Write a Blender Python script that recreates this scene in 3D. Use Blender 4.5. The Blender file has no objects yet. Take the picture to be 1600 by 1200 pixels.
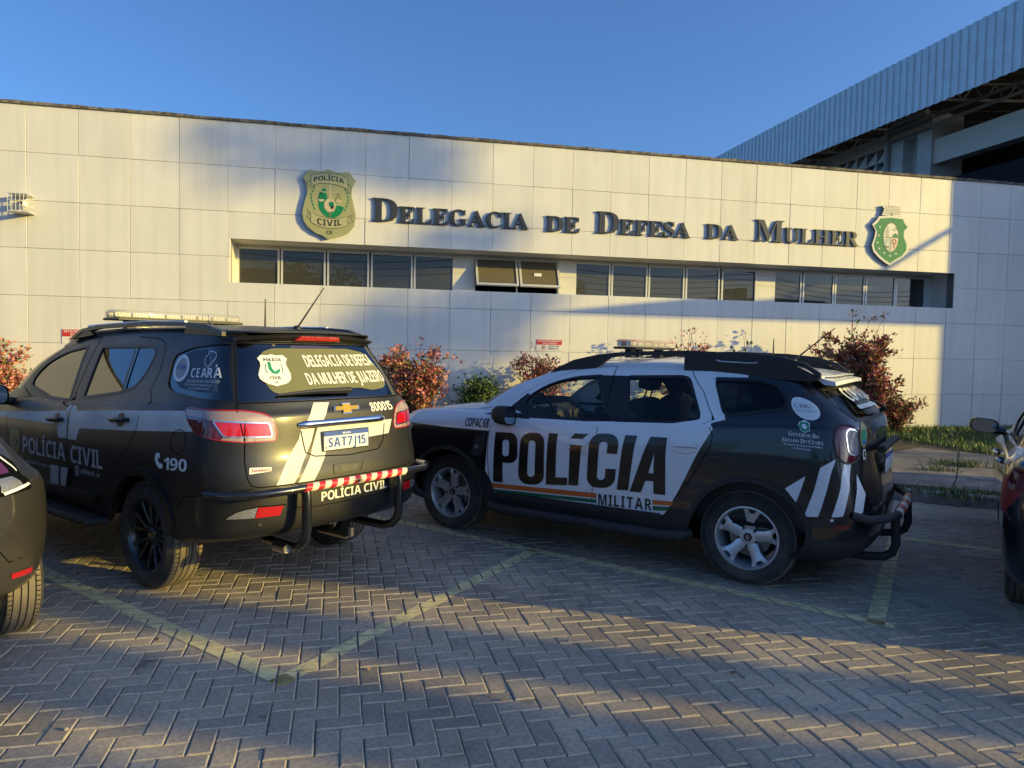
import bpy, bmesh, math, random
from mathutils import Vector, Matrix
from bisect import bisect_right
R = math.radians
SC = bpy.context.scene
COL = SC.collection
# ---------------------------------------------------------------- camera
cam = bpy.data.cameras.new('camera')
cam.sensor_fit = 'HORIZONTAL'; cam.sensor_width = 36.0
cam.lens = 36.0 * 1150.16 / 1600.0
cam.clip_start = 0.05; cam.clip_end = 3000
co = bpy.data.objects.new('camera', cam); COL.objects.link(co)
PITCH, ROLL = -0.0474, 0.0188
_F = Vector((0, math.cos(PITCH), math.sin(PITCH))); _U = Vector((0, -math.sin(PITCH), math.cos(PITCH))); _R = Vector((1, 0, 0))
_R2 = math.cos(ROLL) * _R + math.sin(ROLL) * _U; _U2 = -math.sin(ROLL) * _R + math.cos(ROLL) * _U
_m = Matrix((_R2, _U2, -_F)).transposed().to_4x4(); _m.translation = Vector((0, 0, 1.65))
co.matrix_world = _m
SC.camera = co
# ---------------------------------------------------------------- world, sun, exposure
SUN_AZ, SUN_EL = -14.0, 11.5            # direction towards the sun, degrees from +X
w = bpy.data.worlds.new('World'); SC.world = w; w.use_nodes = True
nt = w.node_tree; bg = nt.nodes['Background']
sky = nt.nodes.new('ShaderNodeTexSky'); sky.sky_type = 'NISHITA'; sky.sun_disc = False
sky.sun_elevation = R(SUN_EL + 8); sky.sun_rotation = R(90 - SUN_AZ)
sky.altitude = 400; sky.air_density = 1.0; sky.dust_density = 3.0; sky.ozone_density = 8.0
nt.links.new(sky.outputs[0], bg.inputs[0]); bg.inputs[1].default_value = 0.104
sl = bpy.data.lights.new('sun', 'SUN'); sl.energy = 3.1; sl.angle = R(0.5); sl.color = (1.0, 0.75, 0.17)
so = bpy.data.objects.new('sun', sl); COL.objects.link(so)
TOSUN = Vector((math.cos(R(SUN_EL)) * math.cos(R(SUN_AZ)), math.cos(R(SUN_EL)) * math.sin(R(SUN_AZ)), math.sin(R(SUN_EL))))
so.rotation_euler = TOSUN.to_track_quat('Z', 'Y').to_euler(); so.location = TOSUN * 60
SC.view_settings.view_transform = 'Standard'; SC.view_settings.look = 'None'
SC.view_settings.exposure = 0.98; SC.view_settings.gamma = 1.0; SC.view_settings.use_curve_mapping = False
SC.cycles.use_denoising = True
SC.cycles.max_bounces = 8; SC.cycles.transparent_max_bounces = 16
SC.cycles.caustics_reflective = False; SC.cycles.caustics_refractive = False
# ---------------------------------------------------------------- materials
def lerp(a, b, t): return a + (b - a) * t
MATS = {}
def mat(name, col=(.5, .5, .5), rough=.5, metal=0., spec=.5, coat=0., noise=None, bump=None, emit=None, dirt=None, coatr=.05):
    """noise=(scale, amount) colour variation; bump=(scale, strength); dirt=(scale, colour, amount)"""
    if name in MATS: return MATS[name]
    m = bpy.data.materials.new(name); m.use_nodes = True; MATS[name] = m
    n = m.node_tree.nodes; l = m.node_tree.links; b = n['Principled BSDF']
    b.inputs['Base Color'].default_value = (*col, 1); b.inputs['Roughness'].default_value = rough
    b.inputs['Metallic'].default_value = metal; b.inputs['Specular IOR Level'].default_value = spec
    b.inputs['Coat Weight'].default_value = coat; b.inputs['Coat Roughness'].default_value = coatr
    tc = n.new('ShaderNodeTexCoord')
    src = None
    if noise:
        t = n.new('ShaderNodeTexNoise'); t.inputs['Scale'].default_value = noise[0]; t.inputs['Detail'].default_value = 6
        l.new(tc.outputs['Object'], t.inputs['Vector'])
        mr = n.new('ShaderNodeMapRange'); mr.inputs[1].default_value = .3; mr.inputs[2].default_value = .7
        mr.inputs[3].default_value = 1 - noise[1]; mr.inputs[4].default_value = 1 + noise[1]
        l.new(t.outputs['Fac'], mr.inputs[0])
        mx = n.new('ShaderNodeVectorMath'); mx.operation = 'SCALE'; mx.inputs[0].default_value = col
        l.new(mr.outputs[0], mx.inputs['Scale']); src = mx.outputs[0]
        l.new(src, b.inputs['Base Color'])
    if dirt:
        t = n.new('ShaderNodeTexNoise'); t.inputs['Scale'].default_value = dirt[0]; t.inputs['Detail'].default_value = 8; t.inputs['Roughness'].default_value = .65
        l.new(tc.outputs['Object'], t.inputs['Vector'])
        mr = n.new('ShaderNodeMapRange'); mr.inputs[1].default_value = .42; mr.inputs[2].default_value = .72; mr.inputs[3].default_value = 0; mr.inputs[4].default_value = dirt[2]
        l.new(t.outputs['Fac'], mr.inputs[0])
        mx = n.new('ShaderNodeMix'); mx.data_type = 'RGBA'; l.new(mr.outputs[0], mx.inputs[0])
        if src: l.new(src, mx.inputs[6])
        else: mx.inputs[6].default_value = (*col, 1)
        mx.inputs[7].default_value = (*dirt[1], 1); l.new(mx.outputs[2], b.inputs['Base Color'])
        rr = n.new('ShaderNodeMapRange'); rr.inputs[1].default_value = 0; rr.inputs[2].default_value = 1; rr.inputs[3].default_value = rough; rr.inputs[4].default_value = min(1, rough + .5)
        l.new(mr.outputs[0], rr.inputs[0]); l.new(rr.outputs[0], b.inputs['Roughness'])
    if bump:
        t = n.new('ShaderNodeTexNoise'); t.inputs['Scale'].default_value = bump[0]; t.inputs['Detail'].default_value = 5
        l.new(tc.outputs['Object'], t.inputs['Vector'])
        bp = n.new('ShaderNodeBump'); bp.inputs['Strength'].default_value = bump[1]; bp.inputs['Distance'].default_value = .01
        l.new(t.outputs['Fac'], bp.inputs['Height']); l.new(bp.outputs[0], b.inputs['Normal'])
    if emit:
        b.inputs['Emission Color'].default_value = (*emit[0], 1); b.inputs['Emission Strength'].default_value = emit[1]
    return m
def glassmat(name, tint=(.3, .33, .35), refl=1.0, rough=0.0, ior=1.5, film=None, haze=None):
    if name in MATS: return MATS[name]
    m = bpy.data.materials.new(name); m.use_nodes = True; MATS[name] = m
    n = m.node_tree.nodes; l = m.node_tree.links; n.remove(n['Principled BSDF']); out = n['Material Output']
    tr = n.new('ShaderNodeBsdfTransparent'); tr.inputs[0].default_value = (*tint, 1)
    gl = n.new('ShaderNodeBsdfGlossy'); gl.inputs['Roughness'].default_value = rough; gl.inputs[0].default_value = (refl, refl, refl, 1)
    fr = n.new('ShaderNodeFresnel'); ge = n.new('ShaderNodeNewGeometry'); mi_ = n.new('ShaderNodeMapRange'); mi_.inputs[3].default_value = ior; mi_.inputs[4].default_value = 1 / ior   # the same thin pane from both sides
    l.new(ge.outputs['Backfacing'], mi_.inputs[0]); l.new(mi_.outputs[0], fr.inputs[0])
    mx = n.new('ShaderNodeMixShader'); l.new(fr.outputs[0], mx.inputs[0]); l.new(tr.outputs[0], mx.inputs[1]); l.new(gl.outputs[0], mx.inputs[2])
    last = mx.outputs[0]
    if film:   # perforated printed film: colour, holes per metre, open share
        uv = n.new('ShaderNodeUVMap'); mp = n.new('ShaderNodeMapping'); mp.inputs['Scale'].default_value = (film[1], film[1], 1)
        l.new(uv.outputs[0], mp.inputs[0])
        fx = n.new('ShaderNodeVectorMath'); fx.operation = 'FRACTION'; l.new(mp.outputs[0], fx.inputs[0])
        sb = n.new('ShaderNodeVectorMath'); sb.operation = 'SUBTRACT'; sb.inputs[1].default_value = (.5, .5, 0); l.new(fx.outputs[0], sb.inputs[0])
        ab = n.new('ShaderNodeVectorMath'); ab.operation = 'ABSOLUTE'; l.new(sb.outputs[0], ab.inputs[0])
        sp = n.new('ShaderNodeSeparateXYZ'); l.new(ab.outputs[0], sp.inputs[0])
        mxm = n.new('ShaderNodeMath'); mxm.operation = 'MAXIMUM'; l.new(sp.outputs[0], mxm.inputs[0]); l.new(sp.outputs[1], mxm.inputs[1])
        gt = n.new('ShaderNodeMath'); gt.operation = 'GREATER_THAN'; gt.inputs[1].default_value = film[2]; l.new(mxm.outputs[0], gt.inputs[0])
        df = n.new('ShaderNodeBsdfDiffuse'); df.inputs[0].default_value = (*film[0], 1)
        m2 = n.new('ShaderNodeMixShader'); l.new(gt.outputs[0], m2.inputs[0]); l.new(last, m2.inputs[1]); l.new(df.outputs[0], m2.inputs[2]); last = m2.outputs[0]
    if haze:
        df = n.new('ShaderNodeBsdfDiffuse'); df.inputs[0].default_value = (*haze[0], 1); m3 = n.new('ShaderNodeMixShader'); m3.inputs[0].default_value = haze[1]
        l.new(last, m3.inputs[1]); l.new(df.outputs[0], m3.inputs[2]); last = m3.outputs[0]
    l.new(last, out.inputs[0])
    return m
# ---------------------------------------------------------------- mesh builder
class MB:
    def __init__(s): s.v = []; s.f = []; s.m = []; s.uv = None
    def add(s, vs, fs, mi=0):
        o = len(s.v); s.v += [tuple(v) for v in vs]; s.f += [tuple(i + o for i in f) for f in fs]; s.m += [mi] * len(fs); return s
    def quad(s, a, b, c, d, mi=0): return s.add([a, b, c, d], [(0, 1, 2, 3)], mi)
    def box(s, x0, x1, y0, y1, z0, z1, mi=0, M=None, bev=0):
        if bev:
            b = bev; vs = []; 
            for z, e in ((z0, b), (z0 + b, 0), (z1 - b, 0), (z1, b)):
                vs += [(x0 + e, y0 + e + b * 0, z), (x1 - e, y0 + e, z), (x1 - e, y1 - e, z), (x0 + e, y1 - e, z)]
            fs = [(3, 2, 1, 0), (12, 13, 14, 15)]
            for k in range(3):
                for i in range(4): fs.append((k * 4 + i, k * 4 + (i + 1) % 4, k * 4 + 4 + (i + 1) % 4, k * 4 + 4 + i))
        else:
            vs = [(x0, y0, z0), (x1, y0, z0), (x1, y1, z0), (x0, y1, z0), (x0, y0, z1), (x1, y0, z1), (x1, y1, z1), (x0, y1, z1)]
            fs = [(3, 2, 1, 0), (4, 5, 6, 7), (0, 1, 5, 4), (1, 2, 6, 5), (2, 3, 7, 6), (3, 0, 4, 7)]
        if M: vs = [M @ Vector(v) for v in vs]
        return s.add(vs, fs, mi)
    def tube(s, pts, r, n=8, mi=0, cap=True, sq=None):
        pts = [Vector(p) for p in pts]; k = len(pts); rr = r if isinstance(r, (list, tuple)) else [r] * k
        up = Vector((0, 0, 1)); vs = []; prev = None
        for i, p in enumerate(pts):
            t = (pts[min(i + 1, k - 1)] - pts[max(i - 1, 0)]); t = t.normalized() if t.length > 1e-9 else Vector((0, 0, 1))
            if prev is None:
                a = t.cross(up) if abs(t.dot(up)) < .95 else t.cross(Vector((1, 0, 0)))
            else: a = prev - t * prev.dot(t)
            a.normalize(); b = t.cross(a); prev = a
            for j in range(n):
                an = 2 * math.pi * j / n; vs.append(p + (a * math.cos(an) + b * math.sin(an)) * rr[i])
        fs = []
        for i in range(k - 1):
            for j in range(n): fs.append((i * n + j, i * n + (j + 1) % n, (i + 1) * n + (j + 1) % n, (i + 1) * n + j))
        if cap: fs += [tuple(range(n - 1, -1, -1)), tuple(range((k - 1) * n, k * n))]
        return s.add(vs, fs, mi)
    def lathe(s, prof, axis='z', n=32, c=(0, 0, 0), mi=0, close=False):
        """prof: (radius, height) pairs round an axis"""
        vs = []; c = Vector(c)
        for r_, h in prof:
            for j in range(n):
                a = 2 * math.pi * j / n; u, v_ = r_ * math.cos(a), r_ * math.sin(a)
                vs.append(c + (Vector((u, v_, h)) if axis == 'z' else Vector((u, h, v_)) if axis == 'y' else Vector((h, u, v_))))
        k = len(prof); fs = []
        for i in range(k - 1 + (1 if close else 0)):
            i2 = (i + 1) % k
            for j in range(n): fs.append((i * n + j, i * n + (j + 1) % n, i2 * n + (j + 1) % n, i2 * n + j))
        return s.add(vs, fs, mi)
    def prism(s, poly, z0, z1, T=None, mi=0, side=None, bev=0):
        """poly 2D extruded z0..z1 ; T maps (x,y,z)->point"""
        n = len(poly); T = T or (lambda x, y, z: (x, y, z)); o = len(s.v)
        s.v += [tuple(T(x, y, z0)) for x, y in poly] + [tuple(T(x, y, z1)) for x, y in poly]
        s.f.append(tuple(range(o + n, o + 2 * n))); s.m.append(mi); s.f.append(tuple(range(o + n - 1, o - 1, -1))); s.m.append(mi)
        for i in range(n): s.f.append((o + i, o + (i + 1) % n, o + n + (i + 1) % n, o + n + i)); s.m.append(mi if side is None else side)
        return s
    def build(s, name, mats, parent=None, smooth=False, loc=None, ang=None):
        me = bpy.data.meshes.new(name); me.from_pydata(s.v, [], s.f)
        if not isinstance(mats, (list, tuple)): mats = [mats]
        for m in mats: me.materials.append(m)
        if len(mats) > 1: me.polygons.foreach_set('material_index', s.m)
        bm = bmesh.new(); bm.from_mesh(me); bmesh.ops.recalc_face_normals(bm, faces=bm.faces) if s.uv is None else None
        bm.to_mesh(me); bm.free()
        if smooth:
            me.polygons.foreach_set('use_smooth', [True] * len(me.polygons))
            me.set_sharp_from_angle(angle=R(ang or 35))
        if s.uv:
            lay = me.uv_layers.new(name='UVMap')
            for i, lp in enumerate(me.loops): lay.data[i].uv = s.uv[lp.vertex_index]
        me.update()
        return link(name, me, parent, loc)
def link(name, me, parent=None, loc=None):
    o = bpy.data.objects.new(name, me); COL.objects.link(o)
    if parent: o.parent = parent
    if loc is not None: o.location = loc
    return o
def tag(o, label=None, cat=None, group=None, kind=None):
    if label: o['label'] = label
    if cat: o['category'] = cat
    if group: o['group'] = group
    if kind: o['kind'] = kind
    return o
def thing(name, label, cat, loc=(0, 0, 0), rz=0, group=None):
    o = bpy.data.objects.new(name, None); COL.objects.link(o); o.location = loc; o.rotation_euler = (0, 0, rz); o.empty_display_size = .2
    return tag(o, label, cat, group)
def copy_tree(o, parent=None):
    c = o.copy(); COL.objects.link(c)
    if parent: c.parent = parent
    for ch in list(o.children): copy_tree(ch, c)
    return c
# ---------------------------------------------------------------- lettering
GL = {}
def glyph(ch, style='sans'):
    """2D triangles of one character; cap height 1; returns (verts, faces, width)"""
    k = (ch, style)
    if k in GL: return GL[k]
    base = {'Í': 'I', 'Á': 'A', 'Ç': 'C', 'ç': 'c'}.get(ch, ch); b = base
    if style == 'heavy' and base in HEAVY:
        vs, fs = HEAVY[base]; vs = list(vs); fs = list(fs)
    else:
        if style in ('serif', 'sans', 'heavy', 'obl'):
            st = {'serif': (0x1D400, 0x1D41A, 0x1D7CE), 'sans': (0x1D5D4, 0x1D5EE, 0x1D7EC), 'heavy': (0x1D5D4, 0x1D5EE, 0x1D7EC), 'obl': (0x1D63C, 0x1D656, 0x1D7EC)}[style]
            if 'A' <= b <= 'Z': b = chr(st[0] + ord(b) - 65)
            elif 'a' <= b <= 'z': b = chr(st[1] + ord(b) - 97)
            elif '0' <= b <= '9': b = chr(st[2] + ord(b) - 48)
        cu = bpy.data.curves.new('g', 'FONT'); cu.body = b; cu.size = 1; cu.resolution_u = 3
        ob = bpy.data.objects.new('g', cu); COL.objects.link(ob)
        me = ob.to_mesh(); vs = [(v.co.x, v.co.y) for v in me.vertices]; fs = [tuple(p.vertices) for p in me.polygons]
        ob.to_mesh_clear(); bpy.data.objects.remove(ob); bpy.data.curves.remove(cu)
        cap = CAPH.get(style, .72); vs = [(x / cap, y / cap) for x, y in vs]
    if vs:
        x0 = min(v[0] for v in vs); vs = [(v[0] - x0, v[1]) for v in vs]; wd = max(v[0] for v in vs)
    else: wd = .3
    if ch in 'ÍÁ':
        n = len(vs); c = wd / 2; vs += [(c - .08, 1.06), (c + .08, 1.06), (c + .24, 1.3), (c + .02, 1.3)]; fs.append((n, n + 1, n + 2, n + 3))
    GL[k] = (vs, fs, wd); return GL[k]
CAPH = {}
def _capm():
    for st in ('serif', 'sans', 'obl'):
        CAPH[st] = 1.0; vs, fs, w_ = glyph('H', st); CAPH[st] = max(v[1] for v in vs); GL.clear()
    CAPH['plain'] = 1.0; vs, fs, w_ = glyph('H', 'plain'); CAPH['plain'] = max(v[1] for v in vs); CAPH['heavy'] = CAPH['sans']; GL.clear()
def strip(outer, inner):
    n = len(outer); return outer + inner, [(i, (i + 1) % n, n + (i + 1) % n, n + i) for i in range(n)]
def _rr(x0, x1, y0, y1, r, n=6):
    p = []
    for cx, cy, a0 in ((x1 - r, y1 - r, 0), (x0 + r, y1 - r, 90), (x0 + r, y0 + r, 180), (x1 - r, y0 + r, 270)):
        for k in range(n + 1): a = R(a0 + 90 * k / n); p.append((cx + r * math.cos(a), cy + r * math.sin(a)))
    return p
def _heavy():
    H = {}
    w_, t, r = .52, .185, .2
    H['O'] = strip(_rr(0, w_, 0, 1, r), _rr(t, w_ - t, t * .8, 1 - t * .8, .07))
    o, i = _rr(0, w_, 0, 1, r), _rr(t, w_ - t, t * .8, 1 - t * .8, .07)
    # C: ring cut open on the right between y .38 and .62
    vs, fs = strip(o, i); n = len(o)
    keep = [f for f in fs if not (f[0] == n - 1)]
    m = len(vs); vs = vs + [(w_, .64), (w_ - t, .64), (w_, .36), (w_ - t, .36)]
    H['C'] = (vs, keep + [(0, n, m + 1, m), (n - 1, m + 2, m + 3, 2 * n - 1)])
    H['I'] = ([(0, 0), (.2, 0), (.2, 1), (0, 1)], [(0, 1, 2, 3)])
    H['L'] = ([(0, 0), (.44, 0), (.44, .15), (.2, .15), (.2, 1), (0, 1)], [(0, 1, 2, 3), (0, 3, 4, 5)])
    po, pi_ = _rr(0, w_, .40, 1, .18), _rr(t, w_ - t, .53, .86, .07)
    vs, fs = strip(po, pi_); k = len(vs); vs = vs + [(0, 0), (.2, 0), (.2, .5), (0, .6), (0, 1), (.2, 1), (.2, .9), (.15, .86)]
    H['P'] = (vs + [(0, .6), (.185, .6), (.185, 1), (0, 1)], fs + [(k, k + 1, k + 2, k + 3), (k + 8, k + 9, k + 10, k + 11)])
    H['A'] = ([(0, 0), (.2, 0), (.245, .22), (.375, .22), (.42, 0), (.62, 0), (.43, 1), (.19, 1), (.27, .36), (.35, .36), (.31, .72)],
              [(0, 1, 2, 8, 10, 7), (5, 6, 10, 9, 3, 4), (6, 7, 10), (2, 3, 9, 8)])
    return H
HEAVY = _heavy()
_capm()
def text2d(s, style='sans', gap=.12, space=.35, small=None):
    """whole line: verts, faces, width; small = scale of the letters after the first of each word (small caps)"""
    X = 0; V = []; Fc = []; first = True
    for ch in s:
        if ch == ' ': X += space; first = True; continue
        vs, fs, w_ = glyph(ch, style); k = 1.0
        if small and not first: k = small
        if small and ch == '~': continue
        o = len(V); V += [(X + x * k, y * k) for x, y in vs]; Fc += [tuple(i + o for i in f) for f in fs]
        X += w_ * k + gap * (.8 if small else 1); first = False
    return V, Fc, X - gap
def circ(cx, cy, rx, ry=None, n=24): return [(cx + rx * math.cos(2 * math.pi * i / n), cy + (ry or rx) * math.sin(2 * math.pi * i / n)) for i in range(n)]
def star(cx, cy, r): return [(cx + (r if i % 2 == 0 else r * .42) * math.sin(math.pi * i / 5), cy + (r if i % 2 == 0 else r * .42) * math.cos(math.pi * i / 5)) for i in range(10)]
def in_poly(x, y, p):
    c = False; n = len(p); j = n - 1
    for i in range(n):
        xi, yi = p[i]; xj, yj = p[j]
        if (yi > y) != (yj > y) and x < (xj - xi) * (y - yi) / (yj - yi) + xi: c = not c
        j = i
    return c
# ---------------------------------------------------------------- car bodies: a stack of plan outlines unrolled to (s, v)
def ip(pts, x):
    if not isinstance(pts, (list, tuple)): return pts
    if x >= pts[0][0]: return pts[0][1]
    for (a, b), (c, d) in zip(pts, pts[1:]):
        if x >= c:
            t = (x - c) / (a - c); return lerp(d, b, t)
    return pts[-1][1]
class Shell:
    def __init__(s, lv, ref, nf=15, nm=44, nr=18, sub=4):
        s.nf, s.nm, s.nr = nf, nm, nr; N = nf + nm + nr; s.N = N
        half = []
        for L in lv:
            xf, xr, cf, cr = L['xf'], L['xr'], L.get('cf', .5), L.get('cr', .4); n1, n2 = L.get('nf', 3.), L.get('nr', 3.2); row = []
            x1, x2 = xf - cf, xr + cr
            for i in range(N + 1):
                if i < nf:
                    t = (i / nf) * math.pi / 2; cc = math.cos(t); ss = math.sin(t)
                    x = x1 + cf * cc ** (2 / n1) if cc > 1e-9 else x1; q = ss ** (2 / n1)
                elif i <= nf + nm: x = lerp(x1, x2, (i - nf) / nm); q = 1.
                else:
                    t = ((N - i) / nr) * math.pi / 2; cc = math.cos(t); ss = math.sin(t)
                    x = x2 - cr * cc ** (2 / n2) if cc > 1e-9 else x2; q = max(0, ss) ** (2 / n2)
                y = ip(L['w'], x) * q; z = ip(L['z'], x) + L.get('cz', 0) * (1 - (y / max(.01, ip(L['w'], x))) ** 2) * (1 if L.get('cz') else 0)
                row.append(Vector((x, max(0., y), z)))
            half.append(row)
        rows = []; K = len(half)
        for k in range(K - 1):
            sh0 = lv[k].get('sharp'); sh1 = lv[k + 1].get('sharp')
            for q in range(sub):
                t = q / sub; row = []
                for i in range(N + 1):
                    p1, p2 = half[k][i], half[k + 1][i]
                    p0 = p1 * 2 - p2 if (k == 0 or sh0) else half[k - 1][i]
                    p3 = p2 * 2 - p1 if (k == K - 2 or sh1) else half[k + 2][i]
                    # limit tangents so short and long spans blend without overshoot
                    d = (p2 - p1).length + 1e-6; m1 = (p2 - p0) * .5; m2 = (p3 - p1) * .5
                    if m1.length > d * 1.2: m1 *= d * 1.2 / m1.length
                    if m2.length > d * 1.2: m2 *= d * 1.2 / m2.length
                    t2, t3 = t * t, t * t * t
                    row.append(p1 * (2 * t3 - 3 * t2 + 1) + m1 * (t3 - 2 * t2 + t) + p2 * (-2 * t3 + 3 * t2) + m2 * (t3 - t2))
                rows.append(row)
        rows.append(half[-1])
        for row in rows:
            for p in row: p.y = max(0, p.y)
            row[0].y = 0; row[-1].y = 0
        # s along the reference outline; s = x on the straight flank
        ref_row = half[ref]; S = [0.] * (N + 1); S[nf] = ref_row[nf].x
        for i in range(nf + 1, N + 1): S[i] = S[i - 1] - (ref_row[i] - ref_row[i - 1]).xy.length
        for i in range(nf - 1, -1, -1): S[i] = S[i + 1] + (ref_row[i] - ref_row[i + 1]).xy.length
        s.sc = S[N]
        s.S = S + [2 * s.sc - S[i] for i in range(N - 1, -1, -1)]      # decreasing
        s.P = []; s.V = []
        J = len(rows)
        for j in range(J):
            s.P.append([p.copy() for p in rows[j]] + [Vector((rows[j][i].x, -rows[j][i].y, rows[j][i].z)) for i in range(N - 1, -1, -1)])
        topj = (len(lv) - 4) * sub
        for j in range(J):
            vr = []
            for i in range(2 * N + 1):
                if j == 0: v = s.P[0][i].z
                else:
                    pv = s.V[j - 1][i]; dz = s.P[j][i].z - s.P[j - 1][i].z
                    v = pv + max(dz, 1e-3) if j <= topj else pv + max(1e-3, (s.P[j][i] - s.P[j - 1][i]).length)
                vr.append(v)
            s.V.append(vr)
        s.J = J
        s.Nn = [[None] * (2 * N + 1) for _ in range(J)]
        for j in range(J):
            for i in range(2 * N + 1):
                a = s.P[j][min(i + 1, 2 * N)] - s.P[j][max(i - 1, 0)]
                if i in (0, 2 * N): a = Vector((0, 1, 0)) * -1 if i == 0 else Vector((0, 1, 0)) * -1
                if i == 0: a = s.P[j][1] - s.P[j][2 * N - 1]
                if i == 2 * N: a = s.P[j][1] - s.P[j][2 * N - 1]
                b = s.P[min(j + 1, J - 1)][i] - s.P[max(j - 1, 0)][i]
                n = b.cross(a)
                if n.length < 1e-9: n = Vector((0, 0, 1))
                n.normalize()
                if n.x * s.P[j][i].x * .5 + n.y * s.P[j][i].y + n.z * (s.P[j][i].z - .6) * 1 < 0: n = -n
                s.Nn[j][i] = n
        s.Sn = [-a for a in s.S]
    def surf(s, u, v, off=0.):
        i = min(max(bisect_right(s.Sn, -u) - 1, 0), 2 * s.N - 1)
        a = (s.S[i] - u) / max(1e-9, s.S[i] - s.S[i + 1]); res = []
        for q in (i, i + 1):
            lo, hi = 0, s.J - 1
            while hi - lo > 1:
                m = (lo + hi) // 2
                if s.V[m][q] <= v: lo = m
                else: hi = m
            t = (v - s.V[lo][q]) / max(1e-9, s.V[hi][q] - s.V[lo][q]); t = min(max(t, -.5), 1.5)
            res.append((s.P[lo][q].lerp(s.P[hi][q], t), s.Nn[lo][q].lerp(s.Nn[hi][q], min(max(t, 0), 1))))
        p = res[0][0].lerp(res[1][0], a); n = res[0][1].lerp(res[1][1], a).normalized()
        return p + n * off, n
    def s_at(s, x, v):
        """s of the left flank point with the given x at height v"""
        lo, hi = s.S[0], s.sc
        for _ in range(28):
            m = (lo + hi) / 2
            if s.surf(m, v)[0].x > x: lo = m
            else: hi = m
        return (lo + hi) / 2
    def straight(s, poly, closed=True, step=.06):
        """re-maps a polygon so that its edges are straight in side view"""
        P = [(s.surf(u, v)[0].x, v) for u, v in poly]; out = []; n = len(P)
        for i in range(n if closed else n - 1):
            a, b = P[i], P[(i + 1) % n]; m = max(1, int(math.hypot(b[0] - a[0], b[1] - a[1]) / step)); out.append(poly[i])
            for t in range(1, m): x, v = lerp(a[0], b[0], t / m), lerp(a[1], b[1], t / m); out.append((s.s_at(x, v), v))
        if not closed: out.append(poly[-1])
        return out
    def R(s, u): return 2 * s.sc - u
    def mir(s, poly): return [(2 * s.sc - u, v) for u, v in poly]
    def sx(s, x):
        for i in range(s.N):
            a, b = s.P[4][i].x, s.P[4][i + 1].x
            if a >= x >= b: return s.S[i] + (s.S[i + 1] - s.S[i]) * (a - x) / max(1e-9, a - b)
        return x
    def split(s, regions, root, mats, base='body', holes=()):
        """regions: dicts poly, paint, part, cut(hole), sym ; returns objects by part name"""
        bm = bmesh.new(); lp = bm.verts.layers.float_vector.new('pos'); ln = bm.verts.layers.float_vector.new('nor')
        G = []
        for j in range(s.J):
            rw = []
            for i in range(2 * s.N + 1):
                v = bm.verts.new((s.S[i], s.V[j][i], 0)); v[lp] = s.P[j][i]; v[ln] = s.Nn[j][i]; rw.append(v)
            G.append(rw)
        for j in range(s.J - 1):
            for i in range(2 * s.N): bm.faces.new((G[j][i], G[j][i + 1], G[j + 1][i + 1], G[j + 1][i]))
        allr = []
        for r in regions:
            allr.append((r['poly'], r))
            if r.get('sym', True): allr.append((s.mir(r['poly']), r))
        for poly, r in allr:
            bx0 = min(p[0] for p in poly) - .08; bx1 = max(p[0] for p in poly) + .08; by0 = min(p[1] for p in poly) - .08; by1 = max(p[1] for p in poly) + .08
            cand = []
            for f in bm.faces:
                c = f.verts[0].co
                if bx0 - .1 < c.x < bx1 + .1 and by0 - .1 < c.y < by1 + .1: cand.append(f)
            n = len(poly)
            for k in range(n):
                a, b = poly[k], poly[(k + 1) % n]
                d = Vector((b[0] - a[0], b[1] - a[1], 0))
                if d.length < 1e-5: continue
                nm = Vector((-d.y, d.x, 0)).normalized(); e = 2e-4
                x0, x1 = min(a[0], b[0]) - e, max(a[0], b[0]) + e; y0, y1 = min(a[1], b[1]) - e, max(a[1], b[1]) + e
                sel = []
                cand = [f for f in cand if f.is_valid]
                for f in cand:
                    xs = [v.co.x for v in f.verts]; 
                    if max(xs) < x0 or min(xs) > x1: continue
                    ys = [v.co.y for v in f.verts]
                    if max(ys) < y0 or min(ys) > y1: continue
                    ds = [(v.co.x - a[0]) * nm.x + (v.co.y - a[1]) * nm.y for v in f.verts]
                    if min(ds) > -1e-5 or max(ds) < 1e-5: continue
                    sel.append(f)
                if not sel: continue
                geom = set(sel)
                for f in sel: geom.update(f.edges); geom.update(f.verts)
                res = bmesh.ops.bisect_plane(bm, geom=list(geom), dist=1e-6, plane_co=(a[0], a[1], 0), plane_no=nm)
                seen = set(cand)
                for g in res['geom']:
                    if isinstance(g, bmesh.types.BMFace) and g not in seen: cand.append(g); seen.add(g)
                for g in res['geom_cut']:
                    for f in g.link_faces:
                        if f not in seen: cand.append(f); seen.add(f)
        boxes = [(min(p[0] for p in po), max(p[0] for p in po), min(p[1] for p in po), max(p[1] for p in po), po, r) for po, r in allr]
        groups = {}
        for f in bm.faces:
            c = f.calc_center_median(); part = (base, 0); paint = None; dead = False
            for x0, x1, y0, y1, po, r in boxes:
                if x0 <= c.x <= x1 and y0 <= c.y <= y1 and in_poly(c.x, c.y, po):
                    if r.get('cut'): dead = True
                    if r.get('paint'): paint = r['paint']
                    if r.get('part'): part = (r['part'], r.get('id', 0), c.x < s.sc if not r.get('one') else False)
            if not dead: groups.setdefault(part, []).append((f, paint))
        out = {}
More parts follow.
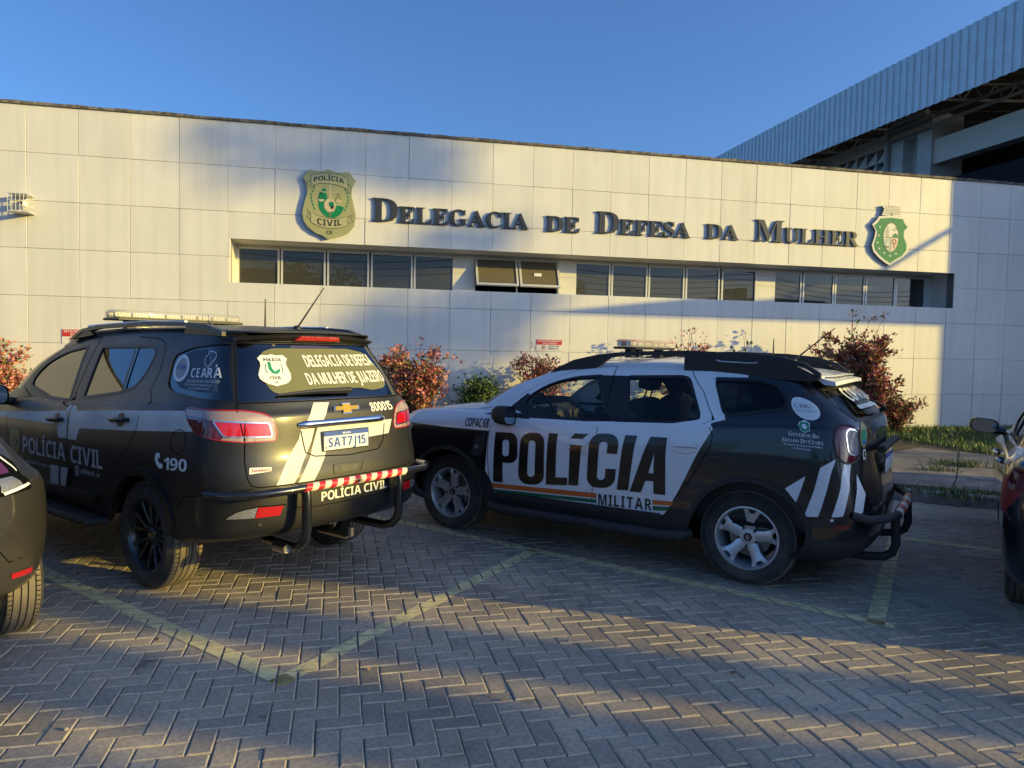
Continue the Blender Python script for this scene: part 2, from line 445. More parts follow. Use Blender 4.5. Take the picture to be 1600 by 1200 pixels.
        for key, fl in groups.items():
            name = key[0]; off = -.007 if name in ('window', 'windscreen', 'rear_window') else 0
            idx = {}; vs = []; ns = []; uvs = []; fs = []; ms = []; pal = []
            for f, paint in fl:
                pm = paint or mats.get(name, mats['body'])
                if pm not in pal: pal.append(pm)
                face = []
                for v in f.verts:
                    if v.index not in idx or v not in idx:
                        pass
                    k = id(v) if False else (round(v.co.x, 6), round(v.co.y, 6))
                    if k not in idx:
                        idx[k] = len(vs); n = Vector(v[ln]).normalized(); vs.append(Vector(v[lp]) + n * off); ns.append(n); uvs.append((v.co.x, v.co.y))
                    face.append(idx[k])
                if len(set(face)) == len(face): fs.append(face[::-1]); ms.append(pal.index(pm))
            me = bpy.data.meshes.new(name); me.from_pydata(vs, [], fs)
            for m in pal: me.materials.append(m)
            me.polygons.foreach_set('material_index', ms); me.polygons.foreach_set('use_smooth', [True] * len(fs))
            lay = me.uv_layers.new(name='UVMap')
            for i, l_ in enumerate(me.loops): lay.data[i].uv = uvs[l_.vertex_index]
            me.update()
            flip = sum(1 for p in me.polygons if p.normal.dot(ns[p.vertices[0]]) < 0) > len(me.polygons) / 2
            if flip: me.flip_normals()
            me.normals_split_custom_set_from_vertices(ns)
            out[key] = link(name, me, root)
        bm.free(); return out
    def decal(s, name, vs, fs, mat_, parent, off=.0025, grid=.05, mi=None):
        """2D (s,v) faces laid on the body"""
        bm = bmesh.new(); bv = [bm.verts.new((x, y, 0)) for x, y in vs]; lay = []
        for k, f in enumerate(fs):
            try: 
                ff = bm.faces.new([bv[i] for i in f])
                if mi: ff.material_index = mi[k]
            except ValueError: pass
        xs = [v[0] for v in vs]; ys = [v[1] for v in vs]
        for ax, lo, hi in ((0, min(xs), max(xs)), (1, min(ys), max(ys))):
            k = math.floor(lo / grid) + 1
            while k * grid < hi:
                pc = [0, 0, 0]; pc[ax] = k * grid; pn = [0, 0, 0]; pn[ax] = 1
                bmesh.ops.bisect_plane(bm, geom=bm.verts[:] + bm.edges[:] + bm.faces[:], dist=1e-6, plane_co=pc, plane_no=pn); k += 1
        for v in bm.verts:
            p, n = s.surf(v.co.x, v.co.y, off); v.co = p
        bm.normal_update()
        me = bpy.data.meshes.new(name); bm.to_mesh(me); bm.free()
        for m in (mat_ if isinstance(mat_, (list, tuple)) else [mat_]): me.materials.append(m)
        return link(name, me, parent)
    def poly_decal(s, name, poly, mat_, parent, off=.0025, grid=.05): return s.decal(name, poly, [tuple(range(len(poly)))], mat_, parent, off, grid)
    def text(s, txt, quad, mat_, parent, style='sans', gap=.12, space=.35, small=None, off=.0028, name='lettering', grid=.06, slant=0):
        """quad: TL,TR,BR,BL in (s,v)"""
        V, Fc, W = text2d(txt, style, gap, space, small); tl, tr, br, bl = quad; out = []
        for x, y in V:
            x = (x + slant * y) / W; a = (lerp(bl[0], br[0], x), lerp(bl[1], br[1], x)); b = (lerp(tl[0], tr[0], x), lerp(tl[1], tr[1], x))
            out.append((lerp(a[0], b[0], y), lerp(a[1], b[1], y)))
        return s.decal(name, out, Fc, mat_, parent, off, grid)
    def ribbon(s, pts, a, b, mat_, parent, name='trim', closed=True, off=.003, inner=None, step=.05):
        """band along a polyline from offset -a to +b; optional inner lip going into the body"""
        P = []
        n = len(pts)
        for k in range(n if closed else n - 1):
            p, q = Vector(pts[k]), Vector(pts[(k + 1) % n]); m = max(1, int((q - p).length / step))
            for t in range(m): P.append(p.lerp(q, t / m))
        if not closed: P.append(Vector(pts[-1]))
        m = len(P); mb = MB(); cols = []
        for k in range(m):
            pa = P[(k - 1) % m] if (closed or k) else P[k]; pb = P[(k + 1) % m] if (closed or k < m - 1) else P[k]
            d = (pb - pa); d = d.normalized() if d.length > 1e-9 else Vector((1, 0)); nn = Vector((-d.y, d.x))
            u0 = P[k] - nn * a; u1 = P[k] + nn * b; r = [s.surf(u0.x, u0.y, off)[0], s.surf(u1.x, u1.y, off)[0]]
            if inner: r.append(s.surf(u1.x, u1.y, -inner)[0]); r.insert(0, s.surf(u0.x, u0.y, -min(inner, .01))[0])
            cols.append(r)
        w_ = len(cols[0]); vs = [p for c in cols for p in c]; fs = []
        for k in range(m if closed else m - 1):
            k2 = (k + 1) % m
            for q in range(w_ - 1): fs.append((k * w_ + q, k * w_ + q + 1, k2 * w_ + q + 1, k2 * w_ + q))
        mb.add(vs, fs); return mb.build(name, mat_, parent, smooth=True)
def round_poly(pts, r=.03, n=4):
    """rounds every corner of a polygon; a point may carry its own radius as third value"""
    out = []; k = len(pts)
    for i in range(k):
        p = Vector(pts[i][:2]); a = Vector(pts[i - 1][:2]); b = Vector(pts[(i + 1) % k][:2]); rr = pts[i][2] if len(pts[i]) > 2 else r
        da, db = a - p, b - p; m = min(rr, da.length * .45, db.length * .45)
        if m < 1e-4: out.append(tuple(p)); continue
        p0, p1 = p + da.normalized() * m, p + db.normalized() * m
        for t in range(n + 1):
            t /= n; q = p0.lerp(p, t).lerp(p.lerp(p1, t), t); out.append((q.x, q.y))
    return out
def arch(cx, cz, r, z0, n=26, a0=-14, fx=1.0):
    pts = []
    for i in range(n + 1):
        a = R(lerp(a0, 180 - a0, i / n)); pts.append((cx + r * fx * math.cos(a), cz + r * math.sin(a)))
    return [(pts[0][0], z0)] + pts + [(pts[-1][0], z0)]
# ---------------------------------------------------------------- wheels
def make_wheel(root, x, y, r, width, rimr, style, M, lean=0, steer=0):
    """y>0 left side; outer face away from the car centre"""
    sg = 1 if y > 0 else -1
    w_ = bpy.data.objects.new('wheel', None); COL.objects.link(w_); w_.parent = root; w_.location = (x, y - sg * width / 2, r - .008); w_.rotation_euler = (0, 0, steer)
    h = width / 2; sh = .03
    prof = [(rimr - .012, h * .72), (rimr + .004, h * .93), (rimr + .02, h * .985), (lerp(rimr, r, .55), h * 1.03), (r - .035, h * .93), (r - .012, h * .80)]
    tread = []
    g = [.72, .64, .36, .30, .02, -.04, -.32, -.38, -.66, -.74]
    tread.append((r - .004, h * .76))
    for k in range(0, 9, 2):
        pass
    for a_, dp in ((.70, 0), (.56, 0), (.55, .010), (.50, .010), (.49, 0), (.20, 0), (.19, .010), (.13, .010), (.12, 0), (-.12, 0), (-.13, .010), (-.19, .010), (-.20, 0), (-.49, 0), (-.50, .010), (-.55, .010), (-.56, 0), (-.70, 0)):
        tread.append((r - dp - .004 * abs(a_) ** 3, h * a_))
    full = prof + tread + [(r - .004, -h * .76)] + [(a_, -b_) for a_, b_ in reversed(prof)]
    mb = MB(); mb.lathe([(a_, b_ * sg) for a_, b_ in full], 'y', 64, close=False)
    np_, nt_ = len(prof), len(tread)
    for i in range(np_ - 1, np_ + nt_): 
        for j in range(64): mb.m[i * 64 + j] = 2
    # shoulder sipes
    for k in range(72):
        a_ = 2 * math.pi * k / 72
        for s2 in (1, -1):
            c_, s_ = math.cos(a_), math.sin(a_); t = .0035
            for y0, y1 in ((h * .57, h * .74),):
                p = [(r + .001) * c_ - t * s_, (r + .001) * s_ + t * c_]; q = [(r + .001) * c_ + t * s_, (r + .001) * s_ - t * c_]
                mb.add([(p[0], s2 * y0, p[1]), (q[0], s2 * y0, q[1]), (q[0], s2 * y1, q[1]), (p[0], s2 * y1, p[1])], [(0, 1, 2, 3)], 1)
    mb.build('tyre', [M['tyre'], M['tyre_dark'], M['tread']], w_, smooth=True)
    rb = MB(); ho = h * .80
    rb.lathe([(rimr + .004, ho * sg), (rimr + .006, (ho + .012) * sg), (rimr - .008, (ho + .014) * sg), (rimr - .018, (ho - .004) * sg), (rimr - .03, (ho - .05) * sg), (rimr - .045, -h * .7 * sg), (rimr, -h * .85 * sg)], 'y', 48, mi=0)
    rb.lathe([(.001, -h * .2 * sg), (rimr - .06, -h * .2 * sg)], 'y', 24, mi=1)
    rb.lathe([(.15, -h * .1 * sg), (.15, 0 * sg), (.07, .005 * sg), (.001, .005 * sg)], 'y', 32, mi=2)
    yo = ho - .004
    def spoke(ang, pts_r, taper, th, mi, yin, yout):
        """flat-topped bar from hub to rim; pts_r: radii, taper: half widths, sideways bend"""
        vs = []
        for rr, (hw, bend), yy in zip(pts_r, taper, [lerp(yin, yout, i / (len(pts_r) - 1)) for i in range(len(pts_r))]):
            for sx_, yy2 in ((-1, -th), (-1, -.006), (-.72, 0), (.72, 0), (1, -.006), (1, -th)):
                u = bend + sx_ * hw; vx, vz = rr, u
                vs.append((vx * math.cos(ang) - vz * math.sin(ang), (yy + yy2) * sg, vx * math.sin(ang) + vz * math.cos(ang)))
        fs = []; k = len(pts_r)
        for i in range(k - 1):
            for j in range(5): fs.append((i * 6 + j, i * 6 + j + 1, (i + 1) * 6 + j + 1, (i + 1) * 6 + j))
        rb.add(vs, fs, mi)
    if style == 'five':
        for k in range(5):
            a_ = R(90 + 8 + 72 * k)
            spoke(a_, [.045, .08, .13, rimr * .80], [(.042, 0), (.038, 0), (.037, 0), (.050, 0)], .045, 0, yo - .028, yo - .004)
            for s2 in (-1, 1): spoke(a_, [rimr * .66, rimr * .84, rimr - .004], [(.022, s2 * .016), (.020, s2 * .040), (.022, s2 * .062)], .035, 0, yo - .012, yo - .002)
        rb.lathe([(.001, yo * sg - .016 * sg), (.028, yo * sg - .016 * sg), (.031, yo * sg - .022 * sg)], 'y', 20, mi=3)
        rb.lathe([(.031, (yo - .022) * sg), (.062, (yo - .026) * sg), (.075, (yo - .05) * sg)], 'y', 24, mi=0)
        # diamond mark on the cap
        for d_, m_ in ((.020, 0), (.012, 3)):
            yy = (yo - .0150 + (.001 if d_ < .02 else 0)) * sg
            rb.add([(d_ * .75, yy, 0), (0, yy, d_), (-d_ * .75, yy, 0), (0, yy, -d_)], [(0, 1, 2, 3)], m_)
        nb, br, bs = 5, .066, .010
    else:
        for k in range(6):
            for s2 in (-1, 1):
                a_ = R(60 * k + 20 + s2 * 9)
                spoke(a_, [.05, .09, rimr * .62, rimr - .006], [(.013, s2 * -.004), (.012, s2 * .0), (.012, s2 * .012), (.016, s2 * .022)], .03, 0, yo - .04, yo - .004)
        rb.lathe([(.001, (yo - .02) * sg), (.036, (yo - .022) * sg), (.048, (yo - .035) * sg), (.085, (yo - .045) * sg), (.09, (yo - .06) * sg)], 'y', 28, mi=0)
        for z0, z1, x0, x1 in ((-.005, .005, -.020, .020), (-.009, .009, -.007, .007)):
            rb.box(x0, x1, *sorted(((yo - .021) * sg, (yo - .017) * sg)), z0, z1, 4)
        nb, br, bs = 6, .066, .009
    for k in range(nb):
        a_ = R(90 + 44 + 360 / nb * k); bx, bz = br * math.cos(a_), br * math.sin(a_)
        rb.lathe([(.001, (yo - .022) * sg), (bs, (yo - .022) * sg), (bs, (yo - .05) * sg)], 'y', 6, c=(bx, 0, bz), mi=3)
    rb.build('rim', [M['rim'], M['dark'], M['disc'], M['bolt'], M['badge']], w_, smooth=True, ang=30)
    return w_
# ---------------------------------------------------------------- body shapes
SH_DU = Shell([
    dict(z=.25, w=.80, xf=2.00, xr=-2.02, cf=.50, cr=.40),
    dict(z=.34, w=.865, xf=2.12, xr=-2.11, cf=.52, cr=.42),
    dict(z=.52, w=.890, xf=2.17, xr=-2.16, cf=.55, cr=.42),
    dict(z=.74, w=.898, xf=2.16, xr=-2.135, cf=.56, cr=.40),
    dict(z=.93, w=.895, xf=2.12, xr=-2.10, cf=.55, cr=.38),
    dict(z=[(2.2, .98), (1.4, 1.02), (.8, 1.045), (0, 1.06), (-.9, 1.10), (-1.5, 1.14), (-2.2, 1.15)], w=[(1.5, .868), (-1.6, .868), (-2.2, .85)], xf=2.05, xr=-2.085, cf=.52, cr=.36),
    dict(z=[(2.2, 1.035), (1.6, 1.075), (1.2, 1.09), (.8, 1.085), (0, 1.09), (-.9, 1.13), (-1.5, 1.17), (-2.2, 1.19)], w=[(1.5, .81), (.9, .845), (-1.6, .845), (-2.2, .82)], xf=1.93, xr=-2.07, cf=.48, cr=.36),
    dict(z=[(1.3, 1.145), (1.1, 1.13), (.8, 1.11), (0, 1.115), (-.9, 1.155), (-1.5, 1.195), (-2.2, 1.22)], w=[(1.2, .77), (.8, .815), (-1.6, .81), (-2.2, .78)], xf=1.20, xr=-2.045, cf=.32, cr=.34, nf=3.2, cz=.03, sharp=1),
    dict(z=[(.9, 1.325), (-2, 1.335)], w=[(.6, .72), (-1.5, .72), (-2, .705)], xf=.86, xr=-1.935, cf=.28, cr=.32, nf=3.4, cz=.01),
    dict(z=[(.5, 1.455), (0, 1.495), (-1, 1.495), (-1.7, 1.445), (-2, 1.43)], w=[(.3, .63), (-1.2, .64), (-1.8, .615)], xf=.50, xr=-1.80, cf=.26, cr=.30, nf=3.6, cz=.02),
    dict(z=[(.45, 1.505), (.1, 1.545), (-.6, 1.565), (-1.2, 1.55), (-1.7, 1.505), (-1.95, 1.475)], w=[(.2, .57), (-1.8, .57)], xf=.40, xr=-1.85, cf=.24, cr=.26, nf=3.6, cz=.022, sharp=1),
    dict(z=[(.45, 1.52), (.1, 1.57), (-.6, 1.60), (-1.2, 1.58), (-1.9, 1.505)], w=.36, xf=.28, xr=-1.75, cf=.22, cr=.2),
    dict(z=[(.45, 1.53), (.1, 1.58), (-.6, 1.61), (-1.2, 1.59), (-1.9, 1.515)], w=.0, xf=.2, xr=-1.67, cf=.22, cr=.2)], 4)
DU_LOC, DU_YAW = (1.0045, 6.5846), R(146.79)

SH_TB = Shell([
    dict(z=.40, w=.84, xf=2.10, xr=-2.10, cf=.5, cr=.42),
    dict(z=.47, w=.875, xf=2.22, xr=-2.33, cf=.52, cr=.48),
    dict(z=.60, w=.890, xf=2.27, xr=-2.38, cf=.55, cr=.50),
    dict(z=.80, w=.893, xf=2.27, xr=-2.375, cf=.55, cr=.48),
    dict(z=.96, w=.892, xf=2.24, xr=-2.33, cf=.54, cr=.44),
    dict(z=[(2.3, 1.04), (.8, 1.09), (0, 1.12), (-1, 1.16), (-2.4, 1.19)], w=[(1.6, .868), (-1.7, .868), (-2.3, .85)], xf=2.15, xr=-2.31, cf=.5, cr=.40),
    dict(z=[(2.3, 1.09), (1.1, 1.15), (0, 1.17), (-1, 1.21), (-2.4, 1.245)], w=[(1.5, .82), (1, .84), (-1.7, .845), (-2.3, .82)], xf=2.02, xr=-2.285, cf=.48, cr=.40),
    dict(z=[(1.3, 1.20), (.8, 1.18), (0, 1.195), (-1, 1.235), (-2.4, 1.28)], w=[(1.2, .78), (.8, .815), (-1.6, .815), (-2.3, .785)], xf=1.28, xr=-2.262, cf=.34, cr=.36, nf=3.2, cz=.03, sharp=1),
    dict(z=[(.9, 1.45), (-2, 1.48)], w=[(.6, .70), (-.6, .715), (-1.5, .725), (-2.1, .715)], xf=.92, xr=-2.15, cf=.28, cr=.34, nf=3.4, cz=.012),
    dict(z=[(.5, 1.635), (0, 1.68), (-1, 1.70), (-1.7, 1.68), (-2.1, 1.66)], w=[(.3, .58), (-.6, .615), (-1.2, .63), (-2.0, .63)], xf=.56, xr=-2.03, cf=.26, cr=.32, nf=3.6, cz=.02),
    dict(z=[(.5, 1.685), (.1, 1.73), (-.6, 1.755), (-1.3, 1.755), (-1.8, 1.74), (-2.1, 1.72)], w=[(.2, .56), (-1.8, .585)], xf=.46, xr=-2.08, cf=.24, cr=.26, nf=3.6, cz=.022, sharp=1),
    dict(z=[(.5, 1.70), (.1, 1.755), (-.6, 1.78), (-1.3, 1.78), (-2.1, 1.745)], w=.36, xf=.36, xr=-1.98, cf=.22, cr=.2),
    dict(z=[(.5, 1.71), (.1, 1.765), (-.6, 1.79), (-1.3, 1.79), (-2.1, 1.755)], w=.0, xf=.28, xr=-1.9, cf=.22, cr=.2)], 4)
TB_LOC, TB_YAW = (-3.009, 6.349), R(143.5)
SEDAN = [
    dict(z=.20, w=.76, xf=1.95, xr=-1.92, cf=.5, cr=.42),
    dict(z=.30, w=.82, xf=2.03, xr=-2.05, cf=.52, cr=.46),
    dict(z=.48, w=.855, xf=2.07, xr=-2.10, cf=.55, cr=.48),
    dict(z=.66, w=.862, xf=2.06, xr=-2.09, cf=.55, cr=.46),
    dict(z=.84, w=.855, xf=2.0, xr=-2.05, cf=.54, cr=.42),
    dict(z=[(2.1, .80), (1.2, .90), (0, .94), (-1.2, .97), (-2.1, .985)], w=[(1.5, .83), (-1.5, .83), (-2.0, .80)], xf=1.95, xr=-2.03, cf=.5, cr=.38),
    dict(z=[(2.1, .86), (1.2, .96), (0, .98), (-1.2, 1.01), (-2.1, 1.03)], w=[(1.5, .78), (1, .80), (-1.5, .79), (-2.0, .74)], xf=1.82, xr=-2.0, cf=.48, cr=.36),
    dict(z=[(1.2, 1.02), (.8, .99), (0, 1.0), (-1.1, 1.035), (-1.7, 1.05)], w=[(1.1, .72), (.8, .765), (-1.1, .755), (-1.7, .70)], xf=1.10, xr=-1.62, cf=.34, cr=.34, nf=3.2, cz=.03, sharp=1),
    dict(z=[(.9, 1.22), (-2, 1.24)], w=[(.5, .665), (-.9, .665), (-1.4, .62)], xf=.68, xr=-1.28, cf=.28, cr=.32, nf=3.4, cz=.01),
    dict(z=[(.4, 1.37), (0, 1.40), (-.6, 1.40), (-1.1, 1.36)], w=[(.2, .58), (-.8, .57)], xf=.30, xr=-.98, cf=.24, cr=.3, nf=3.6, cz=.02),
    dict(z=[(.3, 1.41), (0, 1.445), (-.5, 1.445), (-.95, 1.40)], w=.52, xf=.22, xr=-.92, cf=.22, cr=.26, nf=3.6, cz=.02, sharp=1),
    dict(z=[(.3, 1.43), (0, 1.465), (-.5, 1.465), (-.95, 1.41)], w=.32, xf=.14, xr=-.85, cf=.2, cr=.2),
    dict(z=[(.3, 1.44), (0, 1.475), (-.5, 1.475), (-.95, 1.42)], w=.0, xf=.1, xr=-.8, cf=.2, cr=.2)]
SH_SE = Shell(SEDAN, 4)
SH_LC = Shell([dict(L, cr=L['cr'] * 1.5, nr=2.3, z=[.29, .36, .48, .66, .82, [(2.1, .80), (-1.2, .90), (-2.1, .905)], [(2.1, .86), (-1.2, .94), (-2.1, .94)]][i]) if i < 7 else L for i, L in enumerate(SEDAN)], 4)
LC_LOC, LC_YAW = (-4.385, 4.51), R(140)
RC_LOC, RC_YAW = (4.80, 5.67), R(57.4)
# ---------------------------------------------------------------- car materials
dust = (.30, .25, .19)
CM = dict(
    black=mat('black_gloss_paint', (.008, .009, .012), .25, spec=.5, coat=.9, dirt=(2.5, (.02, .02, .022), .18)),
    white=mat('white_car_paint', (.84, .85, .86), .3, coat=.9, dirt=(3, (.70, .68, .63), .3)),
    satin=mat('satin_black_paint', (.013, .013, .014), .40, spec=.4, coat=.22, coatr=.16, dirt=(1.6, (.028, .025, .021), .35)),
    stripe=mat('reflective_pale_stripe', (.62, .62, .60), .45, dirt=(3, (.45, .42, .36), .5)),
    plastic=mat('black_textured_plastic', (.018, .018, .019), .55, bump=(400, .2), dirt=(3, (.07, .062, .05), .6)),
    rubber=mat('black_rubber_seal', (.010, .010, .011), .45),
    gap=mat('panel_gap_black', (.003, .003, .003), .9, spec=.1),
    dark=mat('dark_cavity', (.006, .006, .006), .9, spec=.1),
    tyre=mat('dusty_tyre_rubber', (.035, .033, .030), .82, bump=(60, .3), dirt=(5, (.16, .13, .10), .7)),
    tread=mat('dusty_sunlit_tread', (.17, .14, .10), .9, bump=(150, .5), dirt=(6, (.24, .20, .14), .8)),  # dusty tread, painted paler to carry the low sun on it
    tyre_dark=mat('tyre_sipe', (.008, .008, .008), .9),
    alloy=mat('silver_alloy', (.72, .73, .75), .34, metal=.75, dirt=(8, (.30, .26, .22), .4)),
    alloyd=mat('black_alloy', (.012, .012, .014), .22, coat=.6, dirt=(8, (.05, .045, .04), .4)),
    disc=mat('brake_disc', (.22, .21, .20), .4, metal=.9), bolt=mat('wheel_bolt', (.05, .05, .055), .35, metal=.8),
    chrome=mat('chrome_trim', (.80, .80, .80), .16, metal=1.0),
    seat=mat('grey_seat_cloth', (.035, .037, .042), .9, noise=(60, .2)), cabin=mat('cabin_plastic', (.018, .019, .021), .6),
    headliner=mat('headliner', (.25, .24, .22), .9),
    red=mat('red_lamp_lens', (.38, .006, .012), .12, coat=1., emit=((1, .02, .02), .10)), redd=mat('dark_red_lens', (.13, .005, .012), .1, coat=1.), redw=mat('deep_red_reflector', (.42, .010, .012), .25, coat=.8),
    clear=mat('clear_lamp_lens', (.34, .35, .36), .14, metal=.5, coat=1., bump=(90, .5)), amber=mat('smoked_lens', (.34, .25, .24), .15, coat=1., bump=(120, .5)),
    letw=mat('white_lettering', (.80, .80, .79), .5), letb=mat('black_lettering', (.008, .008, .009), .3, coat=.4), letc=mat('pale_lettering_film', (.80, .78, .70), .5),
    letg=mat('grey_reflective_lettering', (.52, .53, .52), .4), orange=mat('orange_stripe', (.70, .14, .02), .35, coat=.5), green=mat('green_stripe', (.0, .13, .06), .35, coat=.5),
    lampgrey=mat('smoky_clear_lens', (.17, .15, .16), .12, coat=1., bump=(120, .5)),
    redt=mat('red_print', (.30, .025, .022), .5), cred=mat('crest_green', (.0, .25, .13), .5), gold=mat('gold_badge', (.75, .42, .03), .28, metal=.6, coat=.5), goldp=mat('gold_print', (.30, .25, .10), .5),
    blue=mat('plate_blue', (.02, .08, .38), .4), platew=mat('plate_white', (.72, .73, .74), .4), grey=mat('grey_print', (.30, .31, .33), .5), redw2=mat('red_tape', (.55, .02, .04), .4), creamt=mat('cream_tape', (.72, .66, .52), .45),
    mirror=mat('mirror_glass', (.42, .48, .55), .03, metal=1.), steel=mat('exhaust_steel', (.45, .42, .38), .3, metal=1.), screen=mat('windscreen_band', (.01, .01, .01), .3))
G_CLEAR = glassmat('clear_car_glass', (.86, .90, .88), .8, ior=1.45)
G_TINT = glassmat('tinted_car_glass', (.045, .05, .055), 1.0, ior=2.05)
G_DARK = glassmat('dark_privacy_glass', (.05, .06, .07), .9, ior=1.45)
G_FILM = glassmat('perforated_film_glass', (.03, .035, .03), 1.0, ior=1.5, film=((.17, .17, .095), 46, .34))
G_FILM2 = glassmat('pale_perforated_film', (.05, .06, .07), 1.0, ior=1.6, film=((.10, .14, .17), 46, .38))
G_BAR = glassmat('clear_light_bar_dome', (.85, .83, .80), .9, ior=1.5, rough=.03, haze=((.75, .72, .66), .28))
def wheels(root, sh_, xs, y, r, w_, rimr, style, rim, front_steer=0):
    M = dict(tread=CM['tread'], tyre=CM['tyre'], tyre_dark=CM['tyre_dark'], rim=rim, dark=CM['dark'], disc=CM['disc'], bolt=CM['bolt'], badge=CM['gold'])
    for x in xs:
        for s_ in (1, -1): make_wheel(root, x, y * s_, r, w_, rimr, style, M, steer=front_steer if x > 0 else 0)
def under(root, x0, x1, w_, z0, z1, arches, r):
    """dark floor pan and wheel housings"""
    mb = MB(); mb.box(x0, x1, -w_ + .22, w_ - .22, z0, z0 + .06)
    for ax in arches:
        for s_ in (1, -1):
            vs = []; n = 18
            for i in range(n + 1):
                a = R(lerp(12, 168, i / n))
                for yy in (w_ - .02, w_ - .34): vs.append((ax + r * math.cos(a), s_ * yy, .35 + r * math.sin(a)))
            fs = [(2 * i, 2 * i + 1, 2 * i + 3, 2 * i + 2) for i in range(n)] + [tuple(2 * i + 1 for i in range(n + 1))]
            mb.add(vs, fs)
    mb.build('wheel_housing', CM['dark'], root)
def cabin(root, x0, x1, w_, zf, zb, zr, wheelx, seats):
    """floor, dashboard, seats, steering wheel"""
    mb = MB(); mb.box(x0, x1, -w_, w_, zf, zf + .04); mb.box(x0, x1, w_ - .03, w_, zf, zb - .04); mb.box(x0, x1, -w_, -w_ + .03, zf, zb - .04); mb.box(x0, x0 + .04, -w_, w_, zf, zb - .05)
    mb.box(x1 - .02, x1, -w_, w_, zf, zb - .08)
    mb.build('cabin_floor', CM['cabin'], root)
    d = MB(); d.prism([(x1, zb - .25), (x1, zb + .02), (x1 - .22, zb + .05), (x1 - .36, zb - .01), (x1 - .38, zb - .16), (x1 - .2, zb - .3)], -w_ + .02, w_ - .02, T=lambda x, z, y: (x, y, z)); 
    d.box(x1 - .40, x1 - .30, -.12, .12, zb - .16, zb + .06, bev=.01)
    for yy in (.52, -.52, .12, -.12): d.lathe([(.001, 0), (.04, 0), (.045, .012)], 'x', 14, c=(x1 - .385, yy, zb - .05))
    d.build('dashboard', CM['cabin'], root, smooth=True)
    sw = MB(); cx, cy, cz = wheelx, .36, zb + .02; tor = []
    for i in range(28):
        a = 2 * math.pi * i / 28; tor.append((cx + .06 * math.sin(a) * 1.2, cy + .18 * math.cos(a), cz + .175 * math.sin(a)))
    sw.tube(tor + [tor[0]], .014, 7, cap=False); sw.tube([(cx, cy - .16, cz), (cx + .01, cy, cz - .01), (cx, cy + .16, cz)], .018, 6); sw.tube([(cx, cy, cz), (cx - .05, cy, cz - .16)], .018, 6)
    sw.lathe([(.001, -.02), (.05, -.015), (.055, .01)], 'x', 14, c=(cx, cy, cz)); sw.build('steering_wheel', CM['cabin'], root, smooth=True)
    for sx_, sy_ in seats:
        t = MB()
        def rect(cx_, cz_, hw, th, lean): return cx_, cz_, hw, th, lean
        t.box(sx_ - .25, sx_ + .25, sy_ - .24, sy_ + .24, zf + .04, zf + .34, bev=.05)
        Mx = Matrix.Translation((sx_ - .22, sy_, zf + .30)) @ Matrix.Rotation(R(-14), 4, 'Y')
        t.box(-.07, .07, -.23, .23, 0, .56, M=Mx, bev=.04)
        st = t.build('seat', CM['seat'], root, smooth=True)
        h = MB()
        for yy in (-.06, .06): h.tube([Mx @ Vector((0, yy, .54)), Mx @ Vector((0, yy, .66))], .007, 6)
        prof = [(-.10, .64), (-.125, .68), (-.125, .78), (-.09, .84), (.09, .84), (.125, .78), (.125, .68), (.10, .64)]
        h.prism(prof, -.05, .05, T=lambda y, z, x: Mx @ Vector((x + .01, y, z)))
        h.build('headrest', CM['seat'], st, smooth=True)
def body_parts(root, sh_, regions, mats, base='body'):
    out = sh_.split(regions, root, mats, base); 
    doors = [o for k, o in out.items() if k[0] == 'door']
    for k, o in out.items():
        if k[0] == 'window' and k[1]:
            for k2, o2 in out.items():
                if k2[0] == 'door' and k2[1] == k[1] and k2[2] == k[2]: o.parent = o2
        if k[0] == 'lens' :
            for k2, o2 in out.items():
                if k2[0] == 'tail_lamp' and k2[2] == k[2]: o.parent = o2
    return out
def gaps(root, sh_, lines, w_=.0028, sym=True, off=.0012):
    for pts, closed in lines:
        sh_.ribbon(pts, w_, w_, CM['gap'], root, 'panel_gap', closed, off=off)
        if sym: sh_.ribbon(sh_.mir(pts), w_, w_, CM['gap'], root, 'panel_gap', closed, off=off)
def seals(root, sh_, polys, a=.012, b=.012, inner=.03, sym=True):
    for p in polys:
        for q in ((p, sh_.mir(p)) if sym else (p,)):
            area = sum(q[i - 1][0] * q[i][1] - q[i][0] * q[i - 1][1] for i in range(len(q)))
            qq = q if area > 0 else q[::-1]
            sh_.ribbon(qq, a, b, CM['rubber'], root, 'window_seal', True, off=.002, inner=inner)
def plate(root, M4, chars, top, w_=.40, h=.13, country='BRASIL'):
    p = MB(); p.box(-w_ / 2 - .008, w_ / 2 + .008, -.008, .0, -h / 2 - .006, h / 2 + .006, bev=0, M=M4)
    po = p.build('licence_plate', CM['black'], root)
    q = MB(); q.box(-w_ / 2, w_ / 2, .0, .003, -h / 2, h / 2, M=M4); q.build('plate_face', CM['platew'], po)
    q = MB(); q.box(-w_ / 2, w_ / 2, .003, .0045, h / 2 - .030, h / 2, M=M4); q.build('plate_band', CM['blue'], po)
    def tx(s_, x0, x1, z0, z1, m_, st='sans', gap=.14):
        V, Fc, W = text2d(s_, st, gap); q = MB(); q.add([M4 @ Vector((lerp(x0, x1, x / W), .0052, lerp(z0, z1, y))) for x, y in V], Fc); q.build('plate_lettering', m_, po)
    if chars: tx(chars, w_ / 2 - .035, -w_ / 2 + .025, -h / 2 + .018, h / 2 - .042, CM['blue'] if top else CM['grey'], 'sans', .16)
    tx(country, .035, -.035, h / 2 - .022, h / 2 - .010, CM['letw'])
    tx('BR', w_ / 2 - .008, w_ / 2 - .028, -h / 2 + .012, -h / 2 + .024, CM['grey'])
    return po
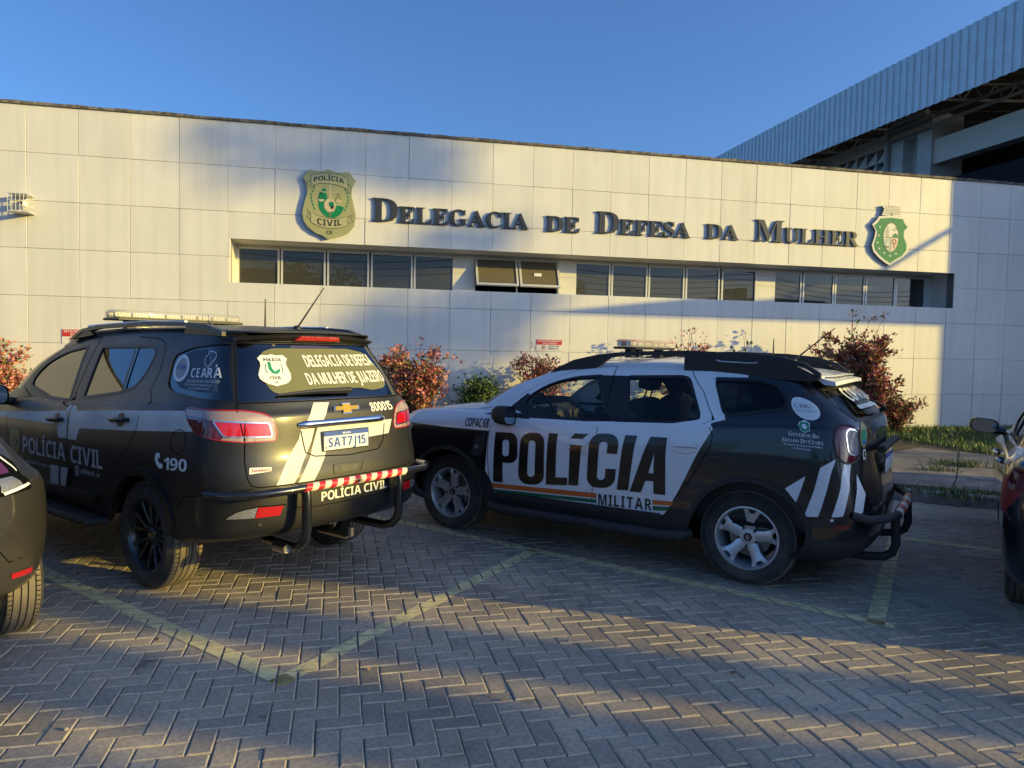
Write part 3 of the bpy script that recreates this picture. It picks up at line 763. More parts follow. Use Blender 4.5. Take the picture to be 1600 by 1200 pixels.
def side_mirror(root, x, y, z, sg, m_body, m_glass, L=.17, H=.17, D=.20):
    """housing on a short arm, glass facing back"""
    mb = MB(); vs = []; n = 14
    prof = [(0.0, .93), (.25, 1.0), (.7, .92), (1., .55), (1.12, .12)]
    for t, k in prof:
        for i in range(n):
            a = 2 * math.pi * i / n; ca, sa = math.cos(a), math.sin(a)
            u = abs(ca) ** .6 * (1 if ca > 0 else -1); v = abs(sa) ** .6 * (1 if sa > 0 else -1)
            yy = u * D / 2 * k; vs.append((x + t * L, y + sg * (D / 2 + yy * 1.0), z + v * H / 2 * k * (1 - .18 * (u + 1) / 2 * 0) + .01 * u))
    fs = [(i * n + j, i * n + (j + 1) % n, (i + 1) * n + (j + 1) % n, (i + 1) * n + j) for i in range(len(prof) - 1) for j in range(n)] + [tuple(range((len(prof) - 1) * n, len(prof) * n))]
    mb.add(vs, fs); mb.tube([(x + L * .5, y - sg * .05, z - H * .36), (x + L * .5, y + sg * .08, z - H * .30)], .035, 8)
    mo = mb.build('side_mirror', m_body, root, smooth=True, ang=60)
    g = MB(); g.add([(v[0] + .006, y + sg * D / 2 + (v[1] - y - sg * D / 2) * .9, z + (v[2] - z) * .9) for v in vs[:n]], [tuple(range(n))]); g.build('mirror_glass', m_glass, mo)
    return mo
def rail(root, sh_, sg, pts, r=.022, m_=None, feet=()):
    mb = MB(); mb.tube(pts, [r * .35] + [r] * (len(pts) - 2) + [r * .35], 8)
    for a, b in feet: mb.tube([a, b], r * 1.1, 6)
    return mb.build('roof_rail', m_ or CM['plastic'], root, smooth=True, ang=50)
def light_bar(root, x, z, hw, d, h, redtop=False, nmod=7):
    b = MB(); b.box(x - d / 2, x + d / 2, -hw + .02, hw - .02, z - .02, z, bev=.005)
    for yy in (-hw * .7, hw * .7, hw * .35): b.box(x - .03, x + .03, yy - .04, yy + .04, z - .09, z - .015)
    lb = b.build('light_bar', CM['rubber'], root)
    o = MB(); n = 20; vs = []
    for zz, k in ((z, .96), (z + h * .25, 1.), (z + h * .75, 1.), (z + h, .93)):
        for i in range(n):
            a = 2 * math.pi * i / n; ca, sa = math.cos(a), math.sin(a)
            vs.append((x + abs(ca) ** .5 * (1 if ca > 0 else -1) * d / 2 * k, abs(sa) ** .42 * (1 if sa > 0 else -1) * hw * (k * .5 + .5), zz))
    fs = [(i * n + j, i * n + (j + 1) % n, (i + 1) * n + (j + 1) % n, (i + 1) * n + j) for i in range(3) for j in range(n)] + [tuple(range(3 * n, 4 * n))]
    o.add(vs, fs); o.build('dome', G_BAR, lb, smooth=True, ang=40)
    for i in range(nmod):
        yy = lerp(-hw * .86, hw * .86, i / (nmod - 1)); m = MB()
        for s_ in (1, -1):
            m.box(x + s_ * d * .2 - .02, x + s_ * d * .2 + .02, yy - hw / nmod * .8, yy + hw / nmod * .8, z + .006, z + h * .72, 0, bev=.004)
            for q in range(4): m.box(x + s_ * (d * .2 + .02), x + s_ * (d * .2 + .023), yy + (q - 1.7) * hw / nmod * .36, yy + (q - 1.3) * hw / nmod * .36, z + h * .2, z + h * .6, 1)
        m.build('light_module', [CM['chrome'], CM['letw']], lb)
    if redtop:
        m = MB(); m.box(x - d / 2 + .015, x + d / 2 - .015, -hw + .03, hw - .03, z + h - .014, z + h - .009); m.build('red_top_band', CM['red'], lb)
        m = MB(); m.box(x - d / 2 + .01, x + d / 2 - .01, -.012, .012, z + .002, z + h - .004); m.build('divider', CM['clear'], lb)
    return lb
def antenna(root, base, tip, r=.006, m_=None, foot=.03):
    mb = MB(); mb.tube([base, tip], [r * 1.3, r * .6], 6); mb.lathe([(foot, -.01), (foot * .9, .008), (foot * .35, .022), (.001, .024)], 'z', 14, c=base); return mb.build('antenna', m_ or CM['rubber'], root, smooth=True)
# ---------------------------------------------------------------- police car seen from the side (white and black)
def build_duster():
    sh = SH_DU; t = thing('police_car', 'white and black compact SUV lettered POLÍCIA MILITAR parked side-on in front of the wall', 'police car', (*DU_LOC, 0), DU_YAW)
    FW = round_poly([(-.06, 1.10, .04), (.60, 1.09, .05), (1.28, 1.165, .05), (1.35, 1.26, .06), (1.33, 1.375, .06), (1.16, 1.425, .10), (.80, 1.447, .05)], .04)
    RW = round_poly([(-.27, 1.112, .02), (.40, 1.447, .03), (-.40, 1.465, .06), (-.53, 1.445, .08), (-.775, 1.20, .08), (-.785, 1.135, .06)], .04)
    QW = round_poly([(-.86, 1.455, .05), (-1.42, 1.458, .1), (-1.615, 1.435, .08), (-1.655, 1.36, .08), (-1.60, 1.268, .07), (-1.02, 1.197, .07)], .05)
    WB = [(.90, 1.452), (.34, 1.455), (-.36, 1.108), (.0, 1.085)]
    FW, RW, QW, WB = [sh.straight(q) for q in (FW, RW, QW, WB)]
    fdb = sh.straight([(.80, 1.56), (-.15, 1.10), (-.172, 1.0), (-.172, .43)], False)
    FD = [(.845, 1.06), (.842, .98), (.836, .80), (.825, .69), (.80, .54), (.745, .432)] + fdb[::-1] + sh.straight([(.80, 1.56), (1.16, 1.53), (1.42, 1.455), (1.475, 1.35), (1.475, 1.25), (1.46, 1.175), (.845, 1.06)], False)[1:-1]
    rdb = [(-.38, 1.56), (-.56, 1.47), (-.74, 1.365), (-.86, 1.24), (-.94, 1.165), (-1.06, 1.11), (-1.092, 1.05), (-1.085, .97), (-.991, .80), (-.915, .685), (-.834, .582), (-.78, .46), (-.757, .432)]
    RD = fdb + rdb[::-1]
    LMP = round_poly([(-1.905, 1.14), (-1.945, 1.188), (-2.055, 1.184), (-2.115, 1.14), (-2.143, 1.05), (-2.12, .97), (-2.05, .935), (-1.98, .940), (-1.93, .99), (-1.905, 1.07)], .03)
    LMI = round_poly([(-1.99, 1.13), (-2.012, 1.16), (-2.085, 1.153), (-2.131, 1.08), (-2.131, 1.0), (-2.071, .985), (-2.02, 1.005)], .02)
    GT = [(-1.99, 1.50), (-2.005, 1.30), (-2.12, 1.21), (-2.165, 1.10), (-2.165, .95), (-2.14, .80), (-2.19, .64)]; GT = GT + sh.mir(GT)[::-1]
    RG = round_poly([(-2.03, 1.42), (-2.06, 1.26), (-2.14, 1.215)] + sh.mir([(-2.03, 1.42), (-2.06, 1.26), (-2.14, 1.215)])[::-1], .04)
    WS = [(1.80, 1.165), (1.82, 1.45), (sh.S[0], 1.47), (sh.S[0], 1.19)]
    AF, AR = arch(1.265, .355, .425, .1), arch(-1.355, .355, .435, .1)
    HD = [(1.72, .985), (1.80, 1.10), (1.62, 1.145), (sh.S[0], 1.165), (sh.S[0], 1.0)]
    HL = round_poly([(1.70, .95), (2.1, .955), (2.35, .93), (2.33, .80), (2.0, .78), (1.72, .83)], .04)
    white1 = [(.843, .945), (1.3, .945), (1.72, .955), (sh.S[0] + .1, .955), (sh.S[0] + .1, 2.6), (.843, 2.6)]
    white2 = [(.845, 2.6), (.845, .60), (.80, .54), (.745, .415), (-.757, .432), (-.78, .455), (-.834, .585), (-1.0, .93), (-1.085, 1.105), (-1.02, 1.197), (-1.30, 1.455), (-1.20, 1.60), (-1.24, 1.655), (-1.70, 1.655), (-1.86, 1.585), (-1.95, 1.475), (sh.sc, 1.468), (sh.sc, 2.6)]
    BMP = [(-1.70, .10), (-1.74, .562), (-1.873, .58), (-2.085, .602), (sh.sc, .64), (sh.sc, .1)]
    reg = [dict(poly=white1, paint=CM['white']), dict(poly=white2, paint=CM['white']),
           dict(poly=[(sh.S[0], .1), (sh.S[0], .60), (1.75, .60), (.85, .60), (.80, .54), (.745, .418), (-.757, .436), (-.80, .50), (-.95, .50), (-1.72, .42), (sh.sc, .42), (sh.sc, .1)], paint=CM['plastic']),
           dict(poly=FD, part='door', id=1), dict(poly=RD, part='door', id=2), dict(poly=WB, paint=CM['rubber']), dict(poly=[(.50, 1.068), (1.02, 1.085), (1.40, 1.155), (1.42, 1.28), (1.30, 1.25), (.60, 1.14)], paint=CM['rubber']),
           dict(poly=FW, part='window', id=1, paint=G_CLEAR), dict(poly=RW, part='window', id=2, paint=G_CLEAR), dict(poly=QW, part='window', id=0, paint=G_DARK),
           dict(poly=GT, part='tailgate', sym=False, one=True), dict(poly=RG, part='rear_window', sym=False, one=True, paint=G_DARK),
           dict(poly=WS, part='windscreen', paint=G_CLEAR), dict(poly=HD, part='bonnet'), dict(poly=BMP, part='rear_bumper'),
           dict(poly=LMP, part='tail_lamp', paint=CM['redd']), dict(poly=LMI, part='lens', paint=CM['lampgrey']), dict(poly=HL, part='headlamp', paint=CM['clear']),
           dict(poly=AF, cut=True), dict(poly=AR, cut=True)]
    # rear flank stripes
    for p in ([(-1.600, .742), (-1.735, .840), (-1.668, .655)], [(-1.829, .905), (-1.927, .966), (-1.888, .86), (-1.798, .575), (-1.715, .565), (-1.778, .743)],
              [(-1.985, .935), (-2.043, .932), (-2.014, .825), (-2.005, .77), (-1.940, .588), (-1.873, .582), (-1.940, .773), (-1.962, .862)], [(-2.088, .861), (-2.162, .724), (-2.100, .606), (-2.014, .598), (-2.070, .768)]):
        reg.append(dict(poly=p, paint=CM['white']))
    out = body_parts(t, sh, reg, dict(body=CM['black']))
    for k_, o in out.items():
        if k_[0] == 'tail_lamp':
            for v in o.data.vertices: v.co += v.normal * 0 
    seals(t, sh, [FW, RW, QW], .012, .014); seals(t, sh, [RG], .014, .010, sym=False)
    for q in (LMP, sh.mir(LMP)): sh.ribbon(q, .007, .006, CM['rubber'], t, 'lamp_surround', True, off=.005)
    for q in (LMI, sh.mir(LMI)): sh.ribbon(q, .004, .004, CM['chrome'], t, 'lamp_trim', True, off=.004)
    sh.ribbon([(-.86, 1.465), (-1.42, 1.470), (-1.63, 1.445)], .004, .016, CM['black'], t, 'window_shade', False, off=.006)
    FDs = [p for p in FD if not (p[0] > .86 and 1.0 < p[1] < 1.2)]
    gaps(t, sh, [(FDs, False), (rdb, False), (GT, True), ([(1.72, .985), (1.80, 1.10), (1.62, 1.145)], False), ([(-1.72, .562), (-1.873, .58), (-2.085, .602), (-2.2, .62)], False), ([(.843, .60), (1.0, .73)], False)])
    for sy in (False, True):
        f_ = (lambda p: sh.mir(p)) if sy else (lambda p: p)
        for A, r0 in ((1.265, .425), (-1.355, .435)):
            a = arch(A, .355, r0, .1)[1:-1]; q = f_(a)
            sh.ribbon(q if not sy else q[::-1], 0.0, .035, CM['plastic'], t, 'arch_trim', False, off=.010, inner=.03)
        # side protection and sill
        sh.ribbon(f_([(.72, .40), (-.74, .415)]), .03, .012, CM['plastic'], t, 'sill_trim', False, off=.018, inner=.02)
    under(t, -1.9, 1.9, .86, .24, .3, (1.30, -1.355), .435)
    cabin(t, -1.85, 1.15, .76, .42, 1.06, 1.5, .62, [(-.02, .36), (-.02, -.36), (-.90, .36), (-.90, -.36)])
    hl = MB(); hl.box(-1.6, .3, -.56, .56, 1.48, 1.50); hl.build('headliner', CM['headliner'], t)
    wheels(t, sh, (1.3365, -1.3365), .80, .343, .215, .225, 'five', CM['alloy'])
    # lettering, left flank
    lt = {'P': ((.772, .640), (.939, .510)), }
    def hv(ch, tl, tr, br, bl):
        vs, fs, w_ = glyph(ch, 'heavy'); out_ = []
        for x, y in vs:
            x /= w_; a = (lerp(bl[0], br[0], x), lerp(bl[1], br[1], x)); b = (lerp(tl[0], tr[0], x), lerp(tl[1], tr[1], x)); out_.append((lerp(a[0], b[0], y), lerp(a[1], b[1], y)))
        sh.decal('lettering', out_, fs, CM['letb'], t, off=.003)
    hv('P', (.772, .940), (.547, .950), (.505, .520), (.758, .511))
    hv('O', (.512, .960), (.285, .968), (.262, .538), (.512, .524))
    hv('L', (.252, .972), (.07, .975), (.050, .565), (.246, .548))
    hv('I', (.043, .900), (-.060, .905), (-.046, .573), (.040, .568))
    sh.poly_decal('lettering', [(.050, .945), (.018, .987), (-.105, .993), (-.060, .950)], CM['letb'], t, .003)
    hv('C', (-.125, 1.003), (-.378, 1.010), (-.355, .590), (-.118, .570))
    hv('I', (-.418, 1.008), (-.516, 1.012), (-.468, .588), (-.375, .582))
    hv('A', (-.520, 1.012), (-.860, 1.018), (-.760, .590), (-.480, .583))
    sh.text('MILITAR', [(-.224, .531), (-.656, .545), (-.666, .457), (-.228, .443)], CM['letb'], t, gap=.26)
    for p, m_ in (([(.774, .497), (-.206, .533), (-.209, .493), (.764, .458)], 'orange'), ([(-.663, .540), (-.826, .548), (-.81, .516), (-.668, .504)], 'orange'),
                  ([(.760, .447), (-.209, .483), (-.213, .453), (.749, .421)], 'green'), ([(-.668, .494), (-.803, .505), (-.783, .472), (-.674, .461)], 'green')):
        sh.poly_decal('coloured_stripe', p, CM[m_], t, .0022)
    sh.text('COPAC 68', [(1.142, 1.038), (.885, 1.048), (.862, .968), (1.112, .966)], CM['letb'], t, gap=.08, space=.25)
    sh.text('DISQUE 190', [(-.775, 1.553), (-1.21, 1.566), (-1.225, 1.522), (-.79, 1.512)], CM['redt'], t, 'obl')
    cpol = circ(-1.762, 1.279, .101, .074, 32); sh.poly_decal('round_sticker', cpol, CM['letw'], t, .003)
    sh.text('C AR', [(-1.685, 1.310), (-1.80, 1.308), (-1.80, 1.282), (-1.688, 1.284)], CM['grey'], t, gap=.06, space=.25, off=.0045); sh.text('PACÍFICO', [(-1.680, 1.272), (-1.835, 1.272), (-1.835, 1.254), (-1.682, 1.256)], CM['stripe'], t, gap=.08, off=.0045)
    sh.text('A', [(-1.803, 1.308), (-1.83, 1.308), (-1.83, 1.282), (-1.80, 1.282)], CM['stripe'], t, off=.0045)
    sh.text('GOVERNO DO', [(-1.612, 1.131), (-1.81, 1.119), (-1.81, 1.093), (-1.613, 1.101)], CM['letw'], t, 'serif', small=.78, gap=.06)
    sh.text('ESTADO DO CEARÁ', [(-1.572, 1.086), (-1.842, 1.081), (-1.843, 1.054), (-1.574, 1.060)], CM['letw'], t, 'serif', small=.78, gap=.06)
    sh.text('Secretaria da Segurança Pública', [(-1.587, 1.049), (-1.837, 1.044), (-1.838, 1.032), (-1.589, 1.037)], CM['letw'], t, 'serif', gap=.05)
    sh.text('e Defesa Social', [(-1.645, 1.026), (-1.76, 1.023), (-1.76, 1.012), (-1.645, 1.015)], CM['letw'], t, 'serif', gap=.05)
    sc_ = [(-.035, .030), (0, .035), (.035, .030), (.040, .012), (.030, -.005), (.034, -.02), (0, -.037), (-.034, -.02), (-.030, -.005), (-.040, .012)]
    sh.poly_decal('crest_sticker', [(-1.717 + a, 1.162 + b) for a, b in sc_], CM['letw'], t, .003); sh.poly_decal('crest_sticker', [(-1.717 + a * .85, 1.162 + b * .85) for a, b in sc_], CM['cred'], t, .004)
    sh.poly_decal('crest_sticker', circ(-1.717, 1.164, .017, .016, 14), CM['letw'], t, .005); sh.poly_decal('crest_sticker', [(-1.70, 1.197), (-1.735, 1.197), (-1.735, 1.203), (-1.70, 1.203)], CM['letw'], t, .003)
    # tailgate crest, badge, plate
    oc = [(-2.195 + .055 * math.sin(a), 1.115 + .085 * math.cos(a)) for a in [2 * math.pi * i / 24 for i in range(24)]]
    sh.poly_decal('crest_sticker', oc, CM['goldp'], t, .004); sh.poly_decal('crest_sticker', [(-2.195 + (a + 2.195) * .72, 1.105 + (b - 1.115) * .6) for a, b in oc], CM['cred'], t, .005)
    sh.poly_decal('crest_sticker', [(-2.225, 1.075), (-2.165, 1.075), (-2.17, 1.058), (-2.195, 1.05), (-2.22, 1.058)], CM['blue'], t, .006)
    for a_, m_ in ((.026, 'letw'), (.017, 'black')): sh.poly_decal('round_badge', [(-2.20 + a_ * x, .985 + 1.3 * a_ * y) for x, y in [(1, 0), (.5, 1), (-.5, 1), (-1, 0), (-.5, -1), (.5, -1)]], CM[m_], t, .005 if m_ == 'letw' else .006)
    sh.text('COPAC 68', [(-2.30, 1.41), (sh.R(-2.30), 1.41), (sh.R(-2.30), 1.325), (-2.30, 1.325)], CM['letc'], t, gap=.08, off=.004)
    sh.poly_decal('film_strip', [(-2.34, 1.30), (sh.R(-2.34), 1.30), (sh.R(-2.34), 1.275), (-2.34, 1.275)], CM['letc'], t, .004)
    p, n = sh.surf(sh.sc, .90); plate(t, Matrix.Translation((p.x - .035, 0, .88)) @ Matrix.Rotation(R(90), 4, 'Z'), '', False)
    g = MB(); g.box(p.x - .06, p.x - .002, -.42, .42, .985, 1.03, bev=.01); g.build('tailgate_trim', CM['plastic'], t, smooth=True)
    w1 = MB(); wb, n = sh.surf(sh.sc, 1.235, .02); w1.tube([wb, wb + Vector((-.035, 0, .02)), wb + Vector((-.01, .22, .07)), wb + Vector((.02, .40, .10))], [.02, .016, .010, .006], 6); w1.build('rear_wiper', CM['rubber'], t, smooth=True)
    # spoiler lip
    sp = MB(); vs = []
    for yy in [-.55, -.4, -.2, 0, .2, .4, .55]:
        e = .02 * (yy / .55) ** 2
        for x, z in ((-1.72 + e, 1.50), (-1.90 + e * 2.5, 1.463), (-1.905 + e * 2.5, 1.437), (-1.80 + e, 1.44)): vs.append((x, yy * 1.04, z + .02 * (1 - (yy / .55) ** 2)))
    sp.add(vs, [(i * 4 + j, i * 4 + j + 1, i * 4 + 5 + j, i * 4 + 4 + j) for i in range(6) for j in range(3)] + [(i * 4, i * 4 + 3, i * 4 + 7, i * 4 + 4)[::-1] for i in range(6)] + [(0, 1, 2, 3), (27, 26, 25, 24)]); sp.build('spoiler', CM['white'], t, smooth=True, ang=30)
    # roof rails
    for sg in (1, -1):
        top = [(.36, 1.475), (.18, 1.555), (-.05, 1.605), (-.35, 1.635), (-.8, 1.648), (-1.25, 1.638), (-1.50, 1.615), (-1.66, 1.57), (-1.76, 1.505)]
        mb = MB(); vs = []
        for x, z in top:
            yy = .60 + .0 * x
            for a, b in ((-.022, .016), (.022, .016), (.026, -.018), (-.026, -.018)): vs.append((x, sg * (yy + a), z + b))
        k = len(top); fs = [(i * 4 + j, i * 4 + (j + 1) % 4, i * 4 + 4 + (j + 1) % 4, i * 4 + 4 + j) for i in range(k - 1) for j in range(4)] + [(0, 1, 2, 3), (4 * k - 1, 4 * k - 2, 4 * k - 3, 4 * k - 4)]
        mb.add(vs, fs)
        mb.prism([(.42, 1.44), (.36, 1.49), (.05, 1.60), (-.16, 1.60), (-.02, 1.50)], .585, .625, T=lambda x, z, y: (x, sg * y, z))
        mb.prism([(-.78, 1.50), (-.78, 1.64), (-1.50, 1.61), (-1.76, 1.49), (-1.7, 1.46)], .585, .625, T=lambda x, z, y: (x, sg * y, z))
        ro = mb.build('roof_rail', CM['plastic'], t, smooth=True, ang=40)
        q = MB(); q.tube([(-1.03, sg * .63, 1.597), (-1.06, sg * .632, 1.588), (-1.28, sg * .632, 1.580), (-1.33, sg * .63, 1.586)], .006, 6); q.build('rail_badge', CM['alloy'], ro, smooth=True)
    light_bar(t, -.19, 1.688, .45, .20, .062, True, 6)
    antenna(t, (-1.45, .05, 1.60), (-1.72, -.10, 1.86), .006); antenna(t, (-1.2, -.35, 1.60), (-1.2, -.35, 1.78), .006)
    side_mirror(t, .585, .86, 1.095, 1, CM['plastic'], CM['mirror'], .16, .165, .19); side_mirror(t, .585, -.86, 1.095, -1, CM['plastic'], CM['mirror'], .16, .165, .19)
    # door handles: flap with a dished recess
    for sg in (0, 1):
        for a, v in ((-.015, .900), (-.895, .962)):
            f_ = (lambda p: sh.mir(p)) if sg else (lambda p: p)
            el = [(a + .085, v - .003), (a + .075, v + .012), (a + .04, v + .030), (a - .01, v + .042), (a - .06, v + .040), (a - .088, v + .022), (a - .092, v)]
            hd = sh.poly_decal('door_handle', f_(el), CM['white'], t, .014); sm = hd.modifiers.new('thick', 'SOLIDIFY'); sm.thickness = .010; sm.offset = -1
            sh.ribbon(f_([(a + .085, v - .004), (a - .09, v - .003)]), .004, .001, CM['gap'], hd, 'handle_shadow_gap', False, off=.004)
            sh.ribbon(f_([(a + .09, v - .03), (a + .05, v - .048), (a - .03, v - .052), (a - .085, v - .03)]), .0012, .0012, CM['gap'], hd, 'recess_edge', False, off=.0015)
    kl = sh.poly_decal('key_lock', circ(-.088, .835, .016, .016, 14), CM['alloy'], t, .004)
    gaps(t, sh, [(round_poly([(-1.10, .93), (-1.12, .86), (-1.26, .90), (-1.25, .96)], .02), True)] if False else [([(-1.03, .905), (-1.10, .885), (-1.19, .885)], False)], .0018, False)
    fm = [(.965, .885), (.865, .925), (.845, .80), (.90, .72), (1.0, .725)]
    sh.poly_decal('fender_trim', round_poly(fm, .02), CM['plastic'], t, .012); sh.poly_decal('side_indicator', round_poly([(.965, .815), (.925, .82), (.92, .788), (.955, .782)], .008), CM['clear'], t, .018)
    # side step and towing bars
    sb = MB(); sb.tube([(.86, .80, .315), (.80, .90, .30), (.70, .925, .295), (-.75, .925, .295), (-.86, .90, .30), (-.92, .80, .315)], .042, 12); sb.build('side_step', CM['plastic'], t, smooth=True)
    sb = MB(); sb.tube([(.86, -.80, .315), (.70, -.925, .295), (-.75, -.925, .295), (-.92, -.80, .315)], .042, 12); sb.build('side_step', CM['plastic'], t, smooth=True)
    rb = MB(); rb.tube([(-2.02, .80, .595), (-2.12, .75, .57), (-2.20, .60, .56), (-2.25, .4, .56), (-2.25, -.4, .56), (-2.20, -.60, .56), (-2.12, -.75, .57), (-2.02, -.80, .595)], .029, 10)
    for sg in (1, -1): rb.tube([(-2.24, sg * .42, .56), (-2.25, sg * .42, .36), (-2.23, sg * .42, .30), (-2.18, sg * .42, .265), (-2.08, sg * .42, .25), (-1.7, sg * .42, .25)], .030, 10)
    bo = rb.build('bumper_bar', CM['plastic'], t, smooth=True)
    for k_ in range(6):
        q = MB(); q.tube([(-2.25, .40 - k_ * .13, .56), (-2.25, .28 - k_ * .13, .56)], .0325, 10, cap=False); q.build('reflective_tape', CM['redw2'] if k_ % 2 else CM['creamt'], bo, smooth=True)
    sh.poly_decal('rear_reflector', round_poly([(-1.885, .53), (-1.99, .538), (-1.985, .505), (-1.895, .500)], .008), CM['redd'], t, .004)
    sh.poly_decal('parking_sensor', circ(-1.876, .562, .010, .010, 12), CM['letw'], t, .004)
    return t
# ---------------------------------------------------------------- dark police SUV seen from behind
def build_tb():
    sh = SH_TB; t = thing('police_suv', 'large satin black police SUV lettered POLÍCIA CIVIL, sunlit tail towards the camera', 'police SUV', (*TB_LOC, 0), TB_YAW)
    FW = round_poly([(.31, 1.195, .03), (.80, 1.20, .05), (1.45, 1.27, .06), (1.56, 1.34, .06), (1.56, 1.48, .1), (1.38, 1.565, .1), (.90, 1.612, .04)], .04)
    RW = round_poly([(.075, 1.225, .02), (.47, 1.612, .03), (-.80, 1.625, .1), (-.96, 1.59, .05), (-.93, 1.46, .1), (-.84, 1.345, .1), (-.655, 1.297, .1)], .04)
    QW = round_poly([(-1.375, 1.37, .06), (-1.335, 1.57, .08), (-1.69, 1.625, .1), (-2.20, 1.655, .01), (-2.222, 1.292, .01), (-1.9, 1.302, .1), (-1.50, 1.328, .06)], .04)
    FW, RW, QW = [sh.straight(q) for q in (FW, RW, QW)]
    fdb = sh.straight([(.80, 1.69), (.20, 1.201)], False) + [(-.18, 1.155), (-.245, 1.07), (-.283, .958), (-.293, .657), (-.29, .46)]
    FD = [(.89, 1.15), (.898, 1.10), (.863, 1.011), (.84, .89), (.82, .78), (.80, .46)] + fdb[::-1] + [(1.30, 1.655), (1.62, 1.58), (1.66, 1.44), (1.60, 1.26), (1.2, 1.18)]
    rdb = [(-.335, 1.69), (-.923, 1.675), (-1.09, 1.645), (-1.15, 1.56), (-1.168, 1.456), (-1.115, 1.335), (-1.24, 1.24), (-1.285, 1.15), (-1.28, 1.05), (-1.19, .93), (-1.00, .80)]
    RD = fdb + [(-.80, .46), (-.87, .56), (-.90, .68)] + rdb[::-1]
    LM = round_poly([(-1.822, 1.245, .02), (-2.297, 1.241, .02), (-2.42, 1.224, .04), (-2.487, 1.195, .04), (-2.528, 1.10, .02), (-2.522, 1.052, .02), (-2.329, 1.052, .01), (-2.18, 1.066, .05), (-2.03, 1.092, .05), (-1.90, 1.150, .05)], .02)
    L2 = round_poly([(-2.115, 1.182), (-2.468, 1.164), (-2.498, 1.078), (-2.20, 1.088)], .02)
    GT = [(-2.226, 1.665), (-2.236, 1.29), (-2.262, 1.235), (-2.329, 1.05), (-2.332, .83), (-2.350, .79), (-2.40, .776)]; GT = GT + sh.mir(GT)[::-1]
    RG = [(-2.238, 1.655), (-2.246, 1.294)]; RG = RG + sh.mir(RG)[::-1]
    WS = [(1.68, 1.235), (1.70, 1.60), (sh.S[0], 1.625), (sh.S[0], 1.26)]
    AF, AR = arch(1.337, .38, .44, .1), arch(-1.365, .38, .445, .1)
    BMP = [(-1.83, .1), (-1.80, .62), (-1.90, .70), (-2.16, .752), (-2.40, .772), (sh.sc, .776), (sh.sc, .1)]
    HD = [(1.85, 1.05), (1.9, 1.13), (1.70, 1.205), (sh.S[0], 1.23), (sh.S[0], 1.05)]
    st = CM['stripe']
    reg = [dict(poly=[(1.9, 1.02), (1.058, 1.041), (.3, 1.088), (-.147, 1.122), (-.24, 1.125), (-.29, .925), (-.145, .916), (-.10, 1.0), (-.019, 1.010), (1.023, 1.0), (1.9, 1.0)], paint=st),
           dict(poly=[(-.19, 1.168), (-.235, 1.168), (-.24, 1.12), (-.17, 1.12)], paint=st),
           dict(poly=[(-.255, 1.168), (-.315, 1.168), (-.365, 1.136), (-1.0, 1.178), (-1.845, 1.227), (-1.93, 1.15), (-1.952, 1.109), (-1.2, 1.055), (-.468, 1.014), (-.439, .924), (-.308, .918)], paint=st),
           dict(poly=FD, part='door', id=1), dict(poly=RD, part='door', id=2),
           dict(poly=FW, part='window', id=1, paint=G_TINT), dict(poly=RW, part='window', id=2, paint=G_TINT), dict(poly=QW, part='window', id=0, paint=G_TINT),
           dict(poly=GT, part='tailgate', sym=False, one=True), dict(poly=RG, part='rear_window', sym=False, one=True, paint=G_TINT),
           dict(poly=WS, part='windscreen', paint=G_TINT), dict(poly=HD, part='bonnet'), dict(poly=BMP, part='rear_bumper'),
           dict(poly=LM, part='tail_lamp', paint=CM['amber']), dict(poly=[(-1.822, 1.205), (-2.04, 1.195), (-2.115, 1.182), (-2.20, 1.088), (-2.18, 1.066), (-2.03, 1.092), (-1.90, 1.150)], part='lens', id=1, paint=CM['redd']), dict(poly=L2, part='lens', id=2, paint=CM['red']),
           dict(poly=AF, cut=True), dict(poly=AR, cut=True)]
    for p in ([(-2.818, 1.274), (-2.957, 1.270), (-2.885, 1.163), (-2.750, 1.163)], [(-2.700, 1.112), (-2.808, 1.110), (-2.780, 1.02), (-2.735, .94), (-2.622, .779), (-2.500, .779), (-2.560, .87), (-2.688, 1.049)],
              [(-2.833, 1.112), (-3.543, 1.123), (-3.490, 1.024), (-3.274, 1.014), (-3.0, 1.0), (-2.900, .965), (-2.878, .913), (-2.767, .779), (-2.649, .779), (-2.765, .924), (-2.800, 1.018)]):
        reg.append(dict(poly=p, paint=CM['stripe'], sym=False))
    body_parts(t, sh, reg, dict(body=CM['satin']))
    seals(t, sh, [FW, RW], .012, .012)
    for q in (QW, sh.mir(QW)[::-1]): sh.ribbon(q, .004, .006, CM['rubber'], t, 'window_seal', True, off=.0015)
    for q in ([(-.45, 1.625), (-.64, 1.297)],):
        for z_ in (q, sh.mir(q)): sh.ribbon(z_, .016, .016, CM['rubber'], t, 'window_bar', False, off=.004)
    gaps(t, sh, [(FD, True), (rdb, False), ([(-1.83, .62), (-1.90, .70), (-2.16, .752), (-2.36, .770)], False), (LM, True), (circ(-1.815, 1.035, .085, .075, 26), True), ([(-2.308, 1.24), (-2.327, 1.052)], False)])
    gaps(t, sh, [(GT, True), ([(-2.24, 1.286), (sh.R(-2.24), 1.286)], False)], .0035, False)
    for sy in (False, True):
        f_ = (lambda p: sh.mir(p)) if sy else (lambda p: p)
        for A, r0 in ((1.337, .44), (-1.365, .445)):
            a = arch(A, .38, r0, .1)[1:-1]; q = f_(a)
            sh.ribbon(q if not sy else q[::-1], 0.0, .055, CM['satin'], t, 'arch_flare', False, off=.016, inner=.03)
        sh.ribbon(f_([(.80, .515), (.0, .515), (-.78, .525)]), .035, .025, CM['satin'], t, 'door_moulding', False, off=.020, inner=.018)
    under(t, -1.65, 2.0, .86, .36, .42, (1.337, -1.365), .45)
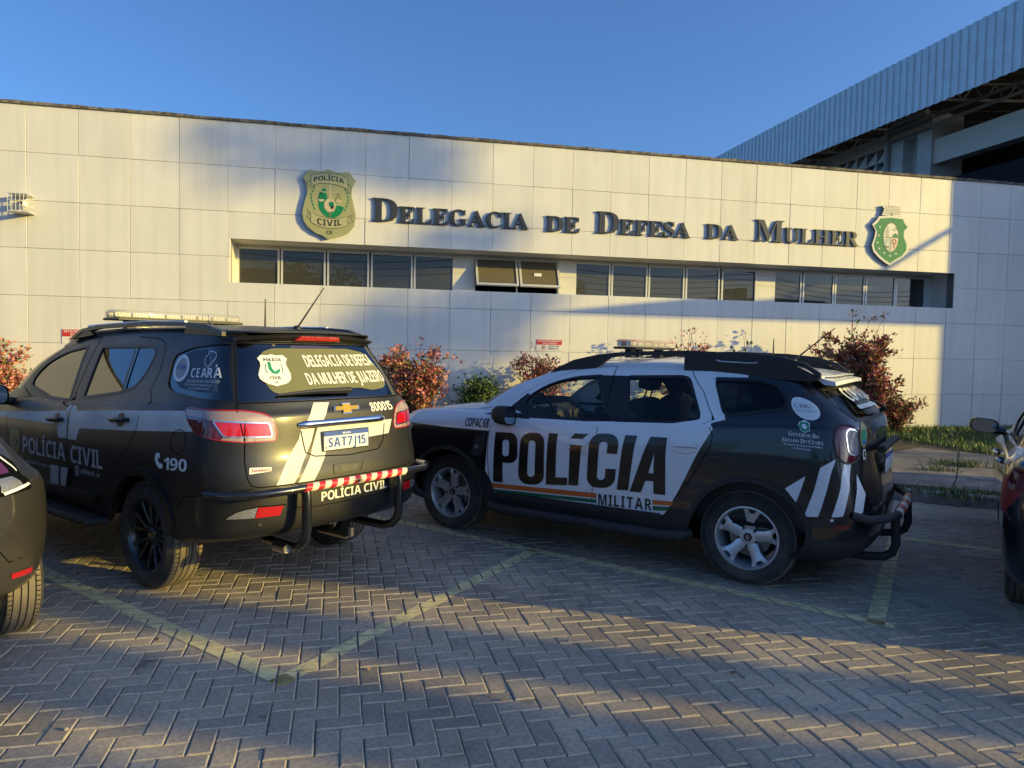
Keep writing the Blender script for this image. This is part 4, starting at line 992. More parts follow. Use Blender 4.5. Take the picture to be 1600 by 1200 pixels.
    cabin(t, -1.6, 1.2, .76, .5, 1.14, 1.6, .70, [(.05, .37), (.05, -.37), (-.85, .37), (-.85, -.37)])
    wheels(t, sh, (1.337, -1.337), .86, .364, .245, .245, 'multi', CM['alloyd'])
    # side lettering
    g = CM['letg']
    sh.text('POLÍCIA', [(.507, .870), (-.265, .882), (-.268, .752), (.509, .741)], g, t, gap=.09)
    sh.text('CIVIL', [(-.352, .878), (-.846, .885), (-.850, .752), (-.352, .752)], g, t, gap=.09)
    cr = [(.762, .905), (.70, .915), (.665, .925), (.63, .915), (.572, .905), (.565, .80), (.58, .745), (.66, .715), (.745, .745), (.762, .80)]
    sh.poly_decal('crest_sticker', cr, CM['goldp'], t, .003); sh.poly_decal('crest_sticker', circ(.664, .815, .048, .045, 18), CM['satin'], t, .004); sh.poly_decal('crest_sticker', circ(.664, .815, .034, .033, 18), CM['goldp'], t, .005)
    sh.text('policiacivil.ce.gov.br', [(.46, .688), (-.029, .694), (-.028, .672), (.46, .664)], g, t, gap=.07)
    sh.text('policiacivil_ce', [(-.52, .724), (-.81, .724), (-.81, .690), (-.52, .690)], g, t, gap=.07)
    a = round_poly([(-.43, .735), (-.49, .735), (-.49, .665), (-.43, .665)], .014); ai = [(-.46 + (x + .46) * .72, .70 + (y - .70) * .72) for x, y in a]; V, Fc = strip(a, ai); sh.decal('camera_icon', V, Fc, g, t, .003)
    V, Fc = strip(circ(-.46, .70, .016, .018, 16), circ(-.46, .70, .009, .010, 16)); sh.decal('camera_icon', V, Fc, g, t, .003)
    for p in ([(-.070, .706), (-.208, .708), (-.193, .567), (-.046, .560)], [(-.240, .706), (-.357, .712), (-.345, .66), (-.309, .568), (-.226, .567)]): sh.poly_decal('pale_stripe', p, CM['stripe'], t, .0225)
    sh.text('190', [(-1.675, .924), (-1.945, .938), (-1.935, .862), (-1.668, .846)], CM['letw'], t, 'obl', gap=.08)
    ph = [(-1.575, .94), (-1.615, .948), (-1.632, .925), (-1.618, .912), (-1.602, .916), (-1.606, .893), (-1.630, .876), (-1.640, .886), (-1.662, .874), (-1.652, .850), (-1.615, .846), (-1.580, .87), (-1.564, .905)]
    sh.poly_decal('phone_icon', ph, CM['letw'], t, .003)
    # quarter window stickers
    sh.poly_decal('perforated_film', [(-1.49, 1.40), (-1.46, 1.56), (-1.72, 1.605), (-1.93, 1.615), (-1.98, 1.52), (-2.1, 1.43), (-2.1, 1.355), (-1.9, 1.345), (-1.6, 1.36)], G_FILM2, t, -.004)
    V, Fc = strip(circ(-1.545, 1.485, .130, .088, 30), circ(-1.545, 1.485, .095, .066, 30)); sh.decal('round_sticker', V, Fc, CM['letw'], t, -.001)
    sh.poly_decal('round_sticker', circ(-1.545, 1.485, .095, .066, 30), CM['grey'], t, -.002); sh.text('CEAR', [(-1.47, 1.505), (-1.62, 1.505), (-1.62, 1.48), (-1.47, 1.48)], CM['blue'], t, off=0.)
    sh.text('CEARÁ', [(-1.715, 1.487), (-2.11, 1.500), (-2.125, 1.437), (-1.73, 1.430)], CM['letw'], t, 'obl', gap=.07, off=-.001)
    sh.text('GOVERNO DO ESTADO', [(-1.68, 1.416), (-2.11, 1.422), (-2.11, 1.404), (-1.68, 1.398)], CM['letg'], t, gap=.1, off=-.001)
    sh.text('SECRETARIA DA SEGURANÇA', [(-1.65, 1.390), (-2.04, 1.394), (-2.04, 1.382), (-1.65, 1.378)], CM['letg'], t, gap=.1, off=-.001); sh.text('PÚBLICA E DEFESA SOCIAL'.replace('Ú', 'U'), [(-1.72, 1.368), (-2.02, 1.372), (-2.02, 1.361), (-1.72, 1.357)], CM['letg'], t, gap=.1, off=-.001)
    mp = [(-1.99, 1.60), (-2.04, 1.598), (-2.07, 1.585), (-2.06, 1.555), (-2.03, 1.535), (-1.99, 1.51), (-1.96, 1.50), (-1.93, 1.515), (-1.92, 1.54), (-1.94, 1.565), (-1.965, 1.575)]
    sh.ribbon(mp, .003, .003, CM['letw'], t, 'state_outline', True, off=-.001)
    # rear window
    fl = round_poly([(-2.44, 1.60), (-2.55, 1.628), (-3.40, 1.632), (-3.62, 1.605), (-3.70, 1.50), (-3.69, 1.38), (-3.62, 1.35), (-3.45, 1.338), (-3.34, 1.358), (-3.18, 1.36), (-2.60, 1.334), (-2.50, 1.345), (-2.43, 1.43)], .04)
    sh.poly_decal('perforated_film', fl, G_FILM, t, -.004)
    sh.text('DELEGACIA DE DEFESA', [(-2.832, 1.582), (-3.66, 1.592), (-3.66, 1.512), (-2.850, 1.505)], CM['letc'], t, gap=.10, space=.32, off=-.001)
    sh.text('DA MULHER DE JUAZEIRO', [(-2.800, 1.463), (-3.70, 1.475), (-3.70, 1.395), (-2.820, 1.389)], CM['letc'], t, gap=.10, space=.32, off=-.001)
    cx, cy = -2.535, 1.497; sd = [(-cx0 * .295, cy0 * .165) for cx0, cy0 in SHIELD]
    cen = (sum(p[0] for p in sd) / len(sd), sum(p[1] for p in sd) / len(sd))
    sd = [(cx + p[0] - cen[0], cy + p[1] - cen[1]) for p in sd]
    sh.poly_decal('badge_sticker', sd, CM['letc'], t, 0.)
    sh.text('POLÍCIA', [(-2.455, 1.560), (-2.612, 1.560), (-2.612, 1.542), (-2.455, 1.542)], CM['letb'], t, gap=.1, off=.0015); sh.text('CIVIL', [(-2.485, 1.446), (-2.585, 1.446), (-2.585, 1.428), (-2.485, 1.428)], CM['letb'], t, gap=.1, off=.0015); sh.text('CE', [(-2.525, 1.413), (-2.55, 1.413), (-2.55, 1.403), (-2.525, 1.403)], CM['letb'], t, off=.0015)
    sh.poly_decal('badge_sticker', [(-2.485, 1.535), (-2.51, 1.54), (-2.515, 1.50), (-2.535, 1.475), (-2.585, 1.495), (-2.58, 1.475), (-2.55, 1.46), (-2.515, 1.465), (-2.49, 1.49)], CM['cred'], t, .0015)
    for sg in (-1, 1): sh.ribbon([(-2.535 + sg * .065, 1.525), (-2.535 + sg * .075, 1.495), (-2.535 + sg * .062, 1.465)], .003, .003, CM['cred'], t, 'badge_laurel', False, off=.0015)
    wp = MB(); q0, n = sh.surf(-3.18, 1.335, .02); q1, n = sh.surf(-2.52, 1.325, .015); m1, n = sh.surf(-2.85, 1.335, .025)
    wp.tube([q0, m1, q1], [.022, .016, .007], 8); wp.build('rear_wiper', CM['satin'], t, smooth=True)
    # spoiler with the third brake light
    sp = MB(); vs = []; ys = [-.56, -.50, -.3, 0, .3, .50, .56]
    for yy in ys:
        q = (abs(yy) / .56) ** 3; e = .10 * q; zz = -.030 * (yy / .56) ** 2; th = 1 - .4 * q
        for x, z in ((-1.90 + e * .6, .052), (-2.07 + e, .018), (-2.085 + e, .0), (-2.05 + e, -.030), (-1.99 + e, -.035)): vs.append((x, yy * 1.02, 1.712 + z * th + zz))
    k = 5; sp.add(vs, [(i * k + j, i * k + j + 1, (i + 1) * k + j + 1, (i + 1) * k + j) for i in range(6) for j in range(4)] + [tuple(range(k)), tuple(range(6 * k + k - 1, 6 * k - 1, -1))]); so_ = sp.build('spoiler', CM['satin'], t, smooth=True, ang=45)
    bl = MB(); bl.add([(-2.075, .165, 1.712), (-2.075, -.165, 1.712), (-2.045, -.19, 1.684), (-2.045, .19, 1.684), (-2.092, .155, 1.710), (-2.092, -.155, 1.710), (-2.062, -.19, 1.680), (-2.062, .19, 1.680)], [(4, 5, 6, 7), (0, 1, 5, 4), (1, 2, 6, 5), (2, 3, 7, 6), (3, 0, 4, 7)]); bl.build('brake_light', CM['red'], so_)
    # badge, chrome handle, plate, rear-view camera recess
    def onrear(pts, z0, z1, name, m_, par=t, side=None):
        mb = MB(); p0 = [sh.surf(u, v, z0)[0] for u, v in pts]; p1 = [sh.surf(u, v, z1)[0] for u, v in pts]; n = len(pts)
        mb.add(p0 + p1, [tuple(range(n, 2 * n))] + [(i, (i + 1) % n, n + (i + 1) % n, n + i) for i in range(n)])
        return mb.build(name, m_, par, smooth=False)
    def bow(c, k): return [(c[0] - x * k, c[1] + y * k) for x, y in ((-1, .30), (-.38, .30), (-.34, .78), (.36, .78), (.32, .30), (1, .30), (.90, -.30), (.30, -.30), (.26, -.78), (-.44, -.78), (-.40, -.30), (-1.10, -.30))]
    bc = (-3.098, 1.2235)
    for kx, ky, z0, z1, nm_, m_ in ((1, 1, 0, .010, 'badge_rim', CM['chrome']), (.90, .82, .010, .015, 'badge', CM['gold'])):
        onrear([(bc[0] - x * kx, bc[1] + y * ky) for x, y in ((-.125, -.0135), (.112, -.0135), (.125, .0135), (-.112, .0135))], z0, z1, nm_, m_)
        onrear([(bc[0] - x * kx, bc[1] + y * ky) for x, y in ((-.050, -.034), (.030, -.034), (.042, .034), (-.038, .034))], z0, z1 + .0005, nm_, m_)
    sh.text('800015', [(-3.340, 1.250), (-3.585, 1.253), (-3.575, 1.193), (-3.330, 1.190)], CM['letc'], t, gap=.06)
    ch = MB(); cols = []
    us = [-2.672 - i * (3.462 - 2.672) / 24 for i in range(25)]
    for i, u in enumerate(us):
        e = min(1, min(i, 24 - i) / 2.2 + .25); hh = .023 * e ** .5
        cols += [sh.surf(u, 1.140 + hh, .0)[0], sh.surf(u, 1.140 + hh * .9, .030 * e)[0], sh.surf(u, 1.140, .040 * e)[0], sh.surf(u, 1.140 - hh * .9, .034 * e)[0], sh.surf(u, 1.140 - hh, .0)[0]]
    ch.add(cols, [(i * 5 + j, i * 5 + j + 1, i * 5 + 6 + j, i * 5 + 5 + j) for i in range(24) for j in range(4)]); ch.build('chrome_handle', CM['chrome'], t, smooth=True, ang=70)
    rec = [(-2.70, 1.10), (-2.735, .96), (-2.80, .93), (-3.09, .91), (-3.36, .925), (-3.42, .98), (-3.45, 1.10)]
    sh.ribbon(rec, .003, .004, CM['gap'], t, 'recess_edge', False, off=.0015)
    sh.ribbon(round_poly([(-2.935, .862), (-3.195, .860), (-3.16, .796), (-2.925, .798)], .02), .0022, .0022, CM['plastic'], t, 'recess_edge', True, off=.004)
    sh.poly_decal('grip_recess', round_poly([(-2.985, .848), (-3.145, .848), (-3.12, .810), (-2.98, .812)], .015), CM['rubber'], t, .002)
    p, n = sh.surf(-3.065, 1.018, .014); plate(t, Matrix.Translation(p) @ Matrix.Rotation(R(90) + .0, 4, 'Z') @ Matrix.Rotation(R(2), 4, 'X'), 'SAT7J15', True, .385, .122)
    sk = round_poly([(-2.354, .898), (-2.487, .892), (-2.482, .868), (-2.38, .862), (-2.345, .858)], .008); sh.poly_decal('dealer_sticker', sk, CM['letc'], t, .003); sh.text('Sanauto', [(-2.362, .890), (-2.478, .888), (-2.478, .870), (-2.360, .870)], CM['redt'], t, 'obl', off=.0045)
    # lamps: chrome outlines
    sh.ribbon(L2, .004, .004, CM['chrome'], t, 'lamp_trim', True, off=.004); sh.ribbon(sh.mir(L2), .004, .004, CM['chrome'], t, 'lamp_trim', True, off=.004)
    sh.ribbon(LM, .004, .003, CM['redw'], t, 'lamp_edge', True, off=.003); sh.ribbon(sh.mir(LM), .004, .003, CM['redw'], t, 'lamp_edge', True, off=.003)
    # bumper: fog lamps, lettering, sensors, creases, bars
    for s_ in (0, 1):
        f_ = (lambda p: sh.mir(p)) if s_ else (lambda p: p)
        sh.poly_decal('fog_lamp', f_([(-2.204, .594), (-2.26, .632), (-2.32, .648), (-2.381, .655), (-2.366, .592)]), CM['clear'], t, .004)
        sh.poly_decal('bumper_reflector', f_([(-2.385, .655), (-2.543, .650), (-2.522, .592), (-2.370, .591)]), CM['redw'], t, .004)
        sh.ribbon(f_([(-2.19, .590), (-2.26, .634), (-2.38, .660), (-2.56, .655)]), .003, .004, CM['gap'], t, 'lamp_recess', False, off=.002)
        sh.poly_decal('parking_sensor', f_(circ(-2.40, .548, .016, .016, 16)), CM['plastic'], t, .002); gaps(t, sh, [(f_(circ(-2.40, .548, .017, .017, 16)), True)], .0012, False)
        sh.ribbon(f_([(-2.60, .63), (-2.75, .612), (sh.sc, .608)]), .002, .003, CM['gap'], t, 'bumper_crease', False, off=.0015)
    sh.text('POLÍCIA CIVIL', [(-2.818, .697), (-3.400, .703), (-3.404, .645), (-2.819, .637)], CM['letc'], t, gap=.09)
    for u in (-2.88, -3.2): gaps(t, sh, [(circ(u, .565, .017, .017, 16), True)], .0015, False)
    bb = MB(); bb.tube([(-2.14, .90, .748), (-2.30, .86, .752), (-2.42, .70, .755), (-2.455, .5, .758), (-2.465, 0, .760), (-2.455, -.5, .758), (-2.42, -.70, .755), (-2.30, -.86, .752), (-2.14, -.92, .748)], [.018] + [.026] * 7 + [.018], 12)
    for sg in (1, -1): bb.tube([(-2.45, sg * .40, .75), (-2.46, sg * .40, .70), (-2.462, sg * .40, .50), (-2.445, sg * .40, .43), (-2.40, sg * .40, .385), (-2.32, sg * .39, .36), (-2.0, sg * .38, .36)], .031, 12)
    bo = bb.build('bumper_bar', CM['black'], t, smooth=True)
    n = 18
    for i in range(n):
        q = MB(); y0 = lerp(.42, -.46, i / n); y1 = lerp(.42, -.46, (i + 1) / n); vs = []; m = 10; sl = .028
        for j in range(m + 1):
            a = R(lerp(-60, 200, j / m)); k = (j / m - .5) * 2
            for yy in (y0, y1): yv = yy + sl * k; vs.append((-2.463 + .004 * (abs(yv) / .5) ** 2 - .0272 * math.sin(a), yv, .760 + .0272 * math.cos(a) * -1 * -1))
        q.add(vs, [(2 * j, 2 * j + 1, 2 * j + 3, 2 * j + 2) for j in range(m)]); q.build('hazard_tape', CM['redw2'] if i % 2 == 0 else CM['creamt'], bo, smooth=True)
    ex = MB(); ex.lathe([(.034, 0), (.034, .12), (.03, .12), (.028, 0)], 'x', 18, c=(-2.36, .47, .37)); ex.lathe([(.028, .02), (.001, .02)], 'x', 12, c=(-2.36, .47, .37)); ex.build('exhaust_pipe', CM['steel'], t, smooth=True)
    th = MB(); th.tube([(-2.1, 0, .36), (-2.38, 0, .36), (-2.42, 0, .38), (-2.42, 0, .43)], .02, 8); th.build('tow_hook', CM['steel'], t, smooth=True)
    # roof rails, light bar, antennas
    for sg in (1, -1):
        mb = MB(); vs = []; top = [(.25, 1.68), (.10, 1.735), (-.2, 1.765), (-.9, 1.785), (-1.45, 1.78), (-1.68, 1.765), (-1.88, 1.715)]
        for x, z in top:
            for a, b in ((-.020, .012), (.020, .012), (.024, -.016), (-.024, -.016)): vs.append((x, sg * (.600 + a), z + b))
        k = len(top); mb.add(vs, [(i * 4 + j, i * 4 + (j + 1) % 4, i * 4 + 4 + (j + 1) % 4, i * 4 + 4 + j) for i in range(k - 1) for j in range(4)] + [(0, 1, 2, 3), (4 * k - 1, 4 * k - 2, 4 * k - 3, 4 * k - 4)])
        mb.prism([(-1.42, 1.71), (-1.46, 1.775), (-1.68, 1.766), (-1.87, 1.715), (-1.87, 1.70)], .582, .618, T=lambda x, z, y: (x, sg * y, z)); mb.prism([(.32, 1.66), (.22, 1.71), (.0, 1.755), (-.1, 1.70)], .582, .618, T=lambda x, z, y: (x, sg * y, z))
        ro = mb.build('roof_rail', CM['satin'], t, smooth=True, ang=40); q = MB(); q.box(-1.42, .02, sg * .625 - .021, sg * .625 + .021, 1.797, 1.802, M=None); 
        q = MB(); q.tube([(.0, sg * .602, 1.764), (-.5, sg * .602, 1.783), (-.9, sg * .602, 1.792), (-1.42, sg * .602, 1.787)], .015, 6); q.build('rail_strip', CM['alloy'], ro, smooth=True)
    light_bar(t, -.22, 1.838, .56, .26, .062, False, 8)
    antenna(t, (-1.85, .02, 1.765), (-1.97, -.12, 2.06), .006, foot=.035); antenna(t, (-.85, -.42, 1.775), (-.85, -.42, 2.03), .008)
    side_mirror(t, .80, .88, 1.20, 1, CM['satin'], CM['mirror'], .16, .18, .24); side_mirror(t, .80, -.88, 1.20, -1, CM['satin'], CM['mirror'], .16, .18, .24)
    for sy in (0, 1):
        f_ = (lambda p: sh.mir(p)) if sy else (lambda p: p)
        for a, v in ((-.07, 1.050), (-1.055, 1.118)):
            cup = sh.poly_decal('handle_recess', f_(circ(a + .0, v, .055, .048, 22)), CM['rubber'], t, .002)
            hm = MB(); hm.tube([sh.surf(*f_([(a + .12, v - .012)])[0], .004)[0], sh.surf(*f_([(a + .09, v - .006)])[0], .030)[0], sh.surf(*f_([(a, v)])[0], .036)[0], sh.surf(*f_([(a - .09, v + .006)])[0], .030)[0], sh.surf(*f_([(a - .115, v + .006)])[0], .004)[0]], .015, 8); hm.build('door_handle', CM['satin'], cup, smooth=True)
    for sg in (1, -1):
        sb = MB(); sb.box(-.80, .80, *sorted((sg * .80, sg * .97)), .365, .40, bev=.012); sb.tube([(-.86, sg * .86, .385), (-.80, sg * .975, .38), (.80, sg * .975, .38), (.86, sg * .86, .385)], .026, 8)
        for i in range(30): sb.box(-.76 + i * .051, -.74 + i * .051, *sorted((sg * .83, sg * .945)), .400, .405)
        sb.build('side_step', CM['plastic'], t, smooth=True)
    # mud flaps
    for sg in (1, -1):
        mf = MB(); mf.box(-1.80, -1.785, *sorted((sg * .66, sg * .88)), .24, .50); 
    return t
# ---------------------------------------------------------------- the two cars cut by the frame
def build_left():
    sh = SH_LC; t = thing('parked_car', 'dark grey car at the left edge with only its sunlit rear corner in view', 'car', (*LC_LOC, 0), LC_YAW)
    gp = mat('grey_metallic_paint', (.040, .038, .034), .34, metal=.3, coat=.7, dirt=(2, (.065, .056, .045), .5))
    FW = round_poly([(.1, 1.02), (.62, 1.02), (1.2, 1.10), (1.3, 1.20), (1.2, 1.32), (.75, 1.36)], .05); RW = round_poly([(-.02, 1.02), (.5, 1.36), (-.3, 1.36), (-.72, 1.22), (-.85, 1.06)], .06)
    WS = [(1.62, 1.06), (1.66, 1.36), (sh.S[0], 1.38), (sh.S[0], 1.09)]; RG = [(-2.1, 1.09), (-2.1, 1.33)]; RG = RG + sh.mir(RG)[::-1]
    LR = round_poly([(-3.07, 1.035, .02), (-3.36, 1.040, .03), (-3.47, .985, .03), (-3.43, .92, .02), (-3.40, .865, .02), (-3.16, .858, .03), (-3.13, .93, .02)], .02); LM = sh.mir(LR)
    LI = round_poly([(-3.16, 1.00), (-3.34, 1.005), (-3.37, .955), (-3.20, .955)], .02)
    LH = round_poly([(-3.24, .94), (-3.37, .94), (-3.35, .878), (-3.19, .875)], .015)
    reg = [dict(poly=FW, part='window', id=1, paint=G_TINT), dict(poly=RW, part='window', id=2, paint=G_TINT), dict(poly=RG, part='rear_window', sym=False, one=True, paint=G_TINT), dict(poly=WS, part='windscreen', paint=G_TINT),
           dict(poly=LM, part='tail_lamp', paint=CM['gap']), dict(poly=sh.mir(LI), part='lens', id=1, paint=CM['redd']), dict(poly=sh.mir(LH), part='lens', id=2, paint=CM['clear']),
           dict(poly=[(-1.7, .1), (-1.75, .52), (-1.95, .53), (-2.0, .5), (-2.2, .70), (sh.sc, .70), (sh.sc, .1)], part='rear_bumper'),
           dict(poly=[(-1.7, .1), (-1.7, .34), (sh.sc, .38), (sh.sc, .1)], paint=CM['plastic']),
           dict(poly=arch(1.28, .32, .37, .05), cut=True), dict(poly=arch(-1.42, .32, .37, .05), cut=True)]
    body_parts(t, sh, reg, dict(body=gp))
    seals(t, sh, [FW, RW])
    rr = sh.mir([(-3.165, .858), (-3.15, .80), (-3.13, .74), (-3.105, .700), (-3.0, .69), (sh.sc, .69)])
    gaps(t, sh, [(rr, False), (LM, True), ([(-2.30, .70), (-2.2, .705), (-2.06, .53), (-1.98, .53)], False), ([(-2.33, .60), (-2.26, .59), (-2.18, .50)], False)], .003)
    for s_ in (0, 1):
        f_ = (lambda p: sh.mir(p)) if s_ else (lambda p: p)
        sh.poly_decal('red_reflector', f_(sh.mir([(-3.207, .464), (-3.366, .452), (-3.378, .420), (-3.214, .434)])), CM['redw'], t, .004)
        sh.ribbon(f_(sh.mir([(-3.14, 1.02), (-3.35, 1.022), (-3.42, .97), (-3.40, .89), (-3.20, .868)])), .007, .007, CM['letw'], t, 'light_guide', False, off=.004)
        sh.poly_decal('parking_sensor', f_(sh.mir(circ(-3.40, .50, .012, .012, 12))), CM['plastic'], t, .003)
    under(t, -1.6, 1.8, .70, .30, .35, (1.28, -1.42), .36)
    wheels(t, sh, (1.28, -1.42), .79, .318, .205, .215, 'five', CM['alloy'])
    cabin(t, -1.1, 1.0, .70, .34, .96, 1.4, .5, [(0, .35), (0, -.35), (-.75, .35), (-.75, -.35)])
    side_mirror(t, .72, .84, 1.0, 1, gp, CM['mirror']); side_mirror(t, .72, -.84, 1.0, -1, gp, CM['mirror'])
    return t
def build_right(name, label, loc, yaw, paint, livery=True):
    sh = SH_SE; t = thing(name, label, 'car', (*loc, 0), yaw)
    FW = round_poly([(.1, 1.02), (.62, 1.02), (1.2, 1.10), (1.3, 1.20), (1.2, 1.32), (.75, 1.36)], .05); RW = round_poly([(-.02, 1.02), (.5, 1.36), (-.3, 1.36), (-.72, 1.22), (-.85, 1.06)], .06)
    WS = [(1.62, 1.06), (1.66, 1.36), (sh.S[0], 1.38), (sh.S[0], 1.09)]; RG = [(-1.9, 1.09), (-1.9, 1.33)]; RG = RG + sh.mir(RG)[::-1]
    LM = round_poly([(-1.72, .97), (-2.25, .98), (-2.2, .84), (-1.85, .84)], .03); fdb = [(.70, 1.38), (.2, 1.1), (-.08, 1.0), (-.12, .8), (-.12, .32)]
    FD = [(.86, 1.0), (.85, .7), (.78, .32)] + fdb[::-1] + [(1.32, 1.36), (1.42, 1.2), (1.2, 1.03)]; RD = fdb + [(-.72, .32), (-.95, .6), (-1.02, .98), (-.9, 1.12), (-.55, 1.36), (0, 1.41)]
    reg = [dict(poly=FD, part='door', id=1), dict(poly=RD, part='door', id=2), dict(poly=FW, part='window', id=1, paint=G_TINT), dict(poly=RW, part='window', id=2, paint=G_TINT), dict(poly=RG, part='rear_window', sym=False, one=True, paint=G_TINT), dict(poly=WS, part='windscreen', paint=G_TINT),
           dict(poly=LM, part='tail_lamp', paint=CM['redd']), dict(poly=[(-1.7, .1), (-1.75, .60), (sh.sc, .64), (sh.sc, .1)], part='rear_bumper'),
           dict(poly=arch(1.28, .32, .37, .05), cut=True), dict(poly=arch(-1.28, .32, .37, .05), cut=True)]
    if livery:
        reg.insert(0, dict(poly=[(-1.58, .90), (-1.72, .70), (-1.82, .68), (-1.95, .82), (-1.97, .93)], paint=CM['redt']))
        reg.insert(0, dict(poly=[(-1.36, .965), (-1.62, .68), (-1.70, .68), (-1.45, .965)], paint=CM['white'])); reg.insert(0, dict(poly=[(-.9, 1.04), (-1.2, .93), (-1.6, .96), (-1.7, 1.04)], paint=CM['white']))
    body_parts(t, sh, reg, dict(body=paint)); seals(t, sh, [FW, RW]); gaps(t, sh, [(FD, True), (RD, True)])
    under(t, -1.8, 1.8, .82, .2, .3, (1.28, -1.28), .37)
    wheels(t, sh, (1.28, -1.28), .80, .318, .205, .215, 'multi', CM['alloyd'])
    cabin(t, -1.1, 1.0, .70, .34, .96, 1.4, .5, [(0, .35), (0, -.35)])
    for sg in (1, -1): side_mirror(t, .66, sg * .84, 1.03, sg, CM['black'], CM['mirror'], .15, .14, .24)
    for sy in (0, 1):
        f_ = (lambda p: sh.mir(p)) if sy else (lambda p: p)
        for a, v in ((-.0, .87), (-.86, .90)):
            hm = MB(); hm.tube([sh.surf(*f_([(a + .1, v)])[0], .003)[0], sh.surf(*f_([(a + .07, v)])[0], .03)[0], sh.surf(*f_([(a - .07, v)])[0], .03)[0], sh.surf(*f_([(a - .1, v)])[0], .003)[0]], .014, 8); hm.build('door_handle', CM['chrome'], t, smooth=True)
    return t
SHIELD = [(-0.454, 0.607), (-0.352, 0.589), (-0.251, 0.588), (-0.149, 0.628), (-0.076, 0.611), (-0.003, 0.586), (0.086, 0.588), (0.218, 0.609), (0.341, 0.453), (0.272, 0.329), (0.263, 0.208), (0.304, 0.031), (0.346, -0.162), (0.315, -0.345), (0.212, -0.471), (0.094, -0.525), (-0.053, -0.567), (-0.134, -0.598), (-0.229, -0.539), (-0.346, -0.5), (-0.477, -0.403), (-0.557, -0.289), (-0.58, -0.142), (-0.54, 0.039), (-0.495, 0.204), (-0.51, 0.351), (-0.568, 0.466)]
random.seed(7)
PP = .7765
W0 = Vector((-10.3082 * PP, 15.6847 * PP, 0)); WA = .2212
def wl(x, y, z): return (W0.x + x * math.cos(WA) - y * math.sin(WA), W0.y + x * math.sin(WA) + y * math.cos(WA), z)
def struct(o): o['kind'] = 'structure'; return o
# ---------------------------------------------------------------- ground
M_sand = mat('joint_sand', (.17, .14, .105), .95, noise=(30, .25)); M_soil = mat('garden_soil', (.07, .055, .038), .95, noise=(8, .4), bump=(40, .6))
M_asph = mat('street_surface', (.075, .072, .070), .9, noise=(4, .2))
g = MB(); g.box(-400, 400, -400, 400, -.5, -.03); struct(g.build('ground', M_asph))
g = MB(); g.box(-16, 22, 1.2, 14.5, -.06, -.012); struct(g.build('paving_bed', M_sand))
def paver_mat(name, base, seed):
    m = mat(name, base, .8, noise=(38, .22), bump=(170, .5)); n = m.node_tree.nodes; l = m.node_tree.links; b = n['Principled BSDF']
    src = b.inputs['Base Color'].links[0].from_socket
    gp = n.new('ShaderNodeNewGeometry'); t = n.new('ShaderNodeTexNoise'); t.inputs['Scale'].default_value = .9; t.inputs['Detail'].default_value = 7; l.new(gp.outputs['Position'], t.inputs['Vector'])
    mr = n.new('ShaderNodeMapRange'); mr.inputs[1].default_value = .35; mr.inputs[2].default_value = .7; mr.inputs[3].default_value = .62; mr.inputs[4].default_value = 1.22; l.new(t.outputs['Fac'], mr.inputs[0])
    mx = n.new('ShaderNodeVectorMath'); mx.operation = 'SCALE'; l.new(src, mx.inputs[0]); l.new(mr.outputs[0], mx.inputs['Scale'])
    t2 = n.new('ShaderNodeTexNoise'); t2.inputs['Scale'].default_value = 2.3; t2.inputs['Detail'].default_value = 4; l.new(gp.outputs['Position'], t2.inputs['Vector'])
    r2 = n.new('ShaderNodeMapRange'); r2.inputs[1].default_value = .66; r2.inputs[2].default_value = .74; r2.inputs[3].default_value = 1; r2.inputs[4].default_value = .45; l.new(t2.outputs['Fac'], r2.inputs[0])
    m3 = n.new('ShaderNodeVectorMath'); m3.operation = 'SCALE'; l.new(mx.outputs[0], m3.inputs[0]); l.new(r2.outputs[0], m3.inputs['Scale'])
    l.new(m3.outputs[0], b.inputs['Base Color']); return m
PM = [paver_mat('paver_concrete_grey', (.38, .325, .26), 1), paver_mat('paver_concrete_warm', (.42, .345, .265), 2), paver_mat('paver_concrete_dark', (.32, .275, .225), 3)]
M_edge = mat('paver_sunlit_edge', (.40, .34, .26), .85, noise=(60, .25))  # chamfers get their own tone, painting in edges that catch low sun
L_, W_ = .2005, .1005; CH = .0068
def paver_geo(gap=.0035):
    x, y = L_ / 2 - gap / 2, W_ / 2 - gap / 2; c = CH
    vs = [(-x, -y, -.05), (x, -y, -.05), (x, y, -.05), (-x, y, -.05), (-x, -y, -c * .8), (x, -y, -c * .8), (x, y, -c * .8), (-x, y, -c * .8), (-x + c, -y + c, 0), (x - c, -y + c, 0), (x - c, y - c, 0), (-x + c, y - c, 0)]
    fs = [(8, 9, 10, 11)] + [(4 + i, 4 + (i + 1) % 4, 8 + (i + 1) % 4, 8 + i) for i in range(4)] + [(i, (i + 1) % 4, 4 + (i + 1) % 4, 4 + i) for i in range(4)]
    return vs, fs, [0] + [1] * 4 + [0] * 4
pv, pf, pm_ = paver_geo()
pmesh = []
for m in PM:
    me = bpy.data.meshes.new('paver'); me.from_pydata(pv, [], pf); me.materials.append(m); me.materials.append(M_edge); me.polygons.foreach_set('material_index', pm_); pmesh.append(me)
PA = .232; ca, sa = math.cos(PA), math.sin(PA)
def cam_px(x, y, z=0):
    d = Vector((x, y, z)) - Vector((0, 0, 1.65)); q = d.dot(_F)
    return (800 + 1150.16 * d.dot(_R2) / q, 600 - 1150.16 * d.dot(_U2) / q, q) if q > .3 else (0, 0, -1)
KERB = [(-14, 7.6), (-7.5, 9.35), (-1.5, 10.7), (1.5, 10.3), (3.0, 9.5), (4.36, 8.52), (5.4, 7.98), (9.5, 6.2), (14, 4.9)]
def behind_kerb(x, y):
    for (a, b), (c, d) in zip(KERB, KERB[1:]):
        if a <= x <= c: return y > lerp(b, d, (x - a) / (c - a)) - .06
    return y > 9
pavers = []
w_ = W_
